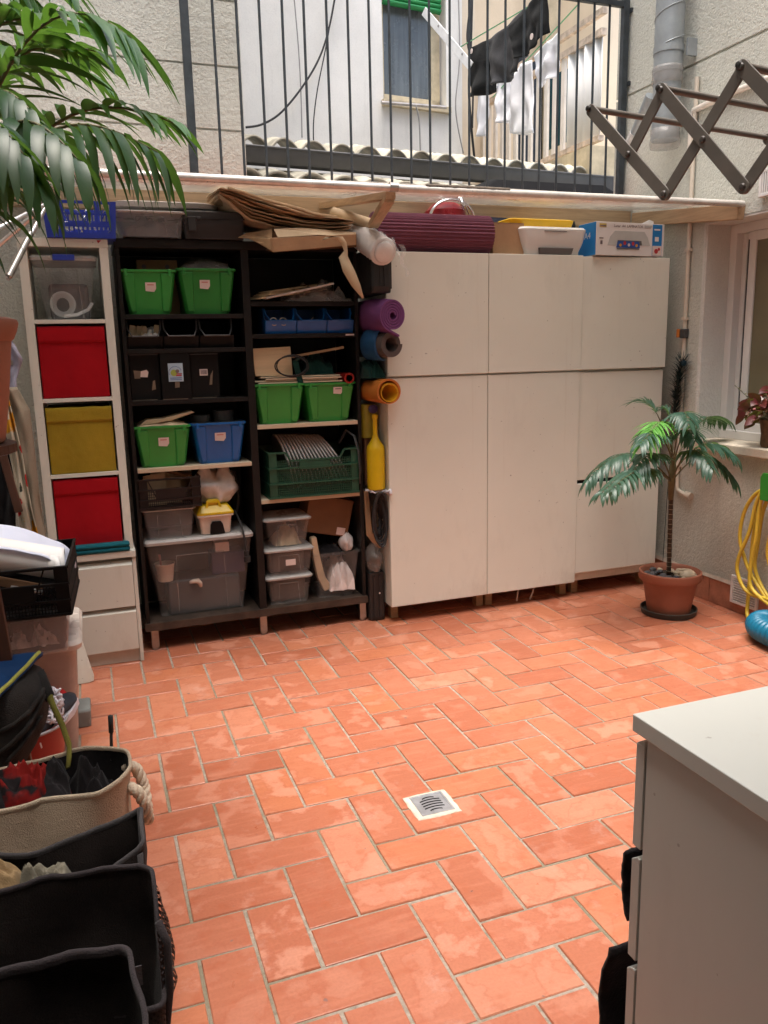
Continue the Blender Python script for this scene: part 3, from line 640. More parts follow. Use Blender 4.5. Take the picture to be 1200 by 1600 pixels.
def tote(x0, x1, y0, y1, z0, z1, mat, label, group, labelpos=None, tp=.032, deep=None):
    t = thing('storage_tub', label, 'tub', ((x0 + x1) / 2, (y0 + y1) / 2, z0), group)
    open_tub(x0, x1, y0, y1, z0 + .001, z1, .003, tp, .022, lip=.012).build('tub_body', mat, t, bevel=.0015)
    W = x1 - x0; H = z1 - z0; 
    def fy(z): return y0 + tp * (1 - (z - z0) / H)
    za, zb = z0 + .012, z1 - .018
    for s0, s1 in ((.0, .26), (.70, .985)):     # corner pillars stand proud of the middle panel
        xa, xb = x0 + W * s0, x0 + W * s1
        q = lambda z: (1 - (z - z0) / H) * tp
        l0 = q(za) if s0 < .1 else 0; r0 = -q(za) if s1 > .9 else 0; l1 = q(zb) if s0 < .1 else 0; r1 = -q(zb) if s1 > .9 else 0
        e = .008
        MB().hexa([(xa + l0 + .012, fy(za) - e, za), (xb + r0 - .004, fy(za) - e, za), (xb + r0 + .010, fy(za) + .02, za), (xa + l0 - .002, fy(za) + .02, za),
                 (xa + l1 + .012, fy(zb) - e, zb), (xb + r1 - .004, fy(zb) - e, zb), (xb + r1 + .010, fy(zb) + .02, zb), (xa + l1 - .002, fy(zb) + .02, zb)]).build('corner_pillar', mat, t, bevel=.004)
    for fx_ in (.10, .90):
        xx = x0 + W * fx_; B(xx - .007, xx + .007, y0 - .013, y0 + .004, z1 - .030, z1 + .002).build('rim_clip', mat, t, bevel=.002)
    if labelpos:
        u, v_, w_, h_ = labelpos; zc = z0 + H * v_; xc = x0 + W * u
        pts = [(-w_ / 2, -h_ / 2), (w_ * .30, -h_ / 2 - .004), (w_ / 2, -h_ * .22), (w_ / 2, h_ / 2), (-w_ / 2, h_ / 2)]
        lb = MB().prism([(xc + a, fy(zc + b) - .0045, zc + b) for a, b in pts], (0, -.001, 0)).build('paper_label', 'label_paper', t)
        MB().prism([(xc - w_ * .32, fy(zc + h_ * .22) - .0062, zc + h_ * .16), (xc + w_ * .30, fy(zc + h_ * .22) - .0062, zc + h_ * .16), (xc + w_ * .30, fy(zc + h_ * .3) - .0062, zc + h_ * .3), (xc - w_ * .32, fy(zc + h_ * .3) - .0062, zc + h_ * .3)], (0, -.0004, 0)).build('faint_writing', 'ink' if u > .6 else 'pink_plastic', lb)
    return t
GT = 'coloured plastic tubs on the black shelves'
tote(.207, .463, YF + .012, YK - .02, 1.712, 1.922, 'green_plastic', 'green plastic tub with a white label, upper left, under a cardboard carton', GT, (.54, .62, .050, .040))
tote(.478, .755, YF + .010, YK - .02, 1.712, 1.930, 'green_plastic_deep', 'darker green tub with a white label and polythene spilling over its rim', GT, (.46, .66, .050, .040))
tote(.209, .482, YF + .010, YK - .02, .958, 1.168, 'green_plastic', 'green plastic tub left of the blue tub, a cream packet lying across its top', GT, (.52, .62, .052, .042))
tote(.495, .765, YF + .014, YK - .02, .958, 1.170, 'blue_plastic', 'bright blue plastic tub with a torn white label', GT, (.52, .66, .056, .040))
tote(.822, 1.086, YF + .008, YK - .02, 1.145, 1.355, 'green_plastic', 'green plastic tub without a label under a stack of boards', GT)
tote(1.094, 1.368, YF + .010, YK - .02, 1.145, 1.352, 'green_plastic', 'green plastic tub with a white label and a red tube resting on its rim', GT, (.66, .80, .052, .034))

def carton(name, label, x0, x1, y0, y1, z0, z1, mat='cardboard', rot=0, cat='box', group=None):
    t = thing(name, label, cat, ((x0 + x1) / 2, (y0 + y1) / 2, z0), group); c = ((x0 + x1) / 2, (y0 + y1) / 2, z0)
    MB().box(x0, x1, y0, y1, z0 + .001, z1).turn(rot, c).build('box_body', mat, t, bevel=.003)
    ym = (y0 + y1) / 2
    MB().box(x0 + .001, x1 - .001, y0 - .0005, ym - .001, z1 + .0004, z1 + .003).box(x0 + .001, x1 - .001, ym + .001, y1, z1 + .0004, z1 + .003).turn(rot, c).build('top_flap', mat, t)
    return t
ct = carton('cardboard_carton', 'small cardboard carton with round black marks behind the upper left green tub', .300, .500, 4.38, 4.53, 1.7165, 1.985)
for x in (.335, .45): MB().disc((x, 4.3795, 1.955), .011, 16).build('round_mark', 'ink', ct)
def crumple(x0, x1, y0, y1, z0, h, seed, nx=22, ny=16, pw=.6, rough=.35):
    def fn(u, v):
        e = max(0, math.sin(PI * u) * math.sin(PI * v)) ** pw
        x = x0 + u * (x1 - x0); y = y0 + v * (y1 - y0)
        r = abs(nz(u * 4, v * 4, seed)) * 1.1 + abs(nz(u * 9, v * 9, seed + 5)) * .6
        return Vector((x + .02 * nz(u * 5, v * 5, seed + 9), y + .02 * nz(u * 5, v * 5, seed + 3), z0 + h * e * (1 - rough + rough * 1.8 * r)))
    return MB().grid(nx, ny, fn)
tag(crumple(.50, .75, 4.20, 4.48, 1.931, .075, 3).build('polythene_bag', 'polythene_grey', smooth=True), 'clear crumpled polythene piled in the darker green tub', 'bag')
tag(crumple(.235, .47, 4.185, 4.42, 1.169, .03, 8).build('cream_packet', 'kraft_light', smooth=True), 'cream packet lying in the green tub beside the blue tub', 'packet')
pk = MB().prism([(.245, 0, 1.176), (.275, 0, 1.200), (.36, 0, 1.205), (.50, 0, 1.235), (.515, 0, 1.226), (.40, 0, 1.192), (.30, 0, 1.178)], (0, .10, 0)); pk.v = [p + Vector((0, 4.2, 0)) for p in pk.v]
tag(pk.build('curled_card', 'kraft_light', bevel=.003), 'curled sheet of pale card leaning above the green tub beside the blue tub', 'card')
for (x, r, z1, lb) in ((.555, .052, 1.205, 'grey tape roll on the blue tub, the lower left one'), (.675, .055, 1.225, 'taller grey tape roll on the blue tub, the right one')):
    MBo = MB().lathe([(r, 1.1715), (r, z1), (r * .72, z1), (r * .72, 1.1715)], (x, 4.30, 0), 28)
    tag(MBo.build('tape_roll', 'anthracite', smooth=40), lb, 'roll', 'tape rolls in the blue tub')
MBs = MB().box(.50, .76, 4.19, 4.42, 1.1648, 1.1705); tag(MBs.build('dark_board', 'anthracite'), 'dark flat board under the two tape rolls in the blue tub', 'board')

# row of three open fronted black bins, three black file boxes
def open_bin(x0, x1, y0, y1, z0, z1, mat, label, group, lipmat=None, mid=.42):
    t = thing('parts_bin', label, 'bin', ((x0 + x1) / 2, (y0 + y1) / 2, z0), group); H = z1 - z0; th = .004
    m = MB().box(x0, x1, y0 + .02, y1, z0 + .001, z0 + .005)
    for xx in (x0, x1 - th):      # sides drop to the low front
        m.prism([(xx, y0, z0 + H * mid), (xx, y0 + .02, z0 + .001), (xx, y1, z0 + .001), (xx, y1, z1), (xx, y0 + .07, z1), (xx, y0 + .045, z0 + H * mid + .01)], (th, 0, 0))
    m.box(x0 + th, x1 - th, y1 - th, y1, z0 + .005, z1)
    m.hexa([(x0 + th, y0 + .02, z0 + .001), (x1 - th, y0 + .02, z0 + .001), (x1 - th, y0 + .024, z0 + .001), (x0 + th, y0 + .024, z0 + .001), (x0 + th, y0, z0 + H * mid), (x1 - th, y0, z0 + H * mid), (x1 - th, y0 + .004, z0 + H * mid), (x0 + th, y0 + .004, z0 + H * mid)])
    m.build('bin_body', mat, t, bevel=.001)
    zz = z0 + H * mid
    pts = [(x0 + .004, y0 + .05, z1 - .004), (x0 + .006, y0 + .03, zz + .035), (x0 + .024, y0 - .002, zz), (x1 - .024, y0 - .002, zz), (x1 - .006, y0 + .03, zz + .035), (x1 - .004, y0 + .05, z1 - .004)]
    MB().tube(pts, .0042, 6).build('rim', lipmat or mat, t)
    return t
G2 = 'open black parts bins on the black shelf'
for x0, x1, lb in ((.216, .383, 'open black parts bin holding folded leaflets and white scraps'), (.388, .560, 'empty open black parts bin between two others, below the green tubs'), (.565, .735, 'empty open black parts bin nearest the shelf divider')):
    open_bin(x0, x1, YF + .012, YK - .05, 1.547, 1.690, 'crate_black', lb, G2, 'anthracite', .42)
sc = MB()
for i in range(7):
    x = .235 + .02 * i; sc.beam((x, 4.235 + .012 * (i % 3), 1.60), (x + random.uniform(-.02, .03), 4.24 + .02 * (i % 2), 1.645 + random.uniform(-.006, .02)), .024, .003, (0, 1, 0))
tag(sc.build('leaflets', 'kraft_light'), 'bundle of folded brown and white leaflets in the left black bin', 'leaflets')
tag(crumple(.29, .375, 4.21, 4.33, 1.585, .075, 12).build('white_scraps', 'paper', smooth=True), 'crumpled white paper scraps in the left black bin', 'paper')
G3 = 'black cardboard file boxes in a row'
for i, (x0, x1, z1, y0, lb) in enumerate(((.216, .358, 1.522, YF + .03, 'black file box with torn brown tape and a white scrap on its front'), (.361, .505, 1.532, YF + .008, 'taller black file box with a colourful sticker in the middle of the row'), (.508, .650, 1.518, YF + .03, 'black file box with a small white barcode label'))):
    t = thing('file_box', lb, 'box', ((x0 + x1) / 2, 4.3, 1.2965), G3)
    B(x0, x1, y0, y0 + .26, 1.297, z1).build('box_body', 'black_card', t, bevel=.002)
    B(x0, x1, y0 - .0035, y0 - .001, z1 - .004, z1 + .001).build('top_edge', 'anthracite', t)
    B(x0 + .002, x1 - .02, y0 - .0015, y0 + .0, 1.2972, 1.3005).build('bottom_tape', 'torn_tape', t)
    yy = y0 - .0012
    if i == 0:
        MB().prism([(x0 + .020, yy, 1.405), (x0 + .048, yy, 1.405), (x0 + .052, yy, 1.44), (x0 + .018, yy, 1.445)], (0, -.0006, 0)).build('torn_tape', 'torn_tape', t); MB().prism([(x0 + .098, yy, 1.345), (x0 + .118, yy, 1.35), (x0 + .116, yy, 1.395), (x0 + .106, yy, 1.39)], (0, -.0006, 0)).build('torn_tape', 'torn_tape', t)
        MB().prism([(x0 + .048, yy - .001, 1.412), (x0 + .082, yy - .001, 1.410), (x0 + .088, yy - .001, 1.435), (x0 + .080, yy - .001, 1.446), (x0 + .052, yy - .001, 1.44)], (0, -.0006, 0)).build('paper_label', 'label_paper', t)
    if i == 1:
        st = B(x0 + .036, x0 + .108, yy - .001, yy, 1.385, 1.475).build('sticker', 'sky_paper', t)
        ar = MB()
        for k in range(15):
            a_ = math.radians(195 - k * 12); ar.beam((x0 + .070 + .029 * math.cos(a_), yy - .0015, 1.428 + .029 * math.sin(a_)), (x0 + .070 + .033 * math.cos(a_), yy - .0015, 1.428 + .033 * math.sin(a_)), .003, .001, (0, 1, 0))
        ar.build('arched_writing', 'blue_ink', st)
        MB().disc((x0 + .063, yy - .0014, 1.428), .016, 20, th=.0006).build('round_motif', 'leaf_ink', st)
        MB().disc((x0 + .080, yy - .0022, 1.436), .009, 16, th=.0005).build('motif_dark', 'ink', st)
        MB().box(x0 + .072, x0 + .100, yy - .0022, yy - .0016, 1.412, 1.418).box(x0 + .076, x0 + .102, yy - .0022, yy - .0016, 1.421, 1.425).build('motif_red', 'red_ink', st)
        MB().box(x0 + .044, x0 + .100, yy - .0022, yy - .0016, 1.401, 1.404).box(x0 + .044, x0 + .100, yy - .0022, yy - .0016, 1.393, 1.3955).build('small_print', 'blue_ink', st)
        MB().prism([(x0 + .064, yy, 1.354), (x0 + .086, yy, 1.356), (x0 + .088, yy, 1.382), (x0 + .066, yy, 1.384)], (0, -.0006, 0)).build('torn_tape', 'torn_tape', t)
    if i == 2:
        lb_ = B(x0 + .045, x0 + .085, yy - .001, yy, 1.410, 1.442).build('paper_label', 'label_paper', t); bc = MB(); x = x0 + .050
        while x < x0 + .080: w_ = random.choice((.0006, .0012, .0018)); bc.box(x, x + w_, yy - .0017, yy - .0011, 1.416, 1.437); x += w_ + random.choice((.0008, .0014))
        bc.build('barcode', 'ink', lb_)
        MB().prism([(x0 + .090, yy, 1.362), (x0 + .104, yy, 1.364), (x0 + .112, yy, 1.436), (x0 + .098, yy, 1.41)], (0, -.0006, 0)).build('torn_tape', 'torn_tape', t)

# crates: slatted walls with grip opening
def crate(x0, x1, y0, y1, z0, z1, mat, label, rows, dip=0, grip=True, rot=0, cells=True, group=None):
    cx, cy = (x0 + x1) / 2, (y0 + y1) / 2; t = thing('plastic_crate', label, 'crate', (cx, cy, z0), group); H = z1 - z0; m = MB(); th = .006
    xm0, xm1 = x0 + (x1 - x0) * .24, x0 + (x1 - x0) * .78
    m.box(x0 + .004, x1 - .004, y0 + .004, y1 - .004, z0 + .001, z0 + .006)
    for k in range(rows + 1):
        z = z0 + H * k / rows; hh = .009
        zt = z - dip if (k == rows and dip) else z
        za = max(z - hh, z0 + .001)
        for ya, yb in ((y0 - .008, y0 + th), (y1 - th, y1 + .003)):
            if k == rows and dip:
                m.box(x0, xm0 - dip * .6, ya, yb, z - hh, z); m.box(xm1 + dip * .6, x1, ya, yb, z - hh, z); m.beam((xm0 - dip * .6, (ya + yb) / 2, z - hh / 2), (xm0, (ya + yb) / 2, zt - hh / 2), yb - ya, hh); m.beam((xm0, (ya + yb) / 2, zt - hh / 2), (xm1, (ya + yb) / 2, zt - hh / 2), yb - ya, hh); m.beam((xm1, (ya + yb) / 2, zt - hh / 2), (xm1 + dip * .6, (ya + yb) / 2, z - hh / 2), yb - ya, hh)
            else: m.box(x0, x1, ya, yb, za, za + hh)
        m.box(x0 - .003, x0 + th, y0, y1, za, za + hh); m.box(x1 - th, x1 + .003, y0, y1, za, za + hh)
    for xa, xb, ya, yb in ((x0, x0 + .045, y0, y0 + .004), (x1 - .045, x1, y0, y0 + .004), (x0, x0 + .004, y0, y1), (x1 - .004, x1, y0, y1), (x0, x1, y1 - .004, y1)):
        m.box(xa, xb, ya, yb, z0 + .004, z1 - .004)
    m.turn(rot, (cx, cy, z0)).build('crate_body', mat, t)
    g = MB(); x = x0 + .05; top = (z0 + H * (rows - 1) / rows) if grip else z1 - dip
    while x < x1 - .05: g.box(x, x + .0032, y0 + .0005, y0 + .0035, z0 + .004, top - (.0 if not (xm0 < x < xm1) else .001)); x += .0105
    z = z0 + .012
    while z < top - .008: g.box(x0 + .045, x1 - .045, y0 + .001, y0 + .003, z, z + .003); z += .0125
    g.turn(rot, (cx, cy, z0)).build('grille', mat, t)
    if grip:
        zt = z0 + H * (rows - 1) / rows; q = MB()
        q.box(xm0 + .01, xm1 - .01, y0 - .006, y0 - .001, zt - H * .32, zt - .004).beam((xm0 - .025, y0 - .004, z1 - .01), (xm0 + .012, y0 - .004, zt - H * .30), .006, .006).beam((xm1 + .025, y0 - .004, z1 - .01), (xm1 - .012, y0 - .004, zt - H * .30), .006, .006)
        q.turn(rot, (cx, cy, z0)).build('grip', mat, t)
    return t
# lower left bay: large clear tub with small tub, crate, tool box and bag on it
def lidded_tub(label, x0, x1, y0, y1, z0, z1, lid=True, mat='clear_tub', lidmat='clear_lid', tp=.02, panel=True, group=None, lidh=.022, rim=0):
    t = thing('clear_storage_box', label, 'box', ((x0 + x1) / 2, (y0 + y1) / 2, z0), group); zt = z1 - (lidh if lid else 0)
    open_tub(x0, x1, y0, y1, z0 + .001, zt - .001, .003, tp, .02, lip=rim).build('box_body', mat, t, smooth=30)
    if lid:
        MB().ring([rr_loop(x0 - .008, x1 + .008, y0 - .008, y1 + .008, zt, .024), rr_loop(x0 - .010, x1 + .010, y0 - .010, y1 + .010, zt + lidh * .5, .026), rr_loop(x0 - .002, x1 + .002, y0 - .002, y1 + .002, z1 - .002, .022), rr_loop(x0 + .018, x1 - .018, y0 + .018, y1 - .018, z1, .02)]).build('lid', lidmat, t, smooth=30)
    if panel:
        W = x1 - x0; H = zt - z0; xa, xb = x0 + W * .27, x0 + W * .74
        f = lambda z: y0 + tp * (1 - (z - z0) / H) - .003
        za, zb = z0 + .004, z0 + H * .84; q = MB()
        for p, r_ in (((xa, f(za), za), (xa, f(zb), zb)), ((xa, f(zb), zb), (xb - .012, f(zb), zb)), ((xb - .012, f(zb), zb), (xb, f(za), za))): q.beam(p, r_, .0022, .0022)
        q.build('moulded_panel', 'panel_line', t)
    return t
bt = lidded_tub('largest clear storage box with a pale lid, under the yellow tool box', .222, .770, YF + .015, YK - .02, .152, .585, tp=.055, lidh=.028)
# its contents
cu = thing('plastic_cup', 'beige plastic cup with a pink stick inside the largest clear box', 'cup', (.315, 4.27, .345))
MB().lathe([(.038, .345), (.050, .435), (.055, .440), (.048, .44), (.036, .35)], (.315, 4.27, 0), 24).build('cup_body', 'beige_plastic', cu, smooth=40)
MB().tube([(.30, 4.275, .36), (.292, 4.28, .485)], .006, 8).build('stick', 'pink_plastic', cu)
tag(B(.32, .70, 4.24, 4.44, .156, .344).build('dark_folder_stack', 'anthracite', bevel=.01), 'dark stack of folders lying inside the largest clear box', 'folders')
carton('purple_card_box', 'dark violet card box inside the largest clear box', .560, .735, 4.27, 4.40, .3455, .46, 'purple_card')
carton('tissue_packet', 'small red and white packet on the violet box in the largest clear box', .585, .66, 4.28, 4.34, .4645, .515, 'label_paper')
tag(MB().tube([(.43, 4.225, .33), (.45, 4.225, .335), (.475, 4.225, .335), (.487, 4.225, .32), (.49, 4.225, .30)], [.008, .012, .014, .012, .007], 10).build('white_nozzle', 'beige_plastic', smooth=True), 'small bent white nozzle in the middle of the largest clear box', 'nozzle')
lidded_tub('small clear box with a thin rim under the brown crate', .222, .478, YF + .012, YK - .06, .586, .748, lid=True, tp=.018, lidh=.012, mat='clear_tub_cool')
cr = crate(.208, .515, YF - .004, YK - .06, .749, .905, 'crate_brown', 'dark brown slatted crate of papers on a small clear box', 3)
pp = MB()
for i, (x, dx, dz) in enumerate(((.23, .12, .02), (.27, .16, .03), (.33, .13, .015), (.36, .14, .035))):
    pp.hexa([(x, 4.22 + i * .05, .76), (x + dx, 4.22 + i * .05, .76), (x + dx, 4.225 + i * .05, .76), (x, 4.225 + i * .05, .76), (x + .01, 4.25 + i * .05, .905 + dz * .3), (x + dx, 4.25 + i * .05, .905 + dz), (x + dx, 4.255 + i * .05, .905 + dz), (x + .01, 4.255 + i * .05, .905 + dz * .3)])
tag(pp.build('paper_folders', 'kraft_light'), 'paper folders standing in the brown crate', 'folders')
tag(MB().beam((.36, 4.30, .93), (.475, 4.25, .895), .05, .018).build('pink_folder', 'cardboard_dark', bevel=.003), 'reddish folder slanting across the top of the brown crate', 'folder')
tb = thing('tool_box', 'beige tool box with a yellow lid and handle on the largest clear box', 'tool box', (.58, 4.3, .586))
open_tub(.497, .672, YF + .02, YF + .26, .587, .690, .004, .012, .015, lip=.01).build('box_body', 'beige_plastic', tb, bevel=.002)
MB().ring([rr_loop(.489, .682, YF + .012, YF + .268, .691, .015), rr_loop(.489, .682, YF + .012, YF + .268, .702, .015), rr_loop(.51, .66, YF + .04, YF + .24, .735, .015), rr_loop(.515, .655, YF + .05, YF + .23, .738, .012)]).build('lid', 'yellow_plastic', tb, bevel=.002)
MB().prism([(.530, YF + .030, .703), (.545, YF + .034, .760), (.558, YF + .04, .770), (.600, YF + .04, .770), (.612, YF + .034, .760), (.632, YF + .030, .703), (.617, YF + .03, .703), (.602, YF + .036, .750), (.556, YF + .036, .750), (.545, YF + .03, .703)], (0, .022, 0)).box(.556, .602, YF + .045, YF + .052, .705, .758).build('handle', 'yellow_plastic', tb, bevel=.002)
MB().prism([(.552, YF + .016, .588), (.556, YF + .012, .640), (.566, YF + .010, .656), (.610, YF + .010, .656), (.620, YF + .012, .640), (.630, YF + .016, .588)], (0, .01, 0)).build('dark_front', 'black_card', tb, bevel=.003)
def bagfn(cx, cy, z0, rx, ry, h, seed, ears=True):
    m = MB(); n = 28; L = []
    for i in range(13):
        t = i / 12; r = (math.sin(PI * min(1, .12 + t * .80)) ** .55) * (1 if t < .62 else 1 - (t - .62) * 1.5); L.append((max(r, .08), z0 + h * t))
    o = len(m.v); m.lathe([(r, z) for r, z in L], (0, 0, 0), n)
    for p in m.v[o:]:
        a = math.atan2(p.y, p.x); d = 1 + .42 * nz(math.cos(a) * 1.6, math.sin(a) * 1.6 + p.z * 9, seed) + .26 * nz(a * 2.5, p.z * 30, seed + 3); k = (p.z - z0) / h
        p.x *= rx * d; p.y *= ry * d
        if k > .6 and ears: p.z += (k - .6) * h * .7 * math.cos(2 * a); p.x *= 1 + (k - .6) * 1.5
        p.x += cx; p.y += cy
        p.z = max(p.z, z0)
    return m
tag(bagfn(.605, 4.28, .742, .105, .075, .180, 4).build('carrier_bag', 'polythene', smooth=True), 'crumpled white carrier bag tied in two ears above the tool box', 'bag')
pb_ = MB()
for k in range(4): pb_.tube([(.70 + .028 * math.cos(a) + k * .004, 4.30 + k * .014, .78 + .12 * math.sin(a)) for a in [2 * PI * i / 20 for i in range(20)]], .006, 6, closed=True)
pb_.tube([(.70, 4.28, .69), (.715, 4.20, .63), (.718, 4.165, .60), (.722, 4.152, .56), (.728, 4.150, .48)], .006, 6).tube([(.728, 4.150, .49), (.730, 4.149, .452)], .012, 8).tube([(.730, 4.149, .46), (.731, 4.149, .43)], .019, 10)
tag(pb_.build('extension_cable', 'cable', smooth=40), 'coiled black cable with its plug hanging over the largest clear box', 'cable')

# right bay
tags = [(.95, 1.25, .05, .15), ]
wood_stack = MB()
for i in range(7):
    x0 = .85 + .012 * i; wood_stack.beam((x0, 4.20 + .02 * (i % 3), 1.785 + i * .006), (x0 + .36 + .02 * (i % 2), 4.34 + .01 * i, 1.835 + i * .0075), .14, .005)
tag(wood_stack.build('board_offcuts', 'ply'), 'sheaf of thin board offcuts slanting up on the top shelf of the right bay', 'boards')
tag(MB().beam((.90, 4.185, 1.786), (1.26, 4.185, 1.86), .09, .010).build('plastic_wrapped_slat', 'polythene', bevel=.002), 'plastic wrapped pale slat lying in front of the board offcuts', 'slat')
tag(crumple(1.00, 1.36, 4.16, 4.42, 1.772, .095, 21, 34, 24, .45, .7).build('polythene_bag', 'polythene_grey', smooth=True), 'crumpled clear polythene on the shelf above the blue parts bins', 'bag')
G4 = 'open blue parts bins in a row'
for x0, x1, lb in ((.900, 1.062, 'open blue parts bin holding metal rings'), (1.066, 1.226, 'open blue parts bin holding loose screws, between two others'), (1.230, 1.374, 'paler open blue parts bin beside the purple mat')):
    open_bin(x0, x1, YF + .010, YK - .12, 1.610, 1.742, 'blue_bin' if x0 < 1.2 else 'blue_plastic', lb, G4, None, .50)
for x in (.945, .995): tag(MB().tube([(x + .019 * math.cos(a), 4.195 + .008 * math.sin(a), 1.672 + .019 * math.sin(a)) for a in [2 * PI * i / 18 for i in range(18)]], .0032, 6, closed=True).build('metal_ring', 'steel', smooth=True), 'pale metal ring standing in the left blue parts bin' if x < .96 else 'darker metal ring behind the rim of the left blue parts bin', 'ring')
tag(MB().tube([(1.12, 4.20, 1.66), (1.16, 4.21, 1.69)], .003, 6).tube([(1.15, 4.20, 1.67), (1.19, 4.22, 1.682)], .003, 6).build('loose_screws', 'steel'), 'two loose screws in the middle blue parts bin', 'screws')
tag(MB().lathe([(.02, 0), (.02, .008)], (1.345, YF - .006, 1.596), 14, sx=1.2, sy=.3).build('white_clip', 'label_paper'), 'small white clip on the shelf edge under the blue bins', 'clip')
tag(MB().prism([(.838, 4.205, 1.398), (1.037, 4.205, 1.393), (1.034, 4.225, 1.545), (.828, 4.225, 1.538)], (0, .016, 0)).build('plywood_panel', 'ply', bevel=.001), 'square plywood panel standing on the stack of boards', 'panel')
bs = MB(); z = 1.357
for i, (x0, x1) in enumerate(((.845, 1.30), (.83, 1.28), (.885, 1.295), (.86, 1.29))):
    bs.box(x0, x1, 4.178 + .012 * (i % 2), 4.44, z, z + .0070); z += .0098
bs.build('board_stack', 'pale_board'); tag(bpy.data.objects['board_stack'], 'stack of four pale thin boards lying across two green tubs', 'boards')
tag(MB().beam((1.03, 4.24, 1.49), (1.32, 4.21, 1.535), .03, .012).build('wooden_batten', 'wood_block'), 'narrow brown batten resting beside the plywood panel', 'batten')
lp = MB()
for k in range(2): lp.tube([(1.02 + .085 * math.cos(a) + k * .01, 4.172 + .004 * k, 1.455 + (.050 + k * .006) * math.sin(a) - .01) for a in [2 * PI * i / 28 for i in range(28)]], .0036, 6, closed=True)
tag(lp.build('cable_loop', 'cable', smooth=True), 'loop of thin black cable hanging in front of the plywood panel', 'cable')
tag(MB().beam((1.07, 4.175, 1.352), (1.045, 4.178, 1.47), .030, .003, (0, 1, 0)).beam((1.045, 4.178, 1.47), (1.075, 4.20, 1.485), .030, .003).build('black_strap', 'dark_green_cloth'), 'dark strap hanging over the green tub rims', 'strap')
tag(crumple(1.10, 1.28, 4.23, 4.42, 1.397, .105, 31, 22, 18, .4).build('green_net_bundle', 'dark_green_cloth', smooth=True), 'dark green cloth bundle on the stack of boards', 'bundle')
tag(MB().lathe([(.028, 0), (.028, .2), (.019, .2), (.019, 0)], (0, 0, 0), 20).xf(Matrix.Translation((1.335, 4.165, 1.373)) @ Matrix.Rotation(-PI / 2, 4, 'X')).build('red_tube', 'bucket_red', smooth=40), 'short dark red tube lying on the rim of a green tub', 'tube')
gc = crate(.872, 1.388 - .014, YF - .01, YK - .02, .750, 1.000, 'crate_green', 'dark green slatted crate holding a row of metal rings', 3, dip=.045, grip=False)
B(1.04, 1.21, YF - .016, YF - .0105, .900, .945).build('name_plate', 'crate_green', gc, bevel=.002)
for i in range(15):
    x = .985 + i * .0205; m = MB().lathe([(.160, 0), (.163, .004), (.160, .011), (.128, .011), (.122, .0)], (0, 0, 0), 36)
    m.xf(Matrix.Translation((x, 4.345, .92)) @ Matrix.Rotation(math.radians(-14 - i * 1.2), 4, 'Y') @ Matrix.Rotation(PI / 2, 4, 'Y'))
    tag(m.build('metal_ring', 'ring_steel', smooth=30), ('bright metal ring in the green crate, outermost at its left end' if i == 0 else 'bright metal ring in the green crate, last at its right end' if i == 14 else 'bright metal ring standing in the row inside the green crate'), 'ring', 'metal rings stacked in the green crate')
tag(MB().tube([(1.29, 4.24, 1.02), (1.325, 4.22, 1.09), (1.357, 4.175, 1.06), (1.372, 4.155, .98), (1.377, 4.15, .88), (1.375, 4.152, .80)], [.012, .014, .014, .013, .012, .010], 8, flat=.35).build('grey_strip', 'anthracite', smooth=True), 'curved dark grey strip standing at the right end of the green crate', 'strip')
lidded_tub('small open clear box with scraps, topmost of the stack of three', .842, 1.092, YF + .012, YK - .1, .474, .640, lid=True, tp=.024, lidh=.016)
tag(crumple(.90, 1.05, 4.22, 4.38, .479, .10, 41).build('fabric_scraps', 'kraft_light', smooth=True), 'pale fabric scraps inside the top clear box of the stack', 'scraps')
mb_ = lidded_tub('clear box with a white paper label, middle of the stack of three', .836, 1.098, YF + .006, YK - .1, .318, .473, tp=.018, lidh=.018)
B(.945, 1.000, YF + .009, YF + .011, .375, .408).build('paper_label', 'label_paper', mb_)
lidded_tub('plain clear box at the bottom of the stack of three', .836, 1.086, YF + .012, YK - .1, .152, .317, tp=.020, lidh=.018)
for z0, z1, lb in ((.324, .445, 'dark grey contents of the labelled clear box'), (.158, .285, 'dark grey contents of the bottom clear box')): tag(B(.865, 1.065, 4.235, 4.40, z0, z1).build('dark_contents', 'grey_foam', bevel=.02), lb, 'contents')
ob = lidded_tub('open clear bin stuffed with bags and a curved board', 1.104, 1.372, YF + .01, YK - .06, .152, .420, lid=False, tp=.032, panel=False, rim=.010)
tag(crumple(1.20, 1.34, 4.20, 4.40, .19, .20, 51, 24, 18, .35).build('cloth_bag', 'label_paper', smooth=True), 'pale printed bag pressed against the front of the open clear bin', 'bag')
cbd = MB().prism([(1.105, 0, .50), (1.135, 0, .505), (1.150, 0, .40), (1.175, 0, .28), (1.215, 0, .20), (1.17, 0, .19), (1.135, 0, .27), (1.115, 0, .38)], (0, .05, 0)); cbd.v = [p + Vector((0, 4.225, 0)) for p in cbd.v]
tag(cbd.build('curved_board', 'kraft_light', bevel=.003), 'curved pale board sticking up out of the open clear bin', 'board')
tag(bagfn(1.325, 4.28, .40, .038, .035, .11, 14, False).build('white_bundle', 'paper', smooth=True), 'white plastic bundle poking out of the right corner of the open clear bin', 'bundle')
tag(crumple(1.16, 1.30, 4.22, 4.42, .39, .06, 61).build('dark_cloth', 'black_cloth', smooth=True), 'dark cloth in the top of the open clear bin', 'cloth')
cbx = thing('brown_carton', 'brown carton tilted above the open clear bin with a small white label', 'box', (1.20, 4.34, .46))
q = MB().box(-.135, .125, -.09, .09, 0, .21).xf(Matrix.Translation((1.205, 4.36, .505)) @ Matrix.Rotation(math.radians(13), 4, 'Y')); q.build('box_body', 'cardboard_dark', cbx, bevel=.004)
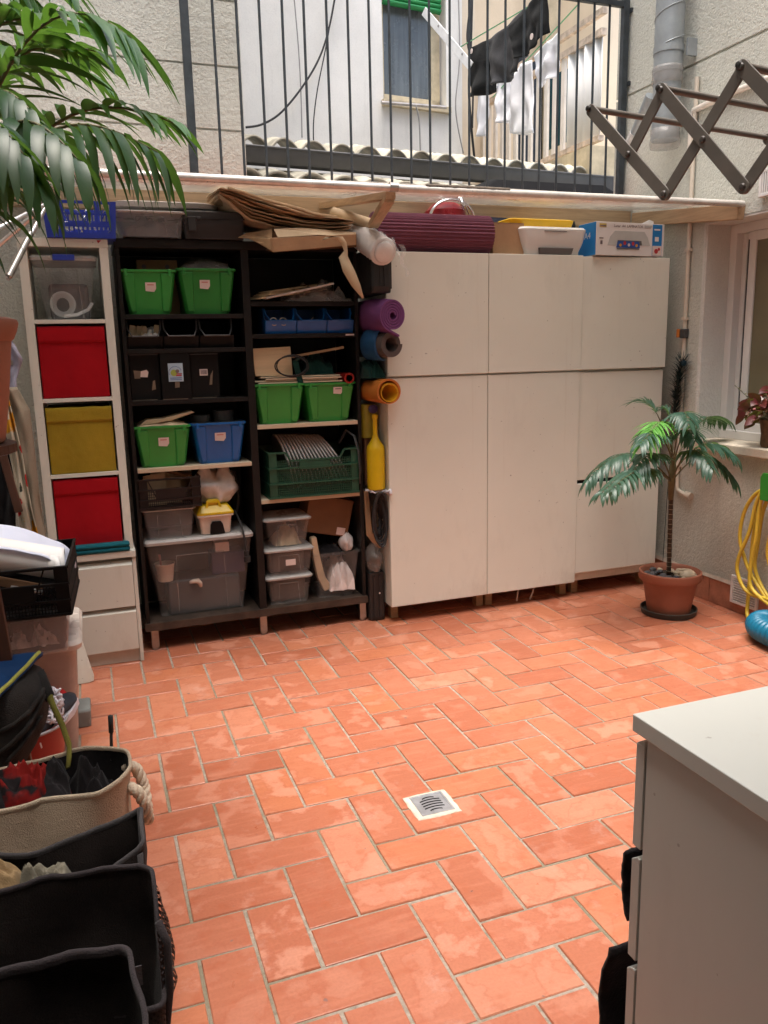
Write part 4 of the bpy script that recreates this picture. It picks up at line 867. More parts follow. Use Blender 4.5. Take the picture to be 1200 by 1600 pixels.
q = MB().box(.055, .105, -.0915, -.0905, .008, .05).xf(Matrix.Translation((1.205, 4.36, .505)) @ Matrix.Rotation(math.radians(13), 4, 'Y')); q.build('paper_label', 'label_paper', cbx)

# ---------------------------------------------------------------- white tower of four cubes on a two drawer chest
KX0, KX1, KY0, KY1 = -.226, .158, 4.09, 4.50
dc = thing('drawer_chest', 'low white chest of two drawers under the tower of cubes', 'chest', (-.02, 4.3, 0))
KY0 = 4.045; m = MB().box(-.232, -.215, KY0 + .004, KY1, .001, .545).box(.145, .163, KY0 + .004, KY1, .001, .545).box(-.215, .145, KY0 + .06, KY1, .06, .54).box(-.215, .145, KY0 + .02, KY0 + .035, .001, .066)
m.build('carcass', 'white_foil', dc, bevel=.0015); B(-.234, .165, KY0 - .004, KY1, .546, .578).build('top', 'white_foil', dc, bevel=.002)
for z0, z1 in ((.296, .508), (.072, .268)):
    d = MB().box(-.213, .143, KY0 - .006, KY0 + .012, z0, z1).prism([(-.213, KY0 - .006, z1), (-.213, KY0 + .012, z1), (-.213, KY0 + .03, z1 + .018), (-.213, KY0 + .022, z1 + .018)], (.356, 0, 0)); d.build('drawer_front', 'white_foil', dc, bevel=.0015)
KY0 = 4.09; kt = thing('cube_tower', 'narrow white tower of four open cubes standing on the drawer chest', 'shelf', (-.03, 4.3, .579))
m = MB().box(KX0, KX0 + .038, KY0, KY1, .579, 2.008).box(KX1 - .038, KX1, KY0, KY1, .579, 2.008)
m.build('side_panel', 'white_laminate', kt, bevel=.001); B(KX0 - .001, KX1 + .001, KY0 - .001, KY1, 2.0085, 2.045).build('top_panel', 'white_laminate', kt, bevel=.001)
B(KX0 + .0385, KX1 - .0385, KY0, KY1, .580, .612).build('bottom_panel', 'white_laminate', kt, bevel=.001)
KZ = (.960, 1.318, 1.678)
for z in KZ: B(KX0 + .0385, KX1 - .0385, KY0 + .001, KY1, z - .009, z + .009).build('shelf_board', 'white_laminate', kt, bevel=.001)
MB().prism([(.118, KY0 - .0016, 2.026), (.132, KY0 - .0016, 2.040), (.112, KY0 - .0016, 2.040)], (0, -.0006, 0)).build('sticker_scrap', 'red_ink', kt)
def fabric_box(z0, z1, mat, label, fold, top):
    x0, x1 = KX0 + .044, KX1 - .046; t = thing('fabric_box', label, 'box', (-.03, 4.3, z0), 'fabric boxes in the white tower'); y0, y1 = KY0 + .012, KY1 - .03
    def face(u, v):
        x = x0 + u * (x1 - x0); z = z0 + .001 + v * (top - z0)
        bulge = .004 * math.sin(PI * u) * math.sin(PI * v) + .0035 * nz(u * 3, v * 3, z0 * 9) * math.sin(PI * u) + .0012 * nz(u * 11, v * 11, z0)
        return Vector((x, y0 - bulge, z + (.004 * nz(u * 4, 2, z0 * 7) if v > .99 else 0)))
    m = MB().grid(36, 36, face); m.build('front_panel', mat, t, smooth=True, solid=.003)
    MB().box(x0 + .001, x0 + .004, y0 + .003, y1, z0 + .001, top - .004).box(x1 - .004, x1 - .001, y0 + .003, y1, z0 + .001, top - .004).box(x0 + .004, x1 - .004, y1 - .003, y1, z0 + .001, top - .004).box(x0 + .004, x1 - .004, y0 + .003, y1 - .003, z0 + .001, z0 + .005).build('box_body', mat, t)
    def cuff(u, v):
        p = face(u, .775 + .225 * v); p.y -= .0045 - (.003 * (v > .99)); return p
    MB().grid(36, 6, cuff).build('folded_cuff', mat, t, smooth=True, solid=.003)
    return t
fabric_box(KZ[1] + .009, KZ[2] - .010, 'red_fabric', 'bright red fabric box above the mustard one', 1, 1.655)
fabric_box(KZ[0] + .009, KZ[1] - .010, 'mustard_fabric', 'mustard yellow fabric box between two red ones', 1, 1.283)
fabric_box(.612, KZ[0] - .010, 'red_fabric', 'red fabric box in the lowest cube below the mustard one', 1, .940)
tw = thing('folded_towel', 'folded teal towel on the drawer chest in front of the white tower', 'towel', (-.0, 4.09, .579)); 
for z in (.5795, .602): MB().ring([rr_loop(-.16, .138, 4.040, 4.086, z, .012), rr_loop(-.164, .142, 4.032, 4.086, z + .010, .012), rr_loop(-.16, .137, 4.038, 4.086, z + .021, .012)]).build('fold', 'teal_fabric', tw, smooth=40, bevel=.004)
wt = lidded_tub('clear box with a white lid and blue clasp in the white tower', -.175, .098, KY0 + .02, KY1 - .04, KZ[2] + .009, 1.975, mat='clear_tub_cool', lidmat='clear_lid', tp=.04, lidh=.024)
B(-.085, .010, KY0 + .004, KY0 + .03, 1.950, 1.977).build('clasp', 'basket_blue', wt, bevel=.003)
rt = MB()
for k in range(4): rt.tube([(-.06 + (.052 - k * .006) * math.cos(a), KY0 + .09 + k * .012, 1.760 + (.055 - k * .006) * math.sin(a)) for a in [2 * PI * i / 26 for i in range(26)]], .009, 6, closed=True, flat=.4)
rt.tube([(-.06, KY0 + .075, 1.705), (0, KY0 + .07, 1.712), (.05, KY0 + .08, 1.735), (.07, KY0 + .08, 1.765)], .012, 6, flat=.4)
tag(rt.build('white_tape_coil', 'paper', smooth=True), 'coil of white tape inside the clear box in the white tower', 'coil')
tag(B(-.12, .06, KY0 + .16, KY1 - .08, KZ[2] + .014, 1.86).build('dark_contents', 'grey_foam', bevel=.02), 'dark grey contents behind the white coil in the tower box', 'contents')

# things on top of the tower and of the shelving
bk_ = thing('plastic_basket', 'blue plastic basket with slotted sides on top of the white tower', 'basket', (.05, 4.2, 2.046))
x0, x1, y0, y1, z0, z1 = -.105, .205, 4.06, 4.30, 2.0465, 2.205
m = MB(); th = .004; tpx = .018
def wallq(a, b, s0, s1, mbx):   # pierced wall from rows of slots
    a, b = Vector(a), Vector(b); n = 13; nrm = (b - a).cross(Vector((0, 0, 1))).normalized() * th
    rows = ((0, .14, 0), (.14, .30, 1), (.30, .42, 0), (.42, .62, 1), (.62, .68, 0), (.68, .92, 2), (.92, 1, 0))
    for r0, r1, kind in rows:
        zz0, zz1 = z0 + (z1 - z0) * r0, z0 + (z1 - z0) * r1
        def pt(u, z, o): 
            k = (z - z0) / (z1 - z0); c_ = (a + b) / 2; return c_ + (a + (b - a) * u - c_) * (1 + .06 * (k - 1)) - nrm * ((1 - k) * 3) + Vector((0, 0, z - a.z)) + nrm * o
        def slab(u0, u1): mbx.hexa([pt(u0, zz0, 0), pt(u1, zz0, 0), pt(u1, zz0, 1), pt(u0, zz0, 1), pt(u0, zz1, 0), pt(u1, zz1, 0), pt(u1, zz1, 1), pt(u0, zz1, 1)])
        if kind == 0: slab(0, 1)
        elif kind == 1:
            slab(0, .06); slab(.94, 1)
            for k in range(n + 1):
                u = .06 + .88 * k / n; slab(u - .012, u + .012)
        else:
            slab(0, .08); slab(.20, .28); slab(.70, .78); slab(.92, 1)
for a, b in (((x0, y0, z0), (x1, y0, z0)), ((x1, y0, z0), (x1, y1, z0)), ((x1, y1, z0), (x0, y1, z0)), ((x0, y1, z0), (x0, y0, z0))): wallq(a, b, 0, 1, m)
m.box(x0 + .01, x1 - .01, y0 + .01, y1 - .01, z0, z0 + .004); m.build('basket_body', 'basket_blue', bk_)
hk = MB()
for i in range(16):
    x = random.uniform(-.07, .17); y = random.uniform(4.09, 4.26); z = 2.06 + random.random() * .08; d = Vector((random.uniform(-1, 1), random.uniform(-1, 1), random.uniform(-.2, 1))).normalized() * .06
    hk.tube([(x, y, z), Vector((x, y, z)) + d * .5 + Vector((0, 0, .01)), Vector((x, y, z)) + d], .005, 6)
tag(hk.build('metal_oddments', 'chrome'), 'shiny metal oddments heaped in the blue basket', 'metal parts')
lidded_tub('wide clear box with a domed lid beside the blue basket on the shelving top', .215, .515, 4.12, 4.40, 2.0635, 2.185, mat='clear_tub_cool', tp=.012, lidh=.012)
tag(crumple(.24, .49, 4.14, 4.38, 2.07, .09, 71, 20, 16, .4).build('mixed_contents', 'grey_foam', smooth=True), 'greyish contents of the clear box on the shelving top', 'contents')
wl = MB().ring([rr_loop(.19, .72, 4.30, 4.53, 2.23, .08), rr_loop(.19, .72, 4.29, 4.53, 2.252, .09), rr_loop(.21, .70, 4.30, 4.52, 2.258, .09)])
tw_ = thing('white_basin', 'pale rounded basin lid standing behind the clear box and the black case', 'basin', (.45, 4.42, 2.0635))
MB().ring([rr_loop(.24, .67, 4.41, 4.50, 2.0635, .03), rr_loop(.20, .71, 4.405, 4.52, 2.23, .03)]).build('basin_body', 'clear_lid', tw_, smooth=30); wl.xf(Matrix.Translation((0, 0, 0))); wl.build('rim', 'milky_lid', tw_, smooth=30)
bc_ = thing('black_case', 'low black plastic case on the shelving top beside the wide clear box', 'case', (.66, 4.2, 2.0635))
MB().ring([rr_loop(.520, .803, 4.14, 4.38, 2.0635, .012), rr_loop(.512, .808, 4.13, 4.39, 2.13, .015), rr_loop(.516, .806, 4.13, 4.38, 2.188, .02), rr_loop(.53, .80, 4.15, 4.37, 2.196, .02)]).build('case_body', 'case_black', bc_, bevel=.004)
MB().box(.535, .575, 4.120, 4.133, 2.095, 2.165).box(.575, .600, 4.122, 4.131, 2.150, 2.165).build('latch', 'case_black', bc_, bevel=.004)
B(.512, .808, 4.1245, 4.129, 2.155, 2.160).build('seam', 'case_black', bc_)
# ---------------------------------------------------------------- paper and card on the shelving top, right bay
def P3(px, py, Y): return at(px, py, Y=Y)
ks = thing('kraft_paper_stack', 'thick curling stack of brown kraft paper sheets on top of the shelving', 'paper', (1.1, 4.2, 2.20))
top = [(343, 294), (372, 302), (402, 312), (440, 322), (478, 334), (515, 340), (553, 346)]
bot = [(345, 305), (365, 322), (392, 343), (428, 353), (470, 359), (515, 360), (548, 355)]
for s in range(7):
    f = s / 6
    def fn(u, v, f=f, s=s):
        i = min(int(u * 6), 5); t = u * 6 - i
        a = Vector(top[i]).lerp(Vector(top[i + 1]), t); b = Vector(bot[i]).lerp(Vector(bot[i + 1]), t); q = a.lerp(b, f)
        Y = 4.02 + .03 * nz(u * 3, s) + .015 * s * (1 - u)
        p = at(q.x, q.y, Y=Y); p.y += v * .42; p.z += .03 * v * (1 - f) + .006 * nz(u * 6, v * 4, s * 3.3) + .012 * nz(u * 2.3, v * 2, s * 5.1) * (1 if v else .6)
        if v == 0: p.y -= .03 * nz(u * 4, s * 2.2); p.z += .004 * nz(u * 22, s * 3)
        return p
    MB().grid(48, 8, fn).build('paper_sheet', 'kraft' if s % 3 else 'kraft_light', ks, smooth=True, solid=.0025 + .002 * (s in (0, 3)))
def roll_edge(u, v):
    i = min(int(u * 5), 4); t = u * 5 - i; q = Vector(top[i]).lerp(Vector(top[i + 1]), t); p = at(q.x + 14, q.y - 1, Y=4.0); return p
MB().tube([roll_edge(i / 20, 0) + Vector((0, .02, .004 * nz(i * .9, 1))) for i in range(21)], [.011 + .004 * nz(i * .7, 5) for i in range(21)], 9, flat=.6).build('rolled_edge', 'kraft', ks, smooth=True)
fb = thing('flat_carton', 'flat open brown carton lying under the kraft paper stack, torn at its left end', 'box', (1.1, 4.2, 2.063))
a = at(425, 372, Y=4.0); b = at(557, 366, Y=4.0); c_ = at(557, 383, Y=4.0); d = at(428, 394, Y=4.0)
MB().prism([a, b, c_, d], (-.01, .007, .002)).build('front_side', 'cardboard', fb, bevel=.002)
h_ = lambda p, dy, dz=0: Vector((p.x - dy * .02, p.y + dy, max(p.z + dz, 2.066)))
MB().prism([d + Vector((0, .008, 0)), c_ + Vector((0, .008, 0)), h_(c_, .40, .03), h_(d, .40, .03)], (0, 0, .004)).build('box_floor', 'cardboard_dark', fb)
a2 = at(425, 357, Y=4.06); b2 = at(555, 362, Y=4.06)
def flap(u, v):
    p = a2.lerp(b2, u); p2 = p + Vector((0, .30, .012)); q = p.lerp(p2, v); q.z += .006 * nz(u * 5, v * 3, 3); return q
MB().prism([at(x_, y_, Y=Y_) for x_, y_, Y_ in ((428, 358, 4.02), (470, 356, 4.02), (556, 363, 4.02), (557, 371, 4.0), (500, 367, 4.0), (434, 371, 4.0))], (0, .004, .001)).build('top_flap', 'kraft_light', fb, bevel=.001)
MB().prism([at(x_, y_, Y=4.06) for x_, y_ in ((424, 362), (557, 366), (557, 386), (426, 394))], (0, .006, 0)).build('inside_shade', 'cardboard_dark', fb)  # dark strip standing in for the shade inside the carton
tn = MB().prism([at(425, 358, Y=4.03), at(425, 374, Y=4.01), at(428, 394, Y=4.0), at(405, 380, Y=4.03), at(388, 372, Y=4.08), at(372, 371, Y=4.12), at(385, 364, Y=4.14), at(410, 366, Y=4.10)], (0, .01, 0)); tn.build('torn_end', 'kraft', fb, bevel=.001)
ps = MB(); pts = [(505, 376, 3.975), (515, 370, 3.965), (528, 371, 3.96), (537, 380, 3.955), (540, 392, 3.955), (536, 402, 3.96), (545, 425, 3.955), (556, 447, 3.95), (567, 467, 3.95)]; ww = [.010, .020, .022, .012, .008, .022, .030, .022, .003]
vs = []
for (x, y, Y), w_ in zip(pts, ww): p = at(x, y, Y=Y); vs += [p + Vector((-w_, 0, 0)), p + Vector((w_, -.008, .004))]
ps.add(vs, [(2 * i, 2 * i + 1, 2 * i + 3, 2 * i + 2) for i in range(len(pts) - 1)])
tag(ps.build('paper_strip', 'kraft_light', smooth=True, solid=.0018), 'long torn strip of pale paper dangling from the flat carton', 'paper strip')
tag(MB().tube([at(520, 332, Y=4.2), at(585, 352, Y=4.05)], .028, 18).build('card_tube', 'kraft_light', smooth=40), 'pale cardboard tube lying under the diagonal pine brace', 'tube')
br = thing('bubble_wrap_roll', 'roll of white bubble wrap poking out over the shelving corner', 'roll', (1.47, 4.1, 2.1))
a = at(547, 357, Y=4.28); b = at(600, 394, Y=3.90); nseg = 22
rw_ = MB(); rad = []
rw_.tube([a.lerp(b, i / nseg) for i in range(nseg + 1)], [.060 + .009 * (i % 2) * (.6 if i < nseg else 0) + .006 * i / nseg for i in range(nseg + 1)], 22)
rw_.build('wrapped_roll', 'bubble_wrap', br, smooth=True)
n_ = (b - a).normalized(); MB().tube([b, b + n_ * .012, b + n_ * .02], [.056, .048, .02], 20).build('roll_end', 'bubble_wrap', br, smooth=True)
def loose(u, v):
    p = at(585 + 40 * u, 356 + 18 * u, Y=4.02 - .04 * u); p.z += .05 * v - .08 * u * (1 - v); p.y += .10 * v; return p + Vector((.02 * nz(u * 5, v * 4, 2), .02 * nz(u * 4, v * 4, 7), .02 * nz(u * 5, v * 5, 9)))
MB().grid(16, 10, loose).build('loose_end', 'bubble_loose', br, smooth=True)
def tail(u, v):
    p = at(622 + 8 * v + 10 * u, 382 + 50 * u, Y=3.97); p.x += .012 * math.sin(u * 9) - .01 * u * v; return p
MB().grid(14, 3, tail).build('loose_end', 'bubble_loose', br, smooth=True)

# ---------------------------------------------------------------- things squeezed between the shelving and the cabinets
tc_ = thing('tool_case', 'dark moulded plastic case jammed upright at the top of the gap beside the cabinets', 'case', (1.455, 4.15, 1.80))
MB().ring([rr_loop(1.402, 1.506, 3.955, 4.40, 1.800, .015), rr_loop(1.398, 1.507, 3.945, 4.40, 1.83, .02), rr_loop(1.398, 1.507, 3.945, 4.40, 2.0, .02), rr_loop(1.404, 1.50, 3.96, 4.40, 2.018, .015)]).build('case_body', 'case_black', tc_, bevel=.005)
for x in (1.440, 1.462): B(x, x + .006, 3.940, 3.946, 1.83, 1.99).build('rib', 'case_black', tc_, bevel=.002)
B(1.4985, 1.5075, 3.950, 4.03, 1.82, 2.0).build('rim', 'case_black', tc_, bevel=.002)
def spiral_roll(name, label, cx, cz, R, r0, turns, path, mat, th=.0075, sz=1.12, tail=0, cat='mat', core=None, sx=1.0):
    """a rolled mat: the spiral outline is swept from the back of the gap to the front"""
    n = int(30 * turns); out = []; inn = []
    for i in range(n + 1):
        a = 2 * PI * turns * i / n; r = r0 + (R - r0) * i / n
        out.append((r * math.cos(a) * sx, r * math.sin(a) * sz)); inn.append(((r - th) * math.cos(a) * sx, (r - th) * math.sin(a) * sz))
    if tail:
        ex, ez = out[-1]; ta = 2 * PI * turns; dx, dz = -math.sin(ta), math.cos(ta)
        for k in range(1, 5): out.append((ex + dx * tail * k / 4, ez + dz * tail * k / 4 - .004 * k)); inn.append((out[-1][0] - math.cos(ta) * th, out[-1][1] - math.sin(ta) * th))
    loop = out + inn[::-1]; L = []
    for (x, y, z, s, sxx) in path: L.append([Vector((x + p[0] * s * sxx, y, z + p[1] * s)) for p in loop])
    m = MB(); nn = len(loop); vs = [p for l in L for p in l]
    fs = [(i * nn + k, i * nn + (k + 1) % nn, (i + 1) * nn + (k + 1) % nn, (i + 1) * nn + k) for i in range(len(L) - 1) for k in range(nn)]
    h = len(out)
    for e in (0, len(L) - 1):
        o = e * nn
        for k in range(h - 1): fs.append((o + k, o + k + 1, o + nn - 2 - k, o + nn - 1 - k) if e else (o + nn - 1 - k, o + nn - 2 - k, o + k + 1, o + k))
    m.add(vs, fs); return tag(m.build(name, mat, smooth=50), label, cat)
px0 = [(1.452, 4.42, 1.700, .92, .55), (1.453, 4.10, 1.700, .95, .56), (1.462, 4.02, 1.696, .97, .68), (1.482, 3.97, 1.692, .96, .84), (1.498, 3.92, 1.688, .93, .92)]
spiral_roll('yoga_mat', 'rolled purple yoga mat with its spiral end sticking out over the white cabinet', 0, 0, .085, .022, 4.72, px0, 'purple_foam', .010, 1.06, .055)
px1 = [(1.452, 4.42, 1.545, .95, .62), (1.453, 4.10, 1.545, .98, .64), (1.468, 4.02, 1.545, 1, .8), (1.498, 3.95, 1.545, 1, .95)]
spiral_roll('sleeping_mat', 'rolled grey sleeping mat under the purple yoga mat', 0, 0, .064, .040, 2.0, px1, 'grey_foam', .012, 1.08)
def wrapfn(u, v):
    a = PI * .55 + u * PI * .95; y = 4.16 - v * .165
    return Vector((1.452 + .052 * math.cos(a) - .0 + .028 * v * v, y, 1.545 + .080 * math.sin(a)))
tag(MB().grid(18, 10, wrapfn).build('blue_cover', 'blue_foam', smooth=True, solid=.004), 'blue cover wrapped round the left side of the grey sleeping mat', 'cover')
tag(crumple(1.402, 1.505, 4.05, 4.35, 1.372, .105, 77, 20, 20, .35, .25).build('dark_bundle', 'dark_green_cloth', smooth=True), 'dark green rolled bundle squeezed under the grey sleeping mat', 'bundle')
px2 = [(1.452, 4.42, 1.302, .86, .72), (1.456, 4.10, 1.302, .9, .76), (1.478, 4.03, 1.302, 1, .9), (1.494, 3.985, 1.302, 1, 1.0)]
spiral_roll('orange_roll', 'roll of orange sheet with a dark outer layer in the gap beside the cabinets', 0, 0, .068, .060, 1.6, px2, 'orange_vinyl', .004, 1.0)
px3 = [(1.458, 4.42, 1.296, .8, .72), (1.464, 4.08, 1.296, .86, .8), (1.488, 4.02, 1.296, 1, .95), (1.498, 3.99, 1.296, 1, 1.0)]
spiral_roll('amber_roll', 'amber yellow sheet rolled inside the orange roll', 0, 0, .052, .046, 1.4, px3, 'amber_vinyl', .0045, 1.0)
yc = thing('olive_bottle', 'olive yellow canister with a violet cap behind the yellow bottle', 'canister', (1.452, 4.22, .98))
MB().lathe([(.050, 1.045), (.050, 1.200), (.046, 1.225), (.02, 1.23)], (1.453, 4.22, 0), 24).build('canister_body', 'olive_yellow', yc, smooth=40)
MB().lathe([(.0235, 0), (.0235, .02), (.016, .024)], (0, 0, 0), 20).xf(Matrix.Translation((1.462, 4.168, 1.203)) @ Matrix.Rotation(PI / 2, 4, 'X')).build('cap', 'violet_plastic', yc, smooth=40)
B(1.42, 1.49, 4.19, 4.40, .78, 1.044).build('support', 'cardboard_dark', yc)
yb = thing('yellow_bottle', 'bright yellow plastic bottle with a long narrow neck in the gap', 'bottle', (1.458, 4.12, .765))
MB().lathe([(.040, .7655), (.048, .772), (.050, .80), (.050, .985), (.046, 1.005), (.018, 1.048), (.013, 1.07), (.0125, 1.150), (.016, 1.155), (.016, 1.175), (.004, 1.18)], (1.458, 4.12, 0), 30).build('bottle_body', 'yellow_plastic', yb, smooth=35)
hc = thing('hanging_cables', 'thick hank of black cables hanging in the gap over a brown card', 'cables', (1.46, 4.12, .5))
for k in range(9):
    rx, rz = .012 + .0038 * k, .06 + .0115 * k
    MB().tube([(1.462 + rx * math.cos(a) + .003 * nz(a, k), 4.135 - .008 * k + .012 * math.sin(a * 2 + k), .605 + rz * math.sin(a)) for a in [2 * PI * i / 30 for i in range(30)]], .0062, 6, closed=True).build('cable_turn', 'cable', hc, smooth=True)
MB().prism([(1.404, 4.18, .75), (1.43, 4.18, .75), (1.44, 4.16, .52), (1.48, 4.15, .44), (1.49, 4.15, .42), (1.46, 4.16, .43), (1.41, 4.17, .50)], (0, .004, 0)).build('brown_card', 'cardboard', hc)
MB().beam((1.40, 4.14, .763), (1.51, 4.10, .762), .05, .004).build('hanging_cord', 'lace_white', hc)
tag(MB().tube([(1.41 + .012 * i, 4.085, .757 + .006 * math.sin(i * 2.1)) for i in range(10)], .004, 6).tube([(1.495, 4.075, .75), (1.515, 4.05, .765), (1.51, 4.04, .745)], .010, 7).build('string_lights', 'lace_white', smooth=True), 'short white cord with a plug under the yellow bottle', 'cord')
tag(bagfn(1.452, 4.18, .29, .048, .07, .17, 44, False).build('clear_bag', 'polythene_grey', smooth=True), 'crumpled clear plastic bag standing on the tall black case in the gap', 'bag')
uc = thing('upright_case', 'tall narrow black case standing on the floor in the gap, with one white dot', 'case', (1.458, 4.2, 0))
MB().ring([rr_loop(1.416, 1.500, 4.150, 4.42, .001, .012), rr_loop(1.408, 1.503, 4.145, 4.42, .02, .014), rr_loop(1.410, 1.503, 4.145, 4.42, .285, .014)]).build('case_body', 'case_black', uc, bevel=.003)
for x in (1.432, 1.466): B(x, x + .016, 4.138, 4.146, .02, .27).build('rib', 'case_black', uc, bevel=.003)
MB().disc((1.468, 4.1375, .165), .005, 12).build('white_dot', 'label_paper', uc)

# ---------------------------------------------------------------- white cabinets
CX = (1.508, 2.108, 2.708, 3.308); CF = 4.05
for i in range(3):
    x0, x1 = CX[i], CX[i + 1]; dz = (0, 0, -.004)[i]
    lbl = ('leftmost tall white cabinet, two plain doors, next to the rolled mats', 'middle tall white cabinet, two plain doors, under the white printer', 'right hand tall white cabinet with a drawer door at the bottom, behind the potted palm')[i]
    cab = thing('white_cabinet', lbl, 'cabinet', ((x0 + x1) / 2, 4.27, 0), 'white cabinets in a row')
    yo = (0, .004, .022)[i]
    B(x0 + .003, x1 - .003, CF + .024 + yo, CF + .43, .096, 2.012 + dz).build('carcass', 'white_laminate', cab, bevel=.001)
    e = .0022
    doors = [('upper_door', 1.377, 2.014 + dz, 0)]
    doors += [('lower_door', .098, 1.367, .006)] if i < 2 else [('lower_door', .726, 1.362, .010), ('drawer_front', .150, .704, .004)]
    for nm, z0, z1, back in doors:
        d = MB().box(x0 + e, x1 - e, CF + back + yo * .6, CF + back + yo * .6 + .016, z0, z1)
        if nm == 'upper_door' and i == 0: d.turn(.25, (x1, CF, 0), 'Z')
        if nm == 'upper_door' and i == 2: d.turn(-.6, (x0, CF, 0), 'Z')
        d.build(nm, 'white_laminate', cab, bevel=.0028)
    if i == 2: B(x0 + .004, x1 - .004, CF + .03, CF + .036, .705, .726).build('shadow_gap', 'black_card', cab)
    for fx_ in ((x0 + .03, x0 + .62 - .045) if i == 0 else (x0 + .035, x1 - .05)):
        B(fx_, fx_ + .045, CF + .10, CF + .15, .0, .0955).build('foot_block', 'wood_block', cab, bevel=.002)
        B(fx_, fx_ + .045, CF + .33, CF + .38, .0, .0955).build('foot_block', 'wood_block', cab, bevel=.002)
kb = MB().tube([(2.36, 4.13, .094), (2.345, 4.12, .05), (2.335, 4.11, .012)], .005, 6).tube([(2.47, 4.13, .094), (2.45, 4.12, .05), (2.425, 4.11, .012)], .005, 6)
tag(kb.build('cable_ends', 'milky_lid', smooth=True), 'two pale cable ends hanging under the middle cabinet', 'cable')

# on top of the cabinets
mt = thing('camping_mat', 'large rolled mauve ribbed camping mat lying along the cabinet top', 'mat', (1.81, 4.1, 2.02))
n = 120; prof = []; L = []
rc, zc, yc_ = .0935, 2.1185, 4.135
for s_ in range(15):
    u = s_ / 14; x = 1.475 + u * .665; L.append([Vector((x + .003 * nz(u * 9, k * .1), yc_ + (rc + .0035 * math.sin(k * 2 * PI / n * 34)) * math.cos(2 * PI * k / n) * 1.0, zc + (rc + .0035 * math.sin(k * 2 * PI / n * 34)) * math.sin(2 * PI * k / n) * 1.04)) for k in range(n)])
MB().ring(L).build('rolled_mat', 'mauve_foam', mt, smooth=60)
rp = thing('red_pan', 'red enamel pan with a chrome lid behind the mauve mat', 'pan', (1.95, 4.38, 2.016))
a = at(703, 345, Y=4.38)
MB().lathe([(.09, 2.016), (.12, 2.05), (.125, 2.20), (.115, 2.275), (.07, 2.315), (.0, 2.325)], (a.x - .03, 4.38, 0), 32).build('pan_body', 'red_enamel', rp, smooth=40)
MB().tube([(a.x - .03 + .135 * math.cos(t), 4.28 + .0 * t, 2.22 + .105 * math.sin(t)) for t in [PI * i / 20 for i in range(21)]], .010, 8, flat=.5).build('chrome_rim', 'chrome', rp, smooth=True)
MB().tube([(a.x + .005, 4.25, 2.325), (a.x + .02, 4.235, 2.265)], .011, 8).tube([(a.x + .0, 4.27, 2.335), (a.x + .04, 4.27, 2.30), (a.x + .075, 4.27, 2.24)], .006, 6).build('handle', 'chrome', rp, smooth=True)
nb = MB().ring([rr_loop(2.13, 2.52, 4.26, 4.46, 2.016, .03), rr_loop(2.13, 2.52, 4.25, 4.46, 2.20, .03), rr_loop(2.16, 2.50, 4.28, 4.44, 2.235, .03)])
for p in nb.v: p.z += .012 * nz(p.x * 12, p.y * 12, 3) if p.z > 2.1 else 0
tag(nb.build('navy_bag', 'navy_cloth', smooth=40), 'flattened navy cloth bag behind the small brown carton', 'bag')
carton('brown_carton', 'small brown carton between the mauve mat and the white printer', 2.152, 2.345, 4.09, 4.30, 2.016, 2.178, 'cardboard')
pr_ = thing('printer', 'white compact printer with sloping sides on top of the middle cabinet', 'printer', (2.53, 4.1, 2.016))
MB().ring([rr_loop(2.345, 2.69, 4.075, 4.38, 2.017, .03), rr_loop(2.325, 2.715, 4.055, 4.40, 2.08, .035), rr_loop(2.305, 2.735, 4.05, 4.41, 2.150, .04), rr_loop(2.315, 2.725, 4.06, 4.40, 2.162, .04)]).build('printer_body', 'printer_white', pr_, smooth=30)
MB().hexa([(2.43, 4.056, 2.018), (2.63, 4.056, 2.018), (2.63, 4.09, 2.018), (2.43, 4.09, 2.018), (2.42, 4.0505, 2.052), (2.64, 4.0505, 2.052), (2.64, 4.09, 2.052), (2.42, 4.09, 2.052)]).build('paper_slot', 'printer_grey', pr_, bevel=.003)
B(2.45, 2.59, 4.046, 4.052, 2.137, 2.140).build('seam_line', 'printer_grey', pr_)
yt = thing('yellow_tray', 'flat bright yellow plastic tray lying on the white printer', 'tray', (2.5, 4.25, 2.163))
MB().ring([rr_loop(2.27, 2.67, 4.12, 4.40, 2.163, .02), rr_loop(2.265, 2.675, 4.10, 4.42, 2.205, .02), rr_loop(2.275, 2.665, 4.12, 4.41, 2.212, .02)]).build('tray_body', 'bright_yellow', yt, smooth=40)
tag(MB().lathe([(.03, 2.163), (.035, 2.19), (.03, 2.215), (.01, 2.22)], (2.705, 4.20, 0), 16).build('black_knob', 'case_black', smooth=True), 'small round black object at the right end of the yellow tray', 'cup')  # unidentified round object, taken for a knob
lm_ = thing('laminator_carton', 'white and blue retail carton printed with a laminator', 'box', (3.0, 4.1, 2.016))
lx0, lx1, ly, lz0, lz1 = 2.775, 3.262, 4.045, 2.016, 2.198
rot = lambda m: m.turn(3.0, (2.9, 4.05, 2.016))
rot(B(lx0, lx1, ly, ly + .16, lz0 + .001, lz1)).build('box_body', 'box_white', lm_, bevel=.002)
rot(MB().prism([(lx0 - .0012, ly, lz0 + .002), (lx0 - .0012, ly + .158, lz0 + .002), (lx0 - .0012, ly + .158, lz1 - .002), (lx0 - .0012, ly, lz1 - .002)], (-.001, 0, 0))).build('blue_side', 'box_blue', lm_)
yy = ly - .0008
rot(B(lx0 + .400, lx0 + .470, yy - .0006, yy, lz0 + .004, lz1 - .004)).build('blue_band', 'box_blue', lm_)
rot(B(lx0 + .402, lx0 + .468, yy - .0014, yy - .0008, lz0 + .006, lz0 + .06)).build('small_picture', 'label_paper', lm_)
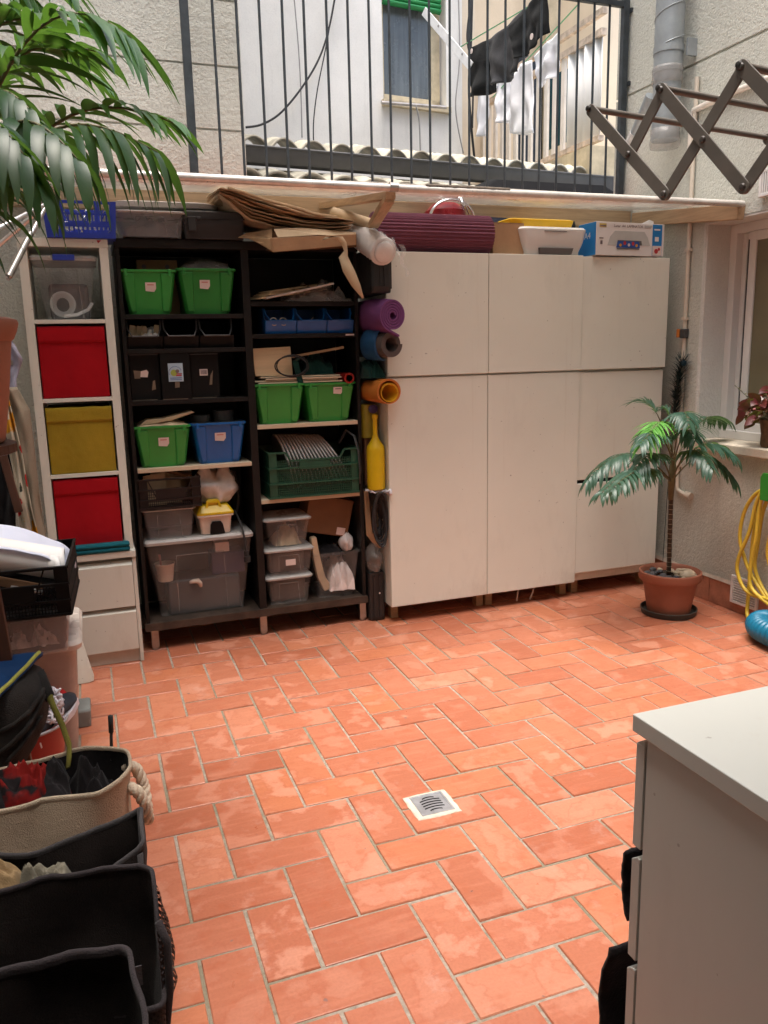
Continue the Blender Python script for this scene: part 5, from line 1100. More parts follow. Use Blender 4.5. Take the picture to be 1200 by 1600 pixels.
rot(MB().disc((lx0 + .43, yy - .0015, lz0 + .030), .014, 12, th=.0004).disc((lx0 + .45, yy - .0015, lz0 + .042), .009, 12, th=.0004)).build('picture_blot', 'red_ink', lm_)
rot(MB().box(lx0 + .412, lx0 + .455, yy - .0014, yy - .0008, lz1 - .036, lz1 - .028).box(lx0 + .418, lx0 + .446, yy - .0014, yy - .0008, lz0 + .085, lz0 + .110)).build('white_print', 'box_white', lm_)
rot(B(lx0 + .022, lx0 + .070, yy - .0008, yy, lz1 - .030, lz1 - .010)).build('gold_badge', 'gold_ink', lm_)
rot(B(lx0 + .026, lx0 + .066, yy - .0016, yy - .001, lz1 - .026, lz1 - .019)).build('badge_print', 'ink', lm_)
rot(MB().prism([(lx0 + .08, yy, lz0 + .055), (lx0 + .385, yy, lz0 + .060), (lx0 + .365, yy, lz0 + .105), (lx0 + .340, yy, lz0 + .135), (lx0 + .13, yy, lz0 + .135), (lx0 + .10, yy, lz0 + .105)], (0, -.0006, 0))).build('printed_machine', 'print_grey', lm_)
rot(MB().prism([(lx0 + .145, yy - .001, lz0 + .060), (lx0 + .325, yy - .001, lz0 + .060), (lx0 + .320, yy - .001, lz0 + .085), (lx0 + .150, yy - .001, lz0 + .085)], (0, -.0005, 0))).build('printed_slot', 'printer_grey', lm_)
rot(MB().prism([(lx0 + .140, yy - .0018, lz0 + .044), (lx0 + .310, yy - .0018, lz0 + .044), (lx0 + .303, yy - .0018, lz0 + .080), (lx0 + .152, yy - .0018, lz0 + .080)], (0, -.0004, 0))).build('printed_sheet', 'blue_ink', lm_)
for k, (c_, mtn) in enumerate((((.17, .058), 'amber_vinyl'), ((.20, .070), 'red_ink'), ((.23, .060), 'label_paper'), ((.26, .068), 'red_ink'), ((.285, .058), 'amber_vinyl'))): rot(MB().disc((lx0 + c_[0], yy - .0024, lz0 + c_[1]), .009 + .002 * (k % 2), 7, th=.0003)).build('printed_colour', mtn, lm_)
rot(B(lx0 + .145, lx0 + .305, yy - .0022, yy - .0018, lz0 + .036, lz0 + .043)).build('printed_tray', 'printer_grey', lm_)
rot(MB().box(lx0 + .34, lx0 + .395, yy - .0012, yy - .0006, lz1 - .014, lz1 - .012).box(lx0 + .34, lx0 + .39, yy - .0012, yy - .0006, lz1 - .020, lz1 - .018).box(lx0 + .34, lx0 + .385, yy - .0012, yy - .0006, lz1 - .026, lz1 - .024).box(lx0 + .022, lx0 + .05, yy - .0012, yy - .0006, lz0 + .09, lz0 + .096).box(lx0 + .03, lx0 + .045, yy - .0012, yy - .0006, lz0 + .06, lz0 + .08)).build('small_print', 'ink', lm_)
mt4 = Matrix.Translation((2.9, 4.05, 2.016)) @ Matrix.Rotation(math.radians(3), 4, 'Z') @ Matrix.Translation((-2.9, -4.05, -2.016)) @ Matrix.Translation((lx0 + .225, yy - .0006, lz1 - .020)) @ Matrix.Rotation(PI / 2, 4, 'X')
text_mesh('Lunar  A4  LAMINATOR', .020, (0, 0, 0), mt4, 'lettering', 'ink', lm_, .0003, .205)
mts = Matrix.Translation((2.9, 4.05, 2.016)) @ Matrix.Rotation(math.radians(3), 4, 'Z') @ Matrix.Translation((-2.9, -4.05, -2.016)) @ Matrix.Translation((lx0 - .0026, ly + .075, lz0 + .11)) @ Matrix.Rotation(-PI / 2, 4, 'Z') @ Matrix.Rotation(PI / 2, 4, 'X')
text_mesh('A4', .05, (0, 0, 0), mts, 'side_print', 'box_white', lm_, .0003)
wpap = MB().prism([(3.20, 4.215, 2.0155), (3.285, 4.20, 2.0155), (3.29, 4.20, 2.235), (3.262, 4.205, 2.245), (3.195, 4.215, 2.215)], (0, .003, 0)).prism([(2.82, 4.225, 2.20), (3.19, 4.215, 2.20), (3.19, 4.215, 2.216), (3.05, 4.22, 2.206), (2.90, 4.225, 2.214)], (0, .002, 0))
tag(wpap.build('white_sheets', 'paper'), 'white sheets of paper standing up behind the laminator carton', 'paper')
# ---------------------------------------------------------------- palms: fronds of many single leaflets along a curved stem
def bez(p, t):
    p = [Vector(q) for q in p]
    while len(p) > 1: p = [a.lerp(b, t) for a, b in zip(p[:-1], p[1:])]
    return p[0]
def leaflet(m, base, d, length, width, droop, side, n=7, fold=.25, twist=0, face=None):
    """one curved leaflet with a fold along its midrib"""
    d = d.normalized(); up = Vector((0, 0, 1)); p = base.copy(); vs = []; q = side.normalized(); cur = d.copy()
    for i in range(n + 1):
        t = i / n; w = width * 2.36 * (t + .02) ** .45 * (1 - t) ** .9 / 2 if t < 1 else .0004
        s_ = cur.cross(face or up); s_ = s_.normalized() if s_.length > .15 else q
        s_ = (s_ * (1 - twist) + q * twist).normalized(); nn = s_.cross(cur).normalized()
        vs += [p - s_ * w + nn * w * fold, p.copy(), p + s_ * w + nn * w * fold]
        cur = (cur + Vector((0, 0, -droop / n))).normalized(); p = p + cur * (length / n)
    f = []
    for i in range(n):
        a = i * 3; f += [(a, a + 1, a + 4, a + 3), (a + 1, a + 2, a + 5, a + 4)]
    m.add(vs, f)
def frond(ctrl, n, L, W, droop, mat, parent, stem='palm_stem', r=.004, start=.22, ang=58, seed=0, lift=.15, ends=.55, twist=.3, uplift=0, name='frond'):
    rnd = random.Random(seed); m = MB()
    st = MB().tube([bez(ctrl, i / 16) for i in range(17)], [r * (1 - .75 * i / 16) for i in range(17)], 6)
    for i in range(n):
        t = start + (1 - start) * (i + .5) / n; p = bez(ctrl, t); tg = (bez(ctrl, min(1, t + .02)) - bez(ctrl, max(0, t - .02))).normalized()
        sd = tg.cross(Vector((0, 0, 1))); sd = sd.normalized() if sd.length > .05 else Vector((1, 0, 0)); nn = sd.cross(tg).normalized()
        e = math.sin(PI * (.18 + .75 * (t - start) / (1 - start))) ** .8; a = math.radians(ang - 26 * (t - start) / (1 - start) + rnd.uniform(-6, 6))
        for sg in (-1, 1):
            ll = L * (ends + (1 - ends) * e) * rnd.uniform(.86, 1.1); d = tg * math.cos(a) + sd * (sg * math.sin(a)) + nn * (lift + rnd.uniform(-.08, .1)) + Vector((0, 0, uplift))
            leaflet(m, p, d, ll, W * rnd.uniform(.85, 1.12), droop * rnd.uniform(.75, 1.3), nn if rnd.random() < .5 else sd, 7, .22, twist * rnd.random())
    o = m.build(name, mat, parent, smooth=True); st.build('frond_stem', stem, o, smooth=True); return o

# potted palm in the right hand corner
TX, TY = 3.035, 3.60
pt = thing('potted_palm', 'young parlour palm with a thin ringed stem in a terracotta pot in the corner', 'potted plant', (TX, TY, 0))
MB().lathe([(.135, .001), (.150, .004), (.157, .034), (.151, .036), (.143, .012), (.0, .012)], (TX, TY, 0), 36).build('saucer', 'saucer_dark', pt, smooth=40)
MB().lathe([(.112, .013), (.118, .018), (.150, .200), (.166, .202), (.173, .215), (.171, .250), (.162, .254), (.155, .247), (.148, .208), (.142, .19)], (TX, TY, 0), 48).build('pot', 'terracotta_pot', pt, smooth=35)
MB().lathe([(0, .218), (.08, .217), (.148, .212)], (TX, TY, 0), 24).build('soil', 'soil', pt)
rnd = random.Random(3); 
for i in range(48):
    a = rnd.uniform(0, 2 * PI); r = .135 * math.sqrt(rnd.random()); x, y = TX + r * math.cos(a), TY + r * math.sin(a)
    if abs(x - TX) < .03 and abs(y - TY) < .03: continue
    s_ = rnd.uniform(.012, .022); q = MB().lathe([(0, -s_ * .5), (s_ * .8, -s_ * .3), (s_, 0), (s_ * .75, s_ * .4), (0, s_ * .55)], (0, 0, 0), 10, sx=rnd.uniform(.8, 1.3)).turn(rnd.uniform(0, 180), (0, 0, 0)); q.xf(Matrix.Translation((x, y, .232)))
    tag(q.build('pebble', 'pebble_dark' if x < TX - .01 else 'pebble_pale', smooth=True), 'dark rounded pebble on the soil left of the palm stem' if x < TX - .01 else 'pale rounded pebble on the soil right of the palm stem', 'pebble', 'dark pebbles in the palm pot' if x < TX - .01 else 'pale pebbles in the palm pot')
sh = MB().lathe([(0, 0), (.05, .004), (.052, .02), (.035, .038), (0, .045)], (TX + .050, TY - .085, .224), 22, sy=.6, wob=lambda a: 1 + .05 * math.cos(a * 11))
tag(sh.build('sea_shell', 'pebble_pale', smooth=True), 'large ribbed sea shell lying among the pebbles in the palm pot', 'shell')
stem = [(TX - .002, TY + .01, .22), (TX - .004, TY + .012, .40), (TX - .008, TY + .014, .58), (TX - .012, TY + .012, .78)]
MB().tube([bez(stem, i / 24) for i in range(25)], [.0125 + .0012 * (i % 2) for i in range(25)], 12).build('stem', 'trunk_brown', pt, smooth=True)
rg = MB()
for i in range(1, 17):
    p = bez(stem, i / 18 * .9); rg.tube([p + Vector((.0142 * math.cos(a), .0142 * math.sin(a), .0006 * math.sin(a * 2 + i))) for a in [2 * PI * k / 16 for k in range(16)]], .0014, 4, closed=True)
rg.build('stem_rings', 'trunk_ring', pt, smooth=True)
cr_ = Vector((TX - .012, TY + .012, .76))
sh_ = MB().tube([cr_ + Vector((0, 0, -.10)), cr_, cr_ + Vector((.004, 0, .08)), cr_ + Vector((.006, 0, .17))], [.015, .021, .018, .009], 10); sh_.build('crown_shaft', 'palm_stem', pt, smooth=True)
def fr(px, py, Y, mid, hump, n, L, W, droop, seed, mat='parlour_leaf', start=.30, z0=0, **k):
    e = at(px, py, Y=Y); c0 = cr_ + Vector((0, 0, z0)); q = c0.lerp(e, mid); q.z = max(c0.z, e.z) + hump
    q1 = c0 + (q - c0) * .55 + Vector((0, 0, hump * .25))
    return frond([c0, q1, q, e], n + 2, L * 1.12, W * 1.25, droop, mat, pt, r=.0048, start=start, seed=seed, **k)
fr(918, 752, 3.50, .62, .20, 17, .135, .017, 1.5, 1, start=.42)
fr(938, 772, 3.28, .58, .13, 17, .135, .018, 1.5, 2, start=.34)
fr(985, 745, 3.30, .5, .16, 14, .115, .017, 1.4, 12, start=.34)
fr(1148, 752, 3.42, .58, .20, 18, .145, .018, 1.5, 3, start=.34)
fr(1085, 690, 3.36, .55, .12, 14, .12, .017, 1.4, 15, start=.38, z0=.06)
fr(1150, 715, 3.38, .58, .14, 15, .13, .017, 1.4, 16, start=.36, z0=.04)
fr(955, 765, 3.20, .55, .10, 12, .12, .017, 1.4, 17, start=.40)
fr(1112, 735, 3.25, .5, .16, 12, .12, .017, 1.5, 13, start=.4)
fr(1136, 658, 3.72, .60, .10, 18, .13, .016, 1.4, 4, start=.36, z0=.10)
fr(990, 628, 3.80, .5, .04, 11, .105, .010, .5, 5, start=.52, z0=.12, lift=.1)
fr(1075, 660, 3.30, .55, .12, 14, .12, .017, 1.4, 6, start=.35, z0=.08)
fr(1000, 695, 3.32, .58, .10, 13, .12, .015, 1.2, 7, start=.42, z0=.12)
fr(1010, 690, 3.38, .55, .16, 15, .135, .014, 1.0, 8, mat='parlour_new', start=.50, z0=.15, ends=.8)
fr(1035, 640, 3.66, .4, .02, 9, .09, .010, .8, 9, start=.5, z0=.14)

# big palm at upper left: pot on a dark wooden stand
BX, BY, BZ = -.395, 2.52, 1.285
stn = thing('plant_stand', 'tall dark wooden plant stand at the left edge', 'stand', (BX, BY, 0))
MB().lathe([(.19, 1.255), (.20, 1.258), (.20, 1.282), (.19, 1.284)], (BX, BY, 0), 32).build('stand_top', 'dark_wood', stn)
for k in range(3):
    a = math.radians((-38, 98, 205)[k]); MB().beam((BX + .20 * math.cos(a) + (.0), BY + .20 * math.sin(a), .0), (BX + .10 * math.cos(a), BY + .10 * math.sin(a), 1.256), .034, .034, (0, 1, 0)).build('leg', 'dark_wood', stn, bevel=.003)
MB().tube([(BX + .165 * math.cos(a), BY + .165 * math.sin(a), .42) for a in [2 * PI * k / 28 for k in range(28)]], .009, 6, closed=True).build('brace_ring', 'dark_wood', stn, smooth=True)
bp = thing('hanging_palm', 'large palm arching out of a tall terracotta pot at the upper left', 'potted plant', (BX, BY, BZ))
MB().lathe([(.165, 1.2855), (.172, 1.29), (.195, 1.42), (.215, 1.565), (.222, 1.57), (.232, 1.592), (.238, 1.612), (.235, 1.622), (.218, 1.628), (.205, 1.61), (.19, 1.57)], (BX, BY, 0), 48).build('pot', 'terracotta_light', bp, smooth=35)
MB().lathe([(0, 1.592), (.19, 1.585)], (BX, BY, 0), 24).build('soil', 'soil', bp)
R0 = Vector((BX + .03, BY - .03, 1.60))
def bfr(pts, n, L, W, droop, seed, mat='palm_leaf', start=.25, **k):
    return frond([R0 + Vector((random.uniform(-.03, .03), random.uniform(-.03, .03), 0))] + [at(px, py, Y=Y) for px, py, Y in pts], n, L, W, droop, mat, bp, r=.007, start=start, seed=seed, twist=.55, **k)
bfr([(-60, 260, 2.4), (10, -10, 2.3), (105, -25, 2.15), (205, 60, 2.05)], 18, .25, .026, .9, 21, start=.34, lift=-.1, ang=52)
bfr([(-40, 330, 2.3), (60, 120, 2.2), (165, 150, 2.1), (272, 192, 2.05)], 18, .165, .026, .9, 22, start=.30, lift=.12, ang=64)
bfr([(-30, 320, 2.2), (40, 150, 2.0), (120, 165, 1.95), (246, 238, 1.9)], 17, .22, .027, 2.6, 23, 'palm_leaf_dark', start=.26, lift=.05, ang=60)
bfr([(-60, 280, 2.2), (-10, 130, 2.0), (50, 160, 1.85), (130, 260, 1.8)], 11, .21, .028, 2.4, 24, 'palm_leaf_dark', start=.3)
bfr([(-60, 200, 2.4), (-10, 50, 2.4), (60, 60, 2.35), (150, 80, 2.3)], 12, .19, .034, 1.2, 25, start=.30)
bfr([(-80, 330, 2.2), (-70, 150, 1.9), (-30, 130, 1.8), (45, 255, 1.75)], 11, .21, .027, 2.2, 26, 'palm_leaf_dark', start=.3)
bfr([(-60, 160, 2.7), (-60, -80, 2.7), (20, -90, 2.6), (110, -20, 2.5)], 12, .24, .032, 1.3, 27, start=.3)
bfr([(-80, 260, 2.8), (-40, 80, 2.9), (60, 60, 2.9), (160, 130, 2.85)], 12, .17, .030, 1.0, 28, start=.35)
bfr([(-90, 300, 2.3), (-60, 100, 2.1), (-10, 90, 2.0), (70, 200, 1.95)], 13, .20, .027, 2.0, 31, 'palm_leaf_dark', start=.28)
bfr([(-80, 200, 2.5), (-50, 20, 2.5), (10, -10, 2.45), (95, 60, 2.4)], 14, .20, .028, 1.4, 32, start=.28)
bfr([(-90, 340, 2.1), (-60, 190, 1.9), (-20, 175, 1.8), (70, 290, 1.78)], 12, .20, .027, 2.4, 33, 'palm_leaf_dark', start=.25)
bfr([(-90, 120, 2.6), (-80, -60, 2.6), (-20, -60, 2.55), (60, 10, 2.5)], 13, .22, .029, 1.5, 34, start=.3)
cn = MB()
for i in range(9):
    a = i * 2.4; cn.tube([(BX + .05 * math.cos(a), BY + .05 * math.sin(a), 1.59), (BX + .07 * math.cos(a), BY + .07 * math.sin(a), 1.74), (BX + .12 * math.cos(a), BY + .12 * math.sin(a), 1.90)], [.010, .008, .005], 7)
cn.build('canes', 'palm_stem', bp, smooth=True)

# dried flower arrangement on the sill
fp = thing('flower_pot', 'cork bark pot of wine red and pink dried flowers on the window sill', 'flower pot', (3.455, 3.33, WZ0))
FX, FY = 3.455, 3.345
MB().lathe([(.055, WZ0 + .001), (.062, WZ0 + .02), (.060, WZ0 + .07), (.068, WZ0 + .125), (.075, WZ0 + .150), (.062, WZ0 + .145), (.05, WZ0 + .05)], (FX, FY, 0), 26, wob=lambda a: 1 + .07 * nz(math.cos(a) * 3, math.sin(a) * 3, 2)).build('cork_pot', 'cork_pot', fp, smooth=50)
rnd = random.Random(8)
lf = MB(); br_ = MB(); pk_ = MB(); wf_ = MB(); sg_ = MB()
top_ = Vector((FX, FY, WZ0 + .14))
for i in range(75):
    a = rnd.uniform(0, 2 * PI); el = rnd.uniform(.05, 1.3); d = Vector((math.cos(a) * math.cos(el), math.sin(a) * math.cos(el), math.sin(el))); r = rnd.uniform(.09, .24); e = top_ + d * r * .75 + Vector((0, 0, .02))
    br_.tube([top_ + Vector((d.x * .02, d.y * .02, -.03)), top_ + d * r * .4 + Vector((0, 0, .02)), e], .0016, 4)
    if i % 3 == 0:
        cl3 = MB()
        for k in range(12): cl3.lathe([(0, -.005), (.009, 0), (.005, .006), (0, .007)], e + Vector((rnd.uniform(-.018, .018), rnd.uniform(-.018, .018), rnd.uniform(-.013, .016))), 7)
        cl3.build('blossom_cluster', 'pink_flower' if rnd.random() < .55 else 'white_flower', fp)
    elif i % 3 == 1:
        for k in range(5): leaflet(lf, e + Vector((rnd.uniform(-.02, .02), rnd.uniform(-.02, .02), rnd.uniform(-.02, .02))), d + Vector((rnd.uniform(-.7, .7), rnd.uniform(-.7, .7), rnd.uniform(-.6, .3))), rnd.uniform(.055, .085), .046, .9, Vector((1, 0, 0)), 5, .2, 0, Vector((-.8 + rnd.uniform(-.5, .5), -.5, rnd.uniform(-.4, .5))))
    else:
        for k in range(9): leaflet(sg_, top_.lerp(e, .45 + k * .06), d + Vector((rnd.uniform(-1, 1), rnd.uniform(-1, 1), rnd.uniform(-.5, .6))), .022, .011, .5, Vector((1, 0, 0)), 3, .2)
for (px, py, L, W) in ((1150, 638, .085, .062), (1160, 655, .075, .040), (1140, 655, .06, .04)):
    b = at(px + 22, py - 8, X=3.40); e = at(px - 8, py + 22, X=3.36); leaflet(lf, b, e - b, L * 1.25, W, .5, Vector((0, 1, 0)), 8, .12, 0, Vector((-.85, -.5, .25)))
    br_.tube([top_, b], .002, 4)
e = at(1148, 602, X=3.46)
for k in range(10): leaflet(sg_, top_.lerp(e, .3 + k * .07), (e - top_).normalized() + Vector((rnd.uniform(-.8, .8), rnd.uniform(-.8, .8), rnd.uniform(-.4, .9))), .022, .012, .3, Vector((1, 0, 0)), 3, .2)
br_.tube([top_, e], .0018, 4)
br_.build('twigs', 'sage_leaf', fp, smooth=True); lf.build('wine_leaves', 'wine_leaf', fp, smooth=True); sg_.build('sage_leaves', 'sage_leaf', fp)

# peacock feather beside the cabinet
pf = thing('peacock_feather', 'dark peacock feather standing between the white cabinet and the cream pipe', 'feather', (3.36, 4.02, 0))
qf = [(3.335, 4.03, .12), (3.338, 4.02, .8), (3.345, 4.01, 1.15), (3.372, 3.985, 1.40)]
MB().tube([bez(qf, i / 20) for i in range(21)], .0022, 5).build('quill', 'peacock', pf)
ft = MB(); rnd = random.Random(4)
for i in range(300):
    t = .62 + .38 * rnd.random(); p = bez(qf, t); leaflet(ft, p, Vector((rnd.uniform(-1, 1) * .6, rnd.uniform(-1, 1), rnd.uniform(.2, 1.2))), .045 + .05 * t, .006, .3, Vector((1, 0, 0)), 3)
ft.v = [Vector((min(p.x, 3.396), p.y, p.z)) for p in ft.v]
ft.build('barbs', 'peacock', pf, smooth=True)
MB().disc((3.365, 3.965, 1.40), .018, 16, 'Y', .003).build('eye', 'peacock_eye', pf)

# yellow hose on its green holder, blue corrugated pipe
hr = thing('hose_holder', 'bright green plastic hose holder on the right wall', 'holder', (3.36, 3.15, .66))
HY, HZ = 3.110, .775
hm = MB(); seg = [(HY + .105 * math.cos(a), HZ - .02 + .115 * math.sin(a)) for a in [math.radians(-20 + 220 * i / 20) for i in range(21)]]
hm.prism([(3.285, y, z) for y, z in seg], (.115, 0, 0)); hm.build('saddle', 'hanger_green', hr, bevel=.006)
MB().prism([(3.275, HY - .12, .70), (3.275, HY + .120, .70), (3.275, HY + .125, .82), (3.275, HY + .110, .845), (3.275, HY - .12, .850)], (.012, 0, 0)).build('front_flange', 'hanger_green', hr, bevel=.004)
hs = thing('garden_hose', 'yellow garden hose looped over the green holder, hanging down to the floor', 'hose', (3.32, 3.2, .1))
def hl(pts, nm='hose_loop', X=3.31):
    P = [Vector(p) for p in pts]; out = []
    for i in range(len(P) - 1):
        p0, p1, p2, p3 = P[max(i - 1, 0)], P[i], P[i + 1], P[min(i + 2, len(P) - 1)]
        for k in range(8):
            t = k / 8; out.append(.5 * ((2 * p1) + (p2 - p0) * t + (2 * p0 - 5 * p1 + 4 * p2 - p3) * t * t + (3 * p1 - p0 - 3 * p2 + p3) * t ** 3))
    out.append(P[-1]); MB().tube(out, .0105, 10).build(nm, 'hose_yellow', hs, smooth=True)
A = lambda px, py, X: at(px, py, X=X)
hl([A(1215, 765, 3.335), A(1186, 768, 3.335), A(1165, 795, 3.335), A(1156, 835, 3.33), A(1162, 868, 3.33), A(1178, 905, 3.33), A(1215, 960, 3.33)])
hl([A(1200, 752, 3.32), A(1182, 785, 3.315), A(1171, 830, 3.31), A(1154, 872, 3.30), A(1153, 897, 3.30), A(1168, 925, 3.30), A(1205, 938, 3.30)])
hl([A(1196, 755, 3.305), A(1186, 800, 3.30), A(1181, 840, 3.295), A(1173, 885, 3.295), A(1175, 920, 3.295), A(1215, 955, 3.295)])
hl([A(1206, 765, 3.345), A(1192, 800, 3.345), A(1184, 850, 3.34), A(1180, 890, 3.34), A(1200, 932, 3.335), A(1225, 945, 3.335)])
hl([A(1192, 770, 3.35), A(1178, 830, 3.35), A(1172, 900, 3.34), A(1168, 945, 3.32), A(1168, 962, 3.30), A(1176, 977, 3.26), A(1200, 990, 3.22)])
hl([A(1222, 770, 3.33), A(1205, 830, 3.33), A(1200, 870, 3.33), A(1215, 920, 3.33)])
bpz = thing('corrugated_pipe', 'thick blue corrugated flexible pipe coiled on the floor at the right edge', 'pipe', (3.2, 2.9, 0))
nn = 150; cen = []
for i in range(nn + 1):
    a = math.radians(70 + 230 * i / nn); cen.append((3.245 + .135 * math.cos(a), 2.90 + .21 * math.sin(a), .068 + .03 * i / nn))
MB().tube(cen, [.060 + .0045 * math.sin(i * 2 * PI / 5) for i in range(nn + 1)], 18).build('pipe_body', 'pipe_blue', bpz, smooth=True)

# ---------------------------------------------------------------- accordion drying rack on the house wall, folded out over the yard
dk = thing('drying_rack', 'dark taupe accordion drying rack reaching out over the yard at upper right', 'drying rack', (1.2, 1.3, 1.9))
th_ = math.radians(-8.0); N_ = Vector((math.cos(th_), -math.sin(th_) * 1.0, 0)).normalized(); N_ = Vector((math.cos(math.radians(9)), math.sin(math.radians(9)), 0)); P0 = Vector((1.15, 1.567, 1.92))
def rk(px, py):
    d = (at(px, py, Z=0) - EYE).normalized() if False else (RIGHT * ((px - 600) / FPX) + UP * ((800 - py) / FPX) + FWD); k = (P0 - EYE).dot(N_) / d.dot(N_); return EYE + d * k
A1, B1, M1 = rk(922, 172), rk(1037, 303), rk(981, 241)
A2, M2, B2 = rk(1032, 140), rk(1098, 218), rk(1160, 292)
stp = M2 - M1
A3 = A2 + stp * 1.0; A3 = rk(1158, 104); B3 = B2 + stp; M3 = M2 + stp; A4 = A3 + stp; B4 = B3 + stp; M4 = M3 + stp
bars = [(A1, B1, 0), (M1, A2, 1), (A2, B2, 0), (B1, A3, 1), (A3, B3, 0), (B2, A4, 1), (A4, B4, 0), (B3, A4 + stp, 1)]
def flatbar(a, b, off, w=.026, t=.0045):
    d = (b - a).normalized(); s_ = d.cross(N_).normalized(); m = MB(); n = 8; out = []
    for k in range(n + 1):
        q = PI * k / n; out.append(b + d * (math.sin(q) * w * .5) + s_ * (math.cos(q) * w * .5))
    for k in range(n + 1):
        q = PI + PI * k / n; out.append(a + d * (math.sin(q) * w * .5) + s_ * (math.cos(q) * w * .5))
    return m.prism([p + N_ * off for p in out], N_ * t)
RW = .62
for j, dx in enumerate((0, RW)):
    for a, b, l in bars: flatbar(a, b, dx + (.0 if l == 0 else .0052) * (1)).build('arm', 'rack_paint', dk, bevel=.001)
    for p in (M1, A2, M2, B1, B2, A3, M3, B3):
        mt_ = N_.to_track_quat('Z', 'Y').to_matrix().to_4x4()
        MB().lathe([(.0, -.0045), (.005, -.004), (.0072, -.001), (.0072, .0)], (0, 0, 0), 14).xf(Matrix.Translation(p + N_ * dx) @ mt_).build('rivet', 'rack_paint_dark', dk, smooth=40)
for p in (A1, A2, A3, A4): 
    q = p + (A1 - B1).normalized() * (.006); MB().tube([q + N_ * -.002, q + N_ * (RW + .01)], .0068, 10).build('rod', 'rack_paint', dk, smooth=50)
for p in (A1, A2, A3):
    q = p + (A1 - B1).normalized() * .006; MB().lathe([(.0, -.006), (.0055, -.005), (.0075, .0)], (0, 0, 0), 12).xf(Matrix.Translation(q) @ N_.to_track_quat('Z', 'Y').to_matrix().to_4x4()).build('end_cap', 'gasket', dk, smooth=40)

# ---------------------------------------------------------------- white chest of drawers in the right foreground
QX, QY, QZ = .694, .887, 1.0
qc = thing('foreground_chest', 'large white chest of drawers in the right foreground with clothes caught in its drawers', 'chest', (1.1, .65, 0))
q = MB().box(QX + .010, QX + .028, QY - .48, QY - .022, .001, QZ - .027).box(QX + .772, QX + .79, QY - .48, QY - .022, .001, QZ - .027).box(QX + .0285, QX + .7715, QY - .48, QY - .05, .05, QZ - .03)
q.build('carcass', 'grey_laminate', qc, bevel=.001)
B(QX, QX + .80, QY - .485, QY, QZ - .026, QZ).build('top', 'grey_laminate', qc, bevel=.0015)
zt = QZ - .036; hs_ = .187
for k in range(5):
    z1 = QZ - .036 - k * hs_; z0 = z1 - hs_ + .014
    d = MB().box(QX + .009, QX + .791, QY - .018, QY + .000, z0, z1 - .010).prism([(QX + .009, QY, z1 - .010), (QX + .009, QY - .018, z1 - .010), (QX + .009, QY - .018, z1 - .002), (QX + .009, QY - .013, z1 - .001)], (.782, 0, 0)); d.build('drawer_front', 'grey_laminate', qc, bevel=.001)
def drape(z0, z1, x0, x1, y, out, seed, lab, nm):
    def fn(u, v):
        return Vector((x0 + u * (x1 - x0), y + out * (math.sin(PI * (.15 + .85 * v)) ** .7) + .006 * nz(u * 6, v * 7, seed), z1 + (z0 - z1) * v + .008 * nz(u * 8, 1, seed)))
    tag(MB().grid(24, 16, fn).build(nm, 'black_cloth', smooth=True, solid=.006), lab, 'clothing')
drape(.655, .765, QX + .012, QX + .30, QY + .006, .018, 3, 'dark garment hanging out of the upper drawer of the foreground chest', 'garment')
drape(.30, .585, QX + .004, QX + .36, QY + .008, .050, 6, 'larger dark garment hanging out of a lower drawer of the foreground chest', 'garment')
# ---------------------------------------------------------------- left side: boxes, crate, bucket, bag, baskets
sb = thing('storage_box', 'big beige plastic storage box with a rounded lid behind the red bucket', 'box', (-.35, 3.4, 0))
open_tub(-.60, -.118, 3.145, 3.56, .001, .44, .004, .03, .03, lip=.02).build('box_body', 'milky_tub', sb, smooth=30)
MB().ring([rr_loop(-.62, -.098, 3.115, 3.585, .430, .04), rr_loop(-.625, -.094, 3.11, 3.59, .450, .045), rr_loop(-.615, -.104, 3.12, 3.58, .466, .045), rr_loop(-.58, -.14, 3.15, 3.55, .470, .03)]).build('lid', 'milky_lid', sb, smooth=40)
cbx2 = lidded_tub('dusty clear box between the beige storage box and the black crate', -.56, -.118, 2.985, 3.42, .471, .632, lid=False, mat='dirty_clear', lidmat='clear_lid', tp=.022)
tag(crumple(-.53, -.15, 3.02, 3.38, .476, .14, 91, 24, 20, .3, .4).build('mixed_contents', 'grey_foam', smooth=True), 'reddish grey contents of the dusty clear box', 'contents')
for (x_, y_, w_) in ((-.40, 3.012, .05), (-.30, 3.010, .035), (-.22, 3.012, .045)): tag(crumple(x_ - w_, x_ + w_, y_, y_ + .05, .50, .06, int(-x_ * 100)).build('pale_wrapping', 'label_paper', smooth=True), 'pale scrap of wrapping pressed against the front of the dusty clear box', 'wrapping', 'pale scraps in the dusty clear box')
ck = crate(-.56, -.100, 2.92, 3.36, .634, .812, 'crate_black', 'black slatted crate full of papers on the dusty clear box', 3, rot=-3)
tag(MB().tube([(-.50, 2.96, .80), (-.22, 3.05, .70)], .004, 6).tube([(-.50, 2.97, .77), (-.24, 3.06, .68)], .004, 6).tube([(-.30, 2.96, .74), (-.20, 2.95, .715)], .010, 8).build('tent_pegs', 'alu', smooth=True), 'bright metal rods slanting inside the black crate', 'rods')
tag(MB().prism([(-.56, 2.965, .86), (-.54, 2.962, .83), (-.20, 2.965, .70), (-.20, 2.965, .74)], (0, .004, 0)).build('brown_folder', 'cardboard_dark'), 'dark brown board slanting in the black crate in front of the white papers', 'board')
pa = thing('paper_rolls', 'loosely rolled large white paper sheets bulging out of the black crate', 'paper', (-.3, 3.1, .8))
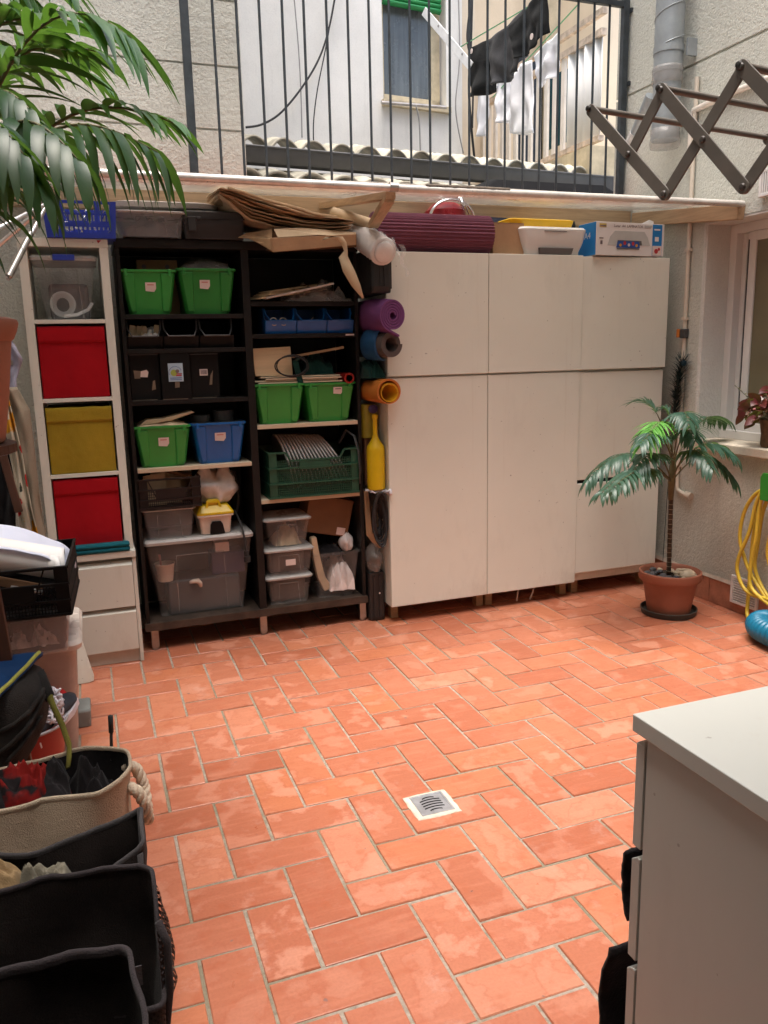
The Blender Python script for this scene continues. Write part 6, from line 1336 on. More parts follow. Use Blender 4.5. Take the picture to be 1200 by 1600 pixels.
def sheetroll(u, v):
    s_ = v * 5.4; r = .16 - .020 * s_ ; x = -.78 + u * .70
    return Vector((x - .02 * v, 3.12 + r * math.cos(s_ - 1.1) * .95, .845 + r * .72 * math.sin(s_ - 1.1) + .05 * (1 - u) + .010 * nz(u * 3, v * 4, 5)))
FARP = [(-30, 818), (40, 828), (84, 842), (108, 858), (119, 880), (116, 898), (104, 908)]; NEARP = [(-30, 856), (30, 862), (66, 870), (90, 880), (101, 891), (102, 902), (95, 909)]
def smoothp(P, u):
    i = min(int(u * 6), 5); t = u * 6 - i; g = lambda j: Vector(P[max(0, min(6, j))])
    p0, p1, p2, p3 = g(i - 1), g(i), g(i + 1), g(i + 2)
    return .5 * ((2 * p1) + (p2 - p0) * t + (2 * p0 - 5 * p1 + 4 * p2 - p3) * t * t + (3 * p1 - p0 - 3 * p2 + p3) * t ** 3)
def bigsheet(u, v):
    a_, b_ = smoothp(NEARP, u), smoothp(FARP, u); p = at(a_.x, a_.y, Y=2.99).lerp(at(b_.x, b_.y, Y=3.28), v)
    return p + Vector((.008 * nz(u * 4, v * 3, 2), .0, .012 * math.sin(PI * v) + .012 * nz(u * 5, v * 4, 5)))
MB().grid(48, 20, bigsheet).build('outer_sheet', 'paper_blue', pa, smooth=True, solid=.0014)
def under(u, v):
    p = at(-30 + 120 * u, 872 + 22 * u, Y=3.06); a = -.6 + 4.6 * v; r = .075 - .009 * v
    return p + Vector((.03 * u, r * math.cos(a), .02 + r * math.sin(a) * .9))
MB().grid(20, 40, under).build('rolled_sheet', 'paper', pa, smooth=True, solid=.0012)
def sheet2(u, v):
    p0 = at(-25 + 150 * u, 822 + 34 * u * u + (8 if u > .9 else 0), Y=3.10); p1 = at(60 + 45 * u, 868 + 20 * u, Y=2.99)
    p = p0.lerp(p1, v); p.y += -.05 * math.sin(PI * v) ; p.z += .02 * math.sin(PI * v) + .008 * nz(u * 4, v * 3, 8); return p
def sheet3(u, v):
    a = -1.0 + v * 4.3; r = .052 - .006 * v; c_ = at(95 - 38 * u, 890 - 12 * u, Y=3.0); return c_ + Vector((-.10 * u, r * math.cos(a) * 1.0 + .16 * u, r * .95 * math.sin(a) + .02 * u))
MB().grid(10, 36, sheet3).build('curled_sheet', 'paper', pa, smooth=True, solid=.0012)
lbd = thing('white_board', 'white board with rounded corners leaning behind the beige storage box', 'board', (-.2, 3.8, 0))
a = Vector((-.072, 3.86, .001)); b = at(112, 955, Y=3.90); wdir = Vector((-.52, -.02, 0)).normalized(); up_ = (b - a).normalized(); out = []
crn = [a + wdir * .02, a + up_ * .02]
MB().prism([a + wdir * .03, a + wdir * .008 + up_ * .006, a + up_ * .03, a + up_ * .42, a + up_ * .42 + wdir * .30, a + wdir * .30 + Vector((0, -.0, 0))], (0, .012, 0)).build('board_panel', 'white_laminate', lbd, bevel=.002)
tag(MB().ring([rr_loop(-.30, -.098, 3.37, 3.50, .001, .01), rr_loop(-.30, -.094, 3.365, 3.505, .07, .012), rr_loop(-.30, -.096, 3.37, 3.50, .078, .012)]).build('grey_block', 'stone_grey', bevel=.003), 'small grey block on the floor under the white board', 'block')
# black garden table top / dark cloth seen at the left between stand and shelf
rb = thing('red_bucket', 'red bucket heaped with shoes between the beige box and the black bag', 'bucket', (-.29, 2.94, 0))
MB().lathe([(.095, .001), (.10, .006), (.135, .262), (.142, .262), (.142, .272), (.130, .272), (.094, .012)], (-.30, 2.90, 0), 36).build('bucket_body', 'bucket_red', rb, smooth=35)
MB().tube([(-.30 + .141 * math.cos(a), 2.90 + .141 * math.sin(a), .270) for a in [2 * PI * k / 40 for k in range(40)]], .0055, 6, closed=True).build('rim', 'bucket_rim', rb, smooth=True)
MB().tube([(-.30 + .143 * math.cos(a), 2.90 + .05 + .10 * math.sin(a), .275 + .06 * math.sin(a)) for a in [PI * k / 20 * .9 for k in range(21)]], .0025, 5).build('handle', 'chrome', rb, smooth=True)
def sneaker(loc, rz, lab, mat):
    s_ = thing('sneaker', lab, 'shoe', loc, 'shoes heaped in the red bucket'); mt_ = Matrix.Translation(loc) @ Matrix.Rotation(math.radians(rz), 4, 'Z') @ Matrix.Rotation(math.radians(-14), 4, 'Y')
    prof = [(-.12, .028, .030, .075), (-.10, .036, .010, .090), (-.05, .036, .006, .085), (0, .036, .004, .070), (.05, .044, .002, .052), (.10, .040, .004, .040), (.125, .020, .012, .030)]
    L = []
    for x, w_, z0, z1 in prof: L.append([Vector((x, w_ * math.cos(2 * PI * k / 16), (z0 + z1) / 2 + (z1 - z0) / 2 * math.sin(2 * PI * k / 16))) for k in range(16)])
    MB().ring(L).xf(mt_).build('upper', mat, s_, smooth=True)
    MB().ring([[Vector((x * 1.03, y * w_, z)) for x, y, w_ in [(-.125, -.6, .04), (-.06, -.95, .04), (.05, -1.1, .044), (.11, -.8, .044), (.13, 0, .044), (.11, .8, .044), (.05, 1.1, .044), (-.06, .95, .04), (-.125, .6, .04)]] for z in (-.012, .016)]).xf(mt_).build('sole', 'lace_white' if mat != 'sneaker_red' else 'sneaker_red', s_, bevel=.004)
    lc = MB()
    for i in range(5): lc.tube([(-.02 + i * .018, -.022, .080 - i * .007), (-.01 + i * .018, 0, .090 - i * .007), (-.02 + i * .018, .022, .080 - i * .007)], .0035, 5)
    lc.xf(mt_).build('laces', 'lace_white', s_, smooth=True)
sneaker((-.205, 2.90, .255), 60, 'dark sneaker with white laces lying on top in the red bucket', 'sneaker_dark')
sneaker((-.225, 3.00, .235), 75, 'bright red sneaker at the back of the red bucket', 'sneaker_red')
rp_ = MB(); rnd = random.Random(5)
for i in range(46):
    a = rnd.uniform(0, 6.28); c_ = Vector((-.235 + rnd.uniform(-.05, .035), 2.86 + rnd.uniform(-.04, .06), .325 + rnd.uniform(-.035, .04))); rp_.tube([c_ + Vector((.035 * math.cos(t + a), .03 * math.sin(t), .030 * math.sin(t + a * 2))) for t in [k * .6 for k in range(9)]], .0045, 5)
tag(rp_.build('striped_cord', 'lace_white', smooth=True), 'tangled heap of white cord on top of the red bucket', 'cord')
tag(crumple(-.40, -.24, 2.82, 2.98, .262, .07, 93, 16, 16, .4).build('dark_shoes', 'sneaker_dark', smooth=True), 'dark shoes heaped under the white cord in the red bucket', 'shoes')

# black bag with a blue flap standing on the floor at the left
bg = thing('black_bag', 'bulky black bag with a blue top edged in lime piping at the left edge', 'bag', (-.40, 2.45, 0))
BGX, BGY = -.375, 2.40
L = []; secs = [(.001, .10, .10, -.21), (.05, .115, .13, -.20), (.20, .125, .15, -.15), (.32, .145, .165, -.075), (.45, .170, .175, .005), (.54, .188, .18, .015), (.60, .185, .17, .012), (.635, .165, .15, .005), (.645, .11, .10, 0)]
n = 40
for z, rx, ry, dx in secs:
    r_ = []
    for k in range(n):
        a = 2 * PI * k / n; c_, s_ = math.cos(a), math.sin(a); e = 1 + .10 * nz(c_ * 2, s_ * 2, z * 6) + .06 * nz(c_ * 4, s_ * 4, z * 16); p_ = .62
        r_.append(Vector((BGX + dx + rx * math.copysign(abs(c_) ** p_, c_) * e, BGY + ry * math.copysign(abs(s_) ** p_, s_) * e, z + .012 * nz(a, z * 5, 2) * (z > .05))))
    L.append(r_)
bgo = MB().ring(L).build('bag_body', 'bag_black', bg, smooth=True, sub=1)
from mathutils.bvhtree import BVHTree
bvb = BVHTree.FromPolygons([p for r_ in L for p in r_], [(i * n + k, i * n + (k + 1) % n, (i + 1) * n + (k + 1) % n, (i + 1) * n + k) for i in range(len(L) - 1) for k in range(n)])
for line in (((74, 1062), (64, 1088), (46, 1112), (22, 1132), (-6, 1146)), ((70, 1084), (58, 1112), (40, 1140), (16, 1164), (-6, 1180)), ((66, 1118), (50, 1142), (30, 1170), (6, 1196))):
    hits = []
    for (xa, ya), (xb, yb) in zip(line[:-1], line[1:]):
        for k in range(6):
            t = k / 6; q_ = at(xa + (xb - xa) * t, ya + (yb - ya) * t, Y=3.0); h = bvb.ray_cast(EYE, (q_ - EYE).normalized())
            if h[0] is not None: hits.append(h[0] - (q_ - EYE).normalized() * .002)
    if len(hits) > 3: MB().tube(hits, [.0065 if 0 < i < len(hits) - 1 else .003 for i in range(len(hits))], 7).build('piped_seam', 'bag_black', bg, smooth=True)
for z, rx in ((.43, .172), (.30, .150)):
    MB().tube([(BGX + .0 + (rx) * math.copysign(abs(math.cos(a)) ** .62, math.cos(a)) - (.01 if z > .4 else .03), BGY + .178 * math.copysign(abs(math.sin(a)) ** .62, math.sin(a)), z + .05 * math.cos(a)) for a in [2 * PI * k / 40 for k in range(40)]], .0065, 6, closed=True).build('seam', 'bag_black', bg, smooth=True)
def flapf(u, v):
    x = BGX - .20; y = BGY - .20 + v * .27; x += u * (-.290 + v * .105 - x); e = max(abs(2 * u - 1), abs(2 * v - 1))
    return Vector((x, y,   .676 - .018 * e ** 4 - .02 * (1 - v) + .012 * nz(u * 3, v * 3, 4)))
MB().grid(24, 20, flapf).build('blue_flap', 'bag_blue', bg, smooth=True, solid=.012)
pts = [flapf(u, v) + Vector((0, 0, .006)) for u, v in ((.985, t) for t in (0, .1, .2, .3, .4, .5, .6, .7, .8, .9, .97))]
MB().tube(pts, .006, 8).build('lime_piping', 'lime_piping', bg, smooth=True)
st_ = [at(62, 1052, Y=2.42), at(72, 1075, Y=2.36), at(84, 1105, Y=2.25), at(98, 1135, Y=2.2), at(108, 1165, Y=2.13), at(108, 1182, Y=2.10), at(106, 1200, Y=2.07)]
MB().tube(st_, [.012, .013, .009, .009, .009, .009, .008], 8, flat=.45).build('strap', 'olive_strap', bg, smooth=True)
MB().tube([st_[0], st_[1], st_[1].lerp(st_[2], .5)], .017, 8, flat=.4).build('strap_buckle', 'bag_black', bg, smooth=True)

# ---------------------------------------------------------------- laundry baskets in a row
def soft_rect(x0, x1, y0, y1, z, r, n=7, sag=0, dz=0, seed=0):
    C0 = rr_loop(x0, x1, y0, y1, z, r, n); L = []; out = []
    for i_, p in enumerate(C0):
        q_ = C0[(i_ + 1) % len(C0)]; k_ = (16, 8, 16, 8)[i_ // (n + 1)] if i_ % (n + 1) == n else 1; L += [p.lerp(q_, j_ / k_) for j_ in range(k_)]
    for p in L:
        t = (p.x - x0) / (x1 - x0); out.append(Vector((p.x + .012 * nz(p.y * 9, p.x * 9, seed), p.y + .022 * nz(p.x * 7, p.y * 5, seed + 4) + .007 * nz(p.x * 24, p.z * 9, seed), p.z - sag * math.sin(PI * max(0, min(1, t))) + dz * (t - .5) + .014 * nz(p.x * 9, p.y * 9, seed + 8))))
    return out
def basket(name, label, x0, x1, y0, y1, h, r, outer, inner, rimmat, rim=.008, sag=.02, base=.035, seed=1, skew=(0, 0), twist=0, cat='laundry basket', group=None):
    t = thing(name, label, cat, ((x0 + x1) / 2, (y0 + y1) / 2, 0), group); L = []; N = 9
    cx, cy = (x0 + x1) / 2, (y0 + y1) / 2
    for k in range(N + 1):
        f = k / N; s_ = base * (1 - f); b_ = .012 * math.sin(PI * f)
        q = soft_rect(x0 + s_ - b_, x1 - s_ + b_, y0 + s_ * .6 - b_, y1 - s_ * .6 + b_, .002 + h * f, r, sag=sag * f ** 3, seed=seed + k * .37)
        L.append([Vector((p.x + skew[0] * f, p.y + skew[1] * f, max(p.z, .002))) for p in q])
    if twist:
        for ring_ in L:
            for p in ring_:
                dx, dy = p.x - cx, p.y - cy; a = math.radians(twist); p.x, p.y = cx + dx * math.cos(a) - dy * math.sin(a), cy + dx * math.sin(a) + dy * math.cos(a)
    if 'net hamper' in label:
        for f_, ring_ in enumerate(L):
            for p in ring_: p.z -= .14 * (f_ / N) * max(0, min(1, (cy + .05 - p.y) / .12))
    nn = len(L[0]); out = MB().ring(L, (True, False)).build('basket_wall', outer, t, smooth=True)
    Li = []
    for ring_ in L[1:]:
        q_ = []
        for i_, p in enumerate(ring_):
            t_ = ring_[(i_ + 2) % nn] - ring_[i_ - 2]; q_.append(p + Vector((-t_.y, t_.x, 0)).normalized() * .0042 + Vector((0, 0, .001)))
        Li.append(q_)
    MB().ring(Li[::-1], (False, True)).build('lining', inner, t, smooth=True)
    def off(ring_, d, dz):
        o_ = []
        for i_, p in enumerate(ring_):
            t_ = ring_[(i_ + 2) % nn] - ring_[i_ - 2]; o_.append(p + Vector((-t_.y, t_.x, 0)).normalized() * d + Vector((0, 0, dz + .0025 * nz(p.x * 40, p.y * 40, seed))))
        return o_
    R_ = L[-1]; h_ = rim * 1.7
    MB().ring([off(R_, -.0015, -h_), off(R_, -.0022, -h_ * .4), off(R_, -.0015, .001), off(R_, .002, .0028), off(R_, .0050 + rim * .2, .001), off(R_, .0054 + rim * .2, -h_ * .4), off(R_, .0048 + rim * .2, -h_)], (False, False)).build('rim_binding', rimmat, t, smooth=True)
    return t, L
cvb, cL = basket('canvas_basket', 'cream canvas basket with a twisted rope handle, full of dark and red clothes', -.60, .022, 1.905, 2.135, .505, .085, 'canvas', 'black_cloth', 'canvas', .0048, .015, .05, 2, (0, 0), -1)
rh = MB()
pr_ = [(.012, 2.085, .455), (.040, 2.095, .435), (.056, 2.09, .385), (.058, 2.06, .335), (.056, 2.02, .325), (.056, 1.985, .345), (.050, 1.965, .400), (.036, 1.96, .440), (.010, 1.965, .46)]
cur = []
for i in range(len(pr_) - 1):
    for k in range(8): cur.append(Vector(pr_[i]).lerp(Vector(pr_[i + 1]), k / 8))
for s3 in range(3):
    P = []
    for i, p in enumerate(cur):
        a = i * .62 + s3 * 2 * PI / 3; tg = (cur[min(i + 1, len(cur) - 1)] - cur[max(i - 1, 0)]).normalized(); u_ = tg.orthogonal().normalized(); w_ = tg.cross(u_); P.append(p + (Vector((0, 0, 1)).cross(tg).normalized() * math.cos(a) + tg.cross(Vector((0, 0, 1)).cross(tg).normalized()) * math.sin(a)) * .0075)
    rh.tube(P, .0085, 7)
rh.build('rope_handle', 'rope_cotton', cvb, smooth=True)
tag(MB().disc((-.085, 2.142, .455), .012, 14).build('garment_tag', 'kraft_light'), 'small pale round tag inside the far edge of the canvas basket', 'tag')
tag(MB().tube([(-.02, 2.115, .46), (-.013, 2.118, .56)], .0042, 8).tube([(-.0145, 2.118, .538), (-.0125, 2.118, .585)], .0065, 8).build('black_stick', 'cable', smooth=True), 'thin black stick standing up at the far edge of the canvas basket', 'stick')
def heap(x0, x1, y0, y1, z0, h, seed, mat, nm, lab, cat='clothes', pw=.5, rough=.5):
    return tag(folds(x0, x1, y0, y1, z0, h, seed).build(nm, mat, smooth=True), lab, cat)
heap(-.165, -.01, 1.955, 2.10, .37, .16, 201, 'black_cloth', 'black_clothes', 'black clothes bunched in the right half of the canvas basket', 'clothes')
heap(-.38, -.13, 1.955, 2.10, .43, .12, 205, 'red_cloth', 'red_clothes', 'red and black patterned clothes in the left half of the canvas basket', 'clothes')
heap(-.38, -.265, 1.955, 2.02, .46, .07, 209, 'black_cloth', 'black_sleeve', 'black sleeve lying across the red clothes in the canvas basket', 'clothes')
heap(-.19, -.125, 1.96, 2.09, .44, .10, 211, 'black_cloth', 'black_band', 'black band of cloth beside the red clothes in the canvas basket', 'clothes')
GH = 'dark laundry hampers in a row'
h1, L1 = basket('laundry_hamper', 'dark hamper with a grey bound rim holding olive clothes, next to the canvas basket', -.42, .036, 1.61, 1.80, .50, .022, 'hamper_dark', 'hamper_dark', 'grey_binding', .0062, .065, .05, 5, (0, 0), -3, group=GH)
MB().tube([(.034, 1.782, .495), (.030, 1.783, .30), (.01, 1.77, .02)], .007, 8).build('corner_piping', 'grey_binding', h1, smooth=True)
MB().tube([(.022, 1.612, .49), (.018, 1.612, .30), (-.01, 1.62, .02)], .007, 8).build('corner_piping', 'grey_binding', h1, smooth=True)
heap(-.38, -.10, 1.66, 1.76, .33, .17, 221, 'olive_cloth', 'olive_clothes', 'olive and grey clothes in the hamper next to the canvas basket', 'clothes', .5, .6)
heap(-.38, -.22, 1.66, 1.75, .40, .11, 225, 'tan_cloth', 'tan_clothes', 'tan cloth on top of the olive clothes in the hamper', 'clothes', .5, .6)
h2, L2 = basket('laundry_hamper', 'black net hamper with a loose net pocket bulging from its right side, in the middle', -.40, .040, 1.335, 1.565, .505, .03, 'hamper_net', 'hamper_dark', 'dark_binding', .0048, .0, .04, 9, (0, 0), -3, group=GH)
def pocket(u, v):
    y = 1.36 + .17 * u; z = .49 - .27 * v; b_ = math.sin(PI * u) ** .6 * math.sin(PI * (.12 + .88 * v)) ** .8
    return Vector((.036 + .030 * b_ + .012 * nz(u * 5, v * 5, 3) * b_, y + .01 * nz(u * 4, v * 5, 8), z))
MB().grid(20, 22, pocket).build('net_pocket', 'loose_net', h2, smooth=True)
MB().tube([(.040, 1.368, .50), (.052, 1.36, .46), (.050, 1.362, .36), (.03, 1.37, .22), (.0, 1.375, .02)], .0075, 8).build('corner_piping', 'dark_binding', h2, smooth=True)
B(-.012, .004, 1.343, 1.3455, .40, .44).build('fabric_tag', 'grey_binding', h2)
heap(-.34, -.03, 1.40, 1.52, .20, .10, 231, 'hamper_dark', 'dark_laundry', 'dark laundry deep inside the middle net hamper', 'laundry')
h3, L3 = basket('laundry_hamper', 'nearest dark hamper with a thick purplish grey rim at the bottom left corner', -.36, -.004, 1.02, 1.325, .515, .045, 'hamper_dark', 'hamper_dark', 'dark_binding', .0085, .0, .03, 15, (0, 0), 0, group=GH)
heap(-.34, -.03, 1.05, 1.30, .18, .08, 241, 'hamper_dark', 'dark_laundry', 'dark laundry at the bottom of the nearest hamper', 'laundry')

# ---------------------------------------------------------------- cloths and stick hanging beside the tower, folding metal frame
def hang(name, lab, mat, pts, Y, cat, seed, thick=.004, depth=.06):
    """cloth hanging from a hook: outline as pairs (left, right) from top to bottom"""
    n = len(pts) - 1
    def fn(u, v):
        i = min(int(v * n), n - 1); t = v * n - i; l = Vector(pts[i][0]).lerp(Vector(pts[i + 1][0]), t); r = Vector(pts[i][1]).lerp(Vector(pts[i + 1][1]), t); q = l.lerp(r, u)
        p = at(q.x, q.y, Y=Y); p.y += depth * .5 * math.sin(u * PI * 3 + seed) * .5 + .02 * nz(u * 4, v * 5, seed); return p
    return tag(MB().grid(18, 30, fn).build(name, mat, smooth=True, solid=thick), lab, cat)
hang('lilac_shirt', 'pale lilac shirt hanging behind the terracotta pot beside the white tower', 'lilac_cloth', [((-10, 525), (17, 528)), ((-10, 560), (36, 562)), ((-10, 590), (26, 592)), ((-10, 622), (28, 628))], 3.72, 'clothing', 2)
hang('khaki_cloth', 'long khaki cloth hanging straight down beside the white tower', 'khaki_cloth', [((-5, 605), (26, 605)), ((8, 640), (46, 640)), ((14, 690), (52, 690)), ((24, 740), (58, 742)), ((34, 790), (64, 795)), ((48, 850), (74, 852))], 3.66, 'cloth', 5)
ap = hang('fruit_apron', 'cream apron printed with orange and red fruit hanging left of the khaki cloth', 'fruit_cloth', [((-2, 600), (8, 604)), ((6, 650), (22, 655)), ((14, 700), (34, 705)), ((24, 760), (44, 765)), ((28, 800), (52, 805)), ((36, 850), (62, 846))], 3.58, 'apron', 7)
tag(MB().beam(at(-6, 675, Y=3.50), at(30, 800, Y=3.50), .03, .02, (0, 1, 0)).build('wooden_pole', 'dark_wood', bevel=.003), 'dark wooden pole leaning among the cloths at the left edge', 'pole')
hang('black_coat', 'black coat hanging behind the wooden pole at the left edge', 'black_cloth', [((-14, 660), (6, 660)), ((-14, 740), (20, 740)), ((-14, 800), (24, 800)), ((-14, 846), (26, 846))], 3.62, 'clothing', 9)
hook = MB()
hook.beam((-1.09, 3.74, 1.50), (-.27, 3.74, 1.50), .02, .02); tag(hook.build('garment_rail', 'steel'), 'metal rail carrying the cloths at the left edge', 'rail')
mf = thing('folding_frame', 'folding aluminium frame of thin bright tubes in front of the tower corner', 'frame', (-.2, 3.6, 1.8))
ap_ = at(74, 318, Y=3.72)
for (px, py, Y) in ((-20, 366, 3.5), (-20, 398, 3.75), (12, 436, 3.5)):
    MB().tube([ap_, at(px, py, Y=Y)], .0095, 10).build('tube', 'alu', mf, smooth=50)
MB().tube([at(30, 344, Y=3.6), at(48, 375, Y=3.6)], .005, 6).build('cross_link', 'steel', mf); MB().tube([ap_ + Vector((-.02, 0, .01)), ap_ + Vector((.01, 0, -.01))], .016, 8).build('hinge', 'steel', mf)
MB().tube([at(48, 365, Y=3.585), at(14, 432, Y=3.495)], .0125, 10).build('sleeve', 'steel', mf, smooth=50)
# ---------------------------------------------------------------- the neighbouring house beyond the railing
def fa(px, py, Y0, s=.12):      # points on a facade turned a little away from the yard
    d = RIGHT * ((px - 600) / FPX) + UP * ((800 - py) / FPX) + FWD; k = (Y0 - s * 1.0 - EYE.y) / (d.y - s * d.x); return EYE + d * k
YW = 7.0; YE = 5.55
hb = thing('white_house', 'white rendered house beyond the railing with a green blind over its window', 'house', (3, 7, 0))
def fx(x, Y0=YW, s=.12): return Y0 + s * (x - 1)
def panel(mb, x0, x1, z0, z1, Y0, th=.3, front=0):
    mb.hexa([(x0, fx(x0, Y0) - front, z0), (x1, fx(x1, Y0) - front, z0), (x1, fx(x1, Y0) + th, z0), (x0, fx(x0, Y0) + th, z0), (x0, fx(x0, Y0) - front, z1), (x1, fx(x1, Y0) - front, z1), (x1, fx(x1, Y0) + th, z1), (x0, fx(x0, Y0) + th, z1)]); return mb
wl_, wr_ = fa(598, 90, YW).x, fa(697, 90, YW).x; wb = fa(650, 163, YW).z; wt_ = wb + 1.55; xe = fa(722, 90, YW).x
m = MB(); panel(m, .2, wl_, 0, 8, YW); panel(m, wr_, xe, 0, 8, YW); panel(m, wl_, wr_, 0, wb, YW); panel(m, wl_, wr_, wt_, 8, YW)
m.build('wall_body', 'white_render', hb)
m = MB(); f0, f1 = wl_ + .02, wr_ - .02
for x0, x1, z0, z1 in ((f0, f0 + .03, wb, wt_), (f1 - .09, f1, wb, wt_), (f0, f1, wb, wb + .085), ): panel(m, x0, x1, z0, z1, YW + .10, .06)
m.build('window_frame', 'timber_cream', hb, bevel=.004)
m = MB(); panel(m, f0 + .03, f1 - .09, wb + .085, wt_, YW + .13, .02); m.build('window_pane', 'far_glass', hb)
m = MB(); panel(m, wl_ - .02, wr_ + .03, wb - .05, wb - .001, YW, .2, .05); m.build('window_sill', 'timber_cream', hb)
zb_ = fa(650, 12, YW).z
def blind(u, v):
    x = f0 + .0 + u * (f1 - f0 - .02); z = zb_ + v * .35; return Vector((x, fx(x, YW + .05) - .035 * abs(math.sin(v * 9 * PI)), z + .004 * nz(u * 4, v, 3)))
MB().grid(10, 54, blind).build('roller_blind', 'roller_green', hb, smooth=True, solid=.01)
MB().tube([fa(596, 160, YW - .1), fa(697, 168, YW - .1)], .014, 8).build('clothes_bar', 'steel', hb)
for (px0, px1, Y, mt_, z1) in ((721, 742, 7.15, 'cream_render', 8), (742, 803, 7.5, 'cream_render', 8), (928, 992, 6.6, 'cream_render', 8)):
    m = MB(); x0, x1 = fa(px0, 100, Y).x, fa(px1, 100, Y).x; panel(m, x0, x1, 0, z1, Y, .6); m.build('wall_wing', mt_, hb)
m = MB(); panel(m, fa(800, 100, 8.0).x, fa(940, 100, 8.0).x, 0, 8, 8.0, .3); m.build('wall_wing', 'cream_render', hb)
m = MB(); panel(m, fa(785, 60, 7.9).x, fa(862, 60, 7.9).x, 1.5, 4.6, 7.9, .05); m.build('dark_doorway', 'door_dark', hb)
m = MB(); panel(m, fa(846, 40, 7.95).x, fa(872, 40, 7.95).x, 1.5, 5.2, 7.85, .05); m.build('door_jamb', 'timber_cream', hb)

# balcony railing running towards us along the right wing
a = fa(932, 56, 5.9, 0); RX = a.x
br2 = thing('balcony_railing', 'white balcony railing of flat slats with a white panel, behind the hanging laundry', 'railing', (RX, 6.6, 3))
zt_ = a.z; b = at(925, 221, X=RX); zb2 = b.z; y0 = a.y; 
MB().beam((RX, y0 - .1, zt_), (RX, 8.0, zt_), .05, .05).build('top_rail', 'rusty_white', br2)
MB().beam((RX, y0 - .1, zb2), (RX, 8.0, zb2), .05, .04).build('bottom_rail', 'rusty_white', br2)
y1 = at(890, 130, X=RX).y
def pan(u, v):
    y = y0 - .08 + u * (y1 - y0 + .08); return Vector((RX + .018 * math.sin(u * 24), y, zb2 + .02 + v * (zt_ - zb2 - .04)))
MB().grid(60, 2, pan).build('side_panel', 'panel_white', br2, smooth=True, solid=.006)
y = y1 + .06
while y < 7.9:
    B(RX - .012, RX + .012, y, y + .05, zb2, zt_).build('slat', 'rail_white', br2); y += .135
for z in (.0,): MB().beam((RX + .005, y0 - .1, at(930, 25, X=RX).z), (RX + .005, 7.9, at(930, 25, X=RX).z), .045, .045).build('upper_rail', 'rusty_white', br2)
sl = MB().box(RX - .1, RX + 1.5, y0 - .1, 8, zb2 - .28, zb2 - .06); sl.build('balcony_or_shade_slab', 'timber_cream', br2)
for (px0, px1, py0, py1, Y) in ((862, 874, 120, 225, 0.35), (882, 890, 125, 215, .5)):
    p = at(px0, py0, X=RX + Y); q = at(px1, py1, X=RX + Y)
    tag(B(p.x, p.x + .03, min(p.y, q.y) - .08, max(p.y, q.y) + .08, q.z, p.z).build('teal_cloth', 'teal_dark'), 'dark teal cloth hanging behind the balcony slats, the left one' if px0 < 870 else 'dark teal cloth hanging behind the balcony slats, the right one', 'cloth')

# corrugated roof with gutter in front of the house
cr2 = thing('tiled_roof', 'pale corrugated lean-to roof with a grey gutter below the white house', 'roof', (3, 6, 2.5))
gl, gr_ = fa(385, 243, YE), fa(985, 292, YE)
zg0 = gl.z; zg1 = gr_.z; xg0, xg1 = gl.x - .25, gr_.x + .1
def zl(x): return zg0 + (zg1 - zg0) * (x - gl.x) / (gr_.x - gl.x)
WV = .205
def wave(x): return (abs(math.sin((x - .05) / WV * PI)) ** .75)
def roofs(dz, Y0, run, rise, nm, mat, x0, x1, amp=.085):
    nxx = int((x1 - x0) / WV * 14)
    def fn(u, v):
        x = x0 + u * (x1 - x0); lap = .012 * (v * 3 - int(v * 3 - 1e-6)) ; jit = .02 * nz(int((x - .05) / WV) * 3.1, Y0, 2)
        return Vector((x, fx(x, Y0) + v * run + jit * (1 - v), zl(x) + dz + amp * wave(x) + rise * v + .010 * nz(x * 5, v * 6, 3) - lap + jit * .6))
    return MB().grid(nxx, 10, fn).build(nm, mat, cr2, smooth=50, solid=.014)
roofs(.022, YE - .06, .40, .10, 'roof_sheet', 'roof_cement', xg0, xg1, .085)
gm = MB(); L = []
for i in range(13):
    x = xg0 + (xg1 - xg0) * i / 12; y = fx(x, YE) - .07; z = zl(x); sec = [(-.065, .030), (-.068, .026), (-.062, -.02), (-.04, -.062), (0, -.074), (.04, -.062), (.062, -.02), (.065, .030), (.058, .030), (.055, -.018), (.036, -.055), (0, -.066), (-.036, -.055), (-.056, -.018), (-.058, .030)]
    L.append([Vector((x, y + a_, z + b_)) for a_, b_ in sec])
gm.ring(L).build('gutter', 'gutter_grey', cr2, smooth=40)
MB().tube([Vector((xg0 + (xg1 - xg0) * i / 12, fx(xg0 + (xg1 - xg0) * i / 12, YE) - .136, zl(xg0 + (xg1 - xg0) * i / 12) + .030)) for i in range(13)], .009, 6).build('gutter_lip', 'gutter_grey', cr2)
MB().beam((xg0, fx(xg0, YE) + .06, zl(xg0) - .105), (xg1, fx(xg1, YE) + .06, zl(xg1) - .105), .05, .075).build('eave_board', 'timber_cream', cr2)
lr = thing('lower_tiled_roof', 'lower pale tiled roof seen through the bars under the grey gutter', 'roof', (2, 5.2, 2.3))
def lowroof(u, v):
    x = .5 + u * 3.4; return Vector((x, 5.10 + .1 * (x - 1) + v * .42, 2.545 + .055 * wave(x * .95) + .10 * v + .012 * nz(x * 6, v * 5, 6) - .012 * (v * 4 - int(v * 4 - 1e-6))))
MB().grid(240, 12, lowroof).build('roof_sheet', 'roof_cement', lr, smooth=50, solid=.014)
MB().beam((.5, 5.52, 2.655), (3.2, 5.80, 2.66), .04, .035).build('batten', 'timber_cream', lr)
a = at(742, 285, Y=4.98); b = at(955, 318, Y=4.98)
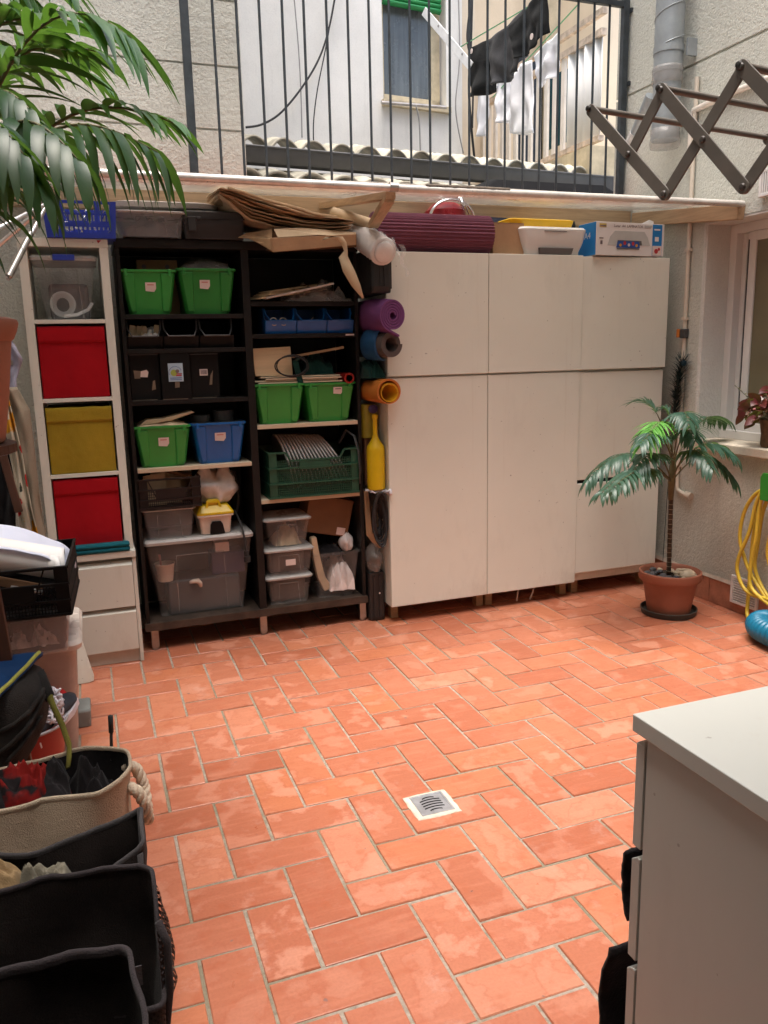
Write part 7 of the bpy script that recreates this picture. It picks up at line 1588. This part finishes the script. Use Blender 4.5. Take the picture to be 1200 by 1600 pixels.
tag(MB().ring([rr_loop(a.x, b.x, 4.93, 5.4, b.z - .25, .05), rr_loop(a.x - .02, b.x + .04, 4.90, 5.4, a.z - .05, .05), rr_loop(a.x + .1, b.x - .05, 4.95, 5.4, a.z + .02, .05)]).build('black_tarpaulin', 'tarp_black', bevel=.01), 'black tarpaulin bundle under the gutter behind the right hand bars', 'tarpaulin')
tag(MB().ring([[Vector((.5, 5.0, -.05)), Vector((3.9, 5.0, -.05)), Vector((3.9, 6.6, -.05)), Vector((.5, 6.6, -.05))], [Vector((.5, 5.0, 2.48)), Vector((3.9, 5.0, 2.48)), Vector((3.9, 6.6, 2.48)), Vector((.5, 6.6, 2.48))]]).build('garden_shed', 'concrete'), 'low concrete outbuilding carrying the tiled roofs behind the back wall', 'building')

# cables on the white house
def cable(name, lab, pts, r, mat='cable'):
    P = [Vector(p) for p in pts]; out = []
    for i in range(len(P) - 1):
        p0, p1, p2, p3 = P[max(i - 1, 0)], P[i], P[i + 1], P[min(i + 2, len(P) - 1)]
        for k in range(8):
            t = k / 8; out.append(.5 * ((2 * p1) + (p2 - p0) * t + (2 * p0 - 5 * p1 + 4 * p2 - p3) * t * t + (3 * p1 - p0 - 3 * p2 + p3) * t ** 3))
    tag(MB().tube(out + [P[-1]], r, 6).build(name, mat, smooth=True), lab, 'cable')
W_ = lambda px, py, o=.06: fa(px, py, YW - o)
cable('sagging_cable', 'black cable sagging across the white house wall from lower left to upper right', [W_(384, 199), W_(410, 194), W_(440, 175), W_(475, 132), W_(500, 88), W_(515, 40), W_(526, -20)], .009)
cable('thin_cable', 'thin dark cable dropping down the white house wall from the sagging one', [W_(518, 25), W_(508, 80), W_(496, 140), W_(490, 190), W_(490, 225)], .005)
cable('pale_cable', 'thin grey cable running down the white house wall at the left', [W_(458, -20), W_(466, 70), W_(470, 140), W_(472, 215)], .005, 'cable_grey')
cable('pale_cable', 'thin grey cable hanging below the house window', [W_(650, 165, .12), W_(655, 190, .12), W_(657, 240, .12)], .007, 'cable_grey')
cable('grey_cable', 'thin grey cable between the window and the black cables', [W_(716, -20), W_(718, 90), W_(712, 170), W_(724, 240)], .006, 'cable_grey')
cable('black_cable', 'thick black cable hanging down beside the laundry, the straight one', [W_(738, -20), W_(736, 60), W_(733, 150), W_(742, 255)], .012)
cable('black_cable', 'thick black cable hanging down beside the laundry, looping out to the left', [W_(740, -20, .1), W_(731, 40, .1), W_(731, 70, .1), W_(739, 110, .1), W_(738, 200, .1)], .009)

# laundry on lines that run out from the house
LX = fa(728, 85, 6.75, 0).x
la = thing('line_bracket', 'white perforated metal arm slanting out from the house window to hold the washing lines', 'bracket', (LX, 6.7, 4))
p, q = fa(662, 17, 6.85), fa(736, 104, 6.55, 0)
MB().beam(p, q, .008, .07, (0, 0, 1)).build('arm', 'arm_white', la, bevel=.002)
for t in (.1, .3, .55, .8): MB().disc(p.lerp(q, t) + Vector((0, -.02, 0)), .010, 10, th=.004).build('hole', 'cable_grey', la)
def lp_(px, py, X): return at(px, py, X=X)
def garment(name, lab, mat, outline, X, seed, cat='laundry', logo=None):
    """outline: photograph points on the hanging plane; given depth by folds"""
    P = [lp_(x, y, X) for x, y in outline]; n = len(P) // 2; tops = P[:n]; bots = P[n:][::-1]
    def fn(u, v):
        i = min(int(u * (n - 1)), n - 2); t = u * (n - 1) - i; a_ = tops[i].lerp(tops[i + 1], t); b_ = bots[i].lerp(bots[i + 1], t); p_ = a_.lerp(b_, v)
        p_.x += (.03 * math.sin(u * 9 + seed) + .05 * nz(u * 4, v * 3, seed)) * (.25 + .75 * v); return p_
    g_ = tag(MB().grid(26, 22, fn).build(name, mat, smooth=True, solid=.006), lab, cat, None)
    if logo:
        for lx, ly in logo: MB().disc(lp_(lx, ly, X - .06), .02, 10, 'X', .004).build('white_logo', 'label_paper', g_)
    return g_
garment('black_shirt', 'black shirt with a small white logo hanging upside down, lowest left on the line', 'black_jersey', [(733, 75), (765, 62), (790, 45), (777, 142), (752, 150), (729, 151)], LX, 1, logo=[(737, 80)])
garment('black_trousers', 'dark grey trousers hanging beside the black shirt', 'charcoal_cloth', [(762, 64), (790, 42), (818, 15), (812, 112), (794, 126), (768, 134)], LX - .05, 3)
garment('black_blouse', 'black top with a white mark at its hem, upper right on the line', 'black_jersey', [(795, 42), (825, 10), (852, -20), (854, 50), (836, 74), (808, 92)], LX - .12, 5, logo=[(831, 57)])
garment('white_shirt', 'white shirt hanging highest at the right end of the lower line', 'white_cloth', [(834, 88), (856, 66), (874, 48), (875, 115), (856, 125), (840, 140)], LX + .35, 7)
garment('white_towel', 'long white cloth hanging in the middle of the lower line', 'white_cloth', [(798, 130), (812, 100), (832, 94), (838, 208), (818, 211), (796, 208)], LX + .3, 9)
garment('white_vest', 'narrow white garment between the black shirt and the long white cloth', 'white_cloth', [(776, 130), (786, 120), (796, 118), (796, 190), (788, 192), (780, 192)], LX + .32, 11)
garment('white_sleeve', 'white sleeve hanging alone below the black shirt', 'white_cloth', [(746, 145), (755, 142), (764, 143), (758, 212), (750, 214), (744, 212)], LX + .34, 13)
garment('white_cuff', 'small white garment tucked beside the black trousers', 'white_cloth', [(765, 100), (772, 112), (782, 126), (780, 140), (772, 142), (766, 136)], LX + .33, 15)
for (p_, q_, X, lb) in (((715, 76), (860, -10), LX - .02, 'thin green washing line above the black laundry'), ((770, 152), (905, 5), LX + .33, 'thin green washing line above the white laundry')):
    tag(MB().tube([lp_(*p_, X), lp_(*q_, X)], .005, 5).build('washing_line', 'line_green'), lb, 'line')

# ---------------------------------------------------------------- camera and light
cam = bpy.data.cameras.new('camera'); co = bpy.data.objects.new('camera', cam); C.objects.link(co)
co.matrix_world = Matrix(((RIGHT.x, UP.x, -FWD.x, EYE.x), (RIGHT.y, UP.y, -FWD.y, EYE.y), (RIGHT.z, UP.z, -FWD.z, EYE.z), (0, 0, 0, 1)))
cam.sensor_fit = 'VERTICAL'; cam.sensor_height = 32; cam.sensor_width = 24; cam.lens = 32 * FPX / 1600; cam.clip_end = 300; cam.clip_start = .02
bpy.context.scene.camera = co
SUN_EL, SUN_AZ = 82, 215
w = bpy.data.worlds.new('World'); bpy.context.scene.world = w; w.use_nodes = True
sk_ = w.node_tree.nodes.new('ShaderNodeTexSky'); sk_.sky_type = 'NISHITA'; sk_.sun_disc = False
sk_.sun_elevation = math.radians(SUN_EL); sk_.sun_rotation = math.radians(SUN_AZ); sk_.air_density = 1.0; sk_.dust_density = 5.0; sk_.ozone_density = .0
bgn = w.node_tree.nodes['Background']; w.node_tree.links.new(sk_.outputs[0], bgn.inputs['Color']); bgn.inputs['Strength'].default_value = .15
su_ = bpy.data.lights.new('sun', 'SUN'); su_.energy = 1.5; su_.angle = math.radians(40); su_.color = (1, .98, .93)
so = bpy.data.objects.new('sun', su_); C.objects.link(so)
az = math.radians(SUN_AZ); el = math.radians(SUN_EL)
dirv = Vector((math.sin(az) * math.cos(el), math.cos(az) * math.cos(el), math.sin(el)))
so.rotation_euler = dirv.to_track_quat('Z', 'Y').to_euler(); so.location = (0, 0, 12)
sc_ = bpy.context.scene
sc_.view_settings.view_transform = 'Standard'; sc_.view_settings.look = 'None'; sc_.view_settings.exposure = 1.5; sc_.view_settings.gamma = 1
sc_.cycles.max_bounces = 9; sc_.cycles.transparent_max_bounces = 12; sc_.cycles.diffuse_bounces = 5
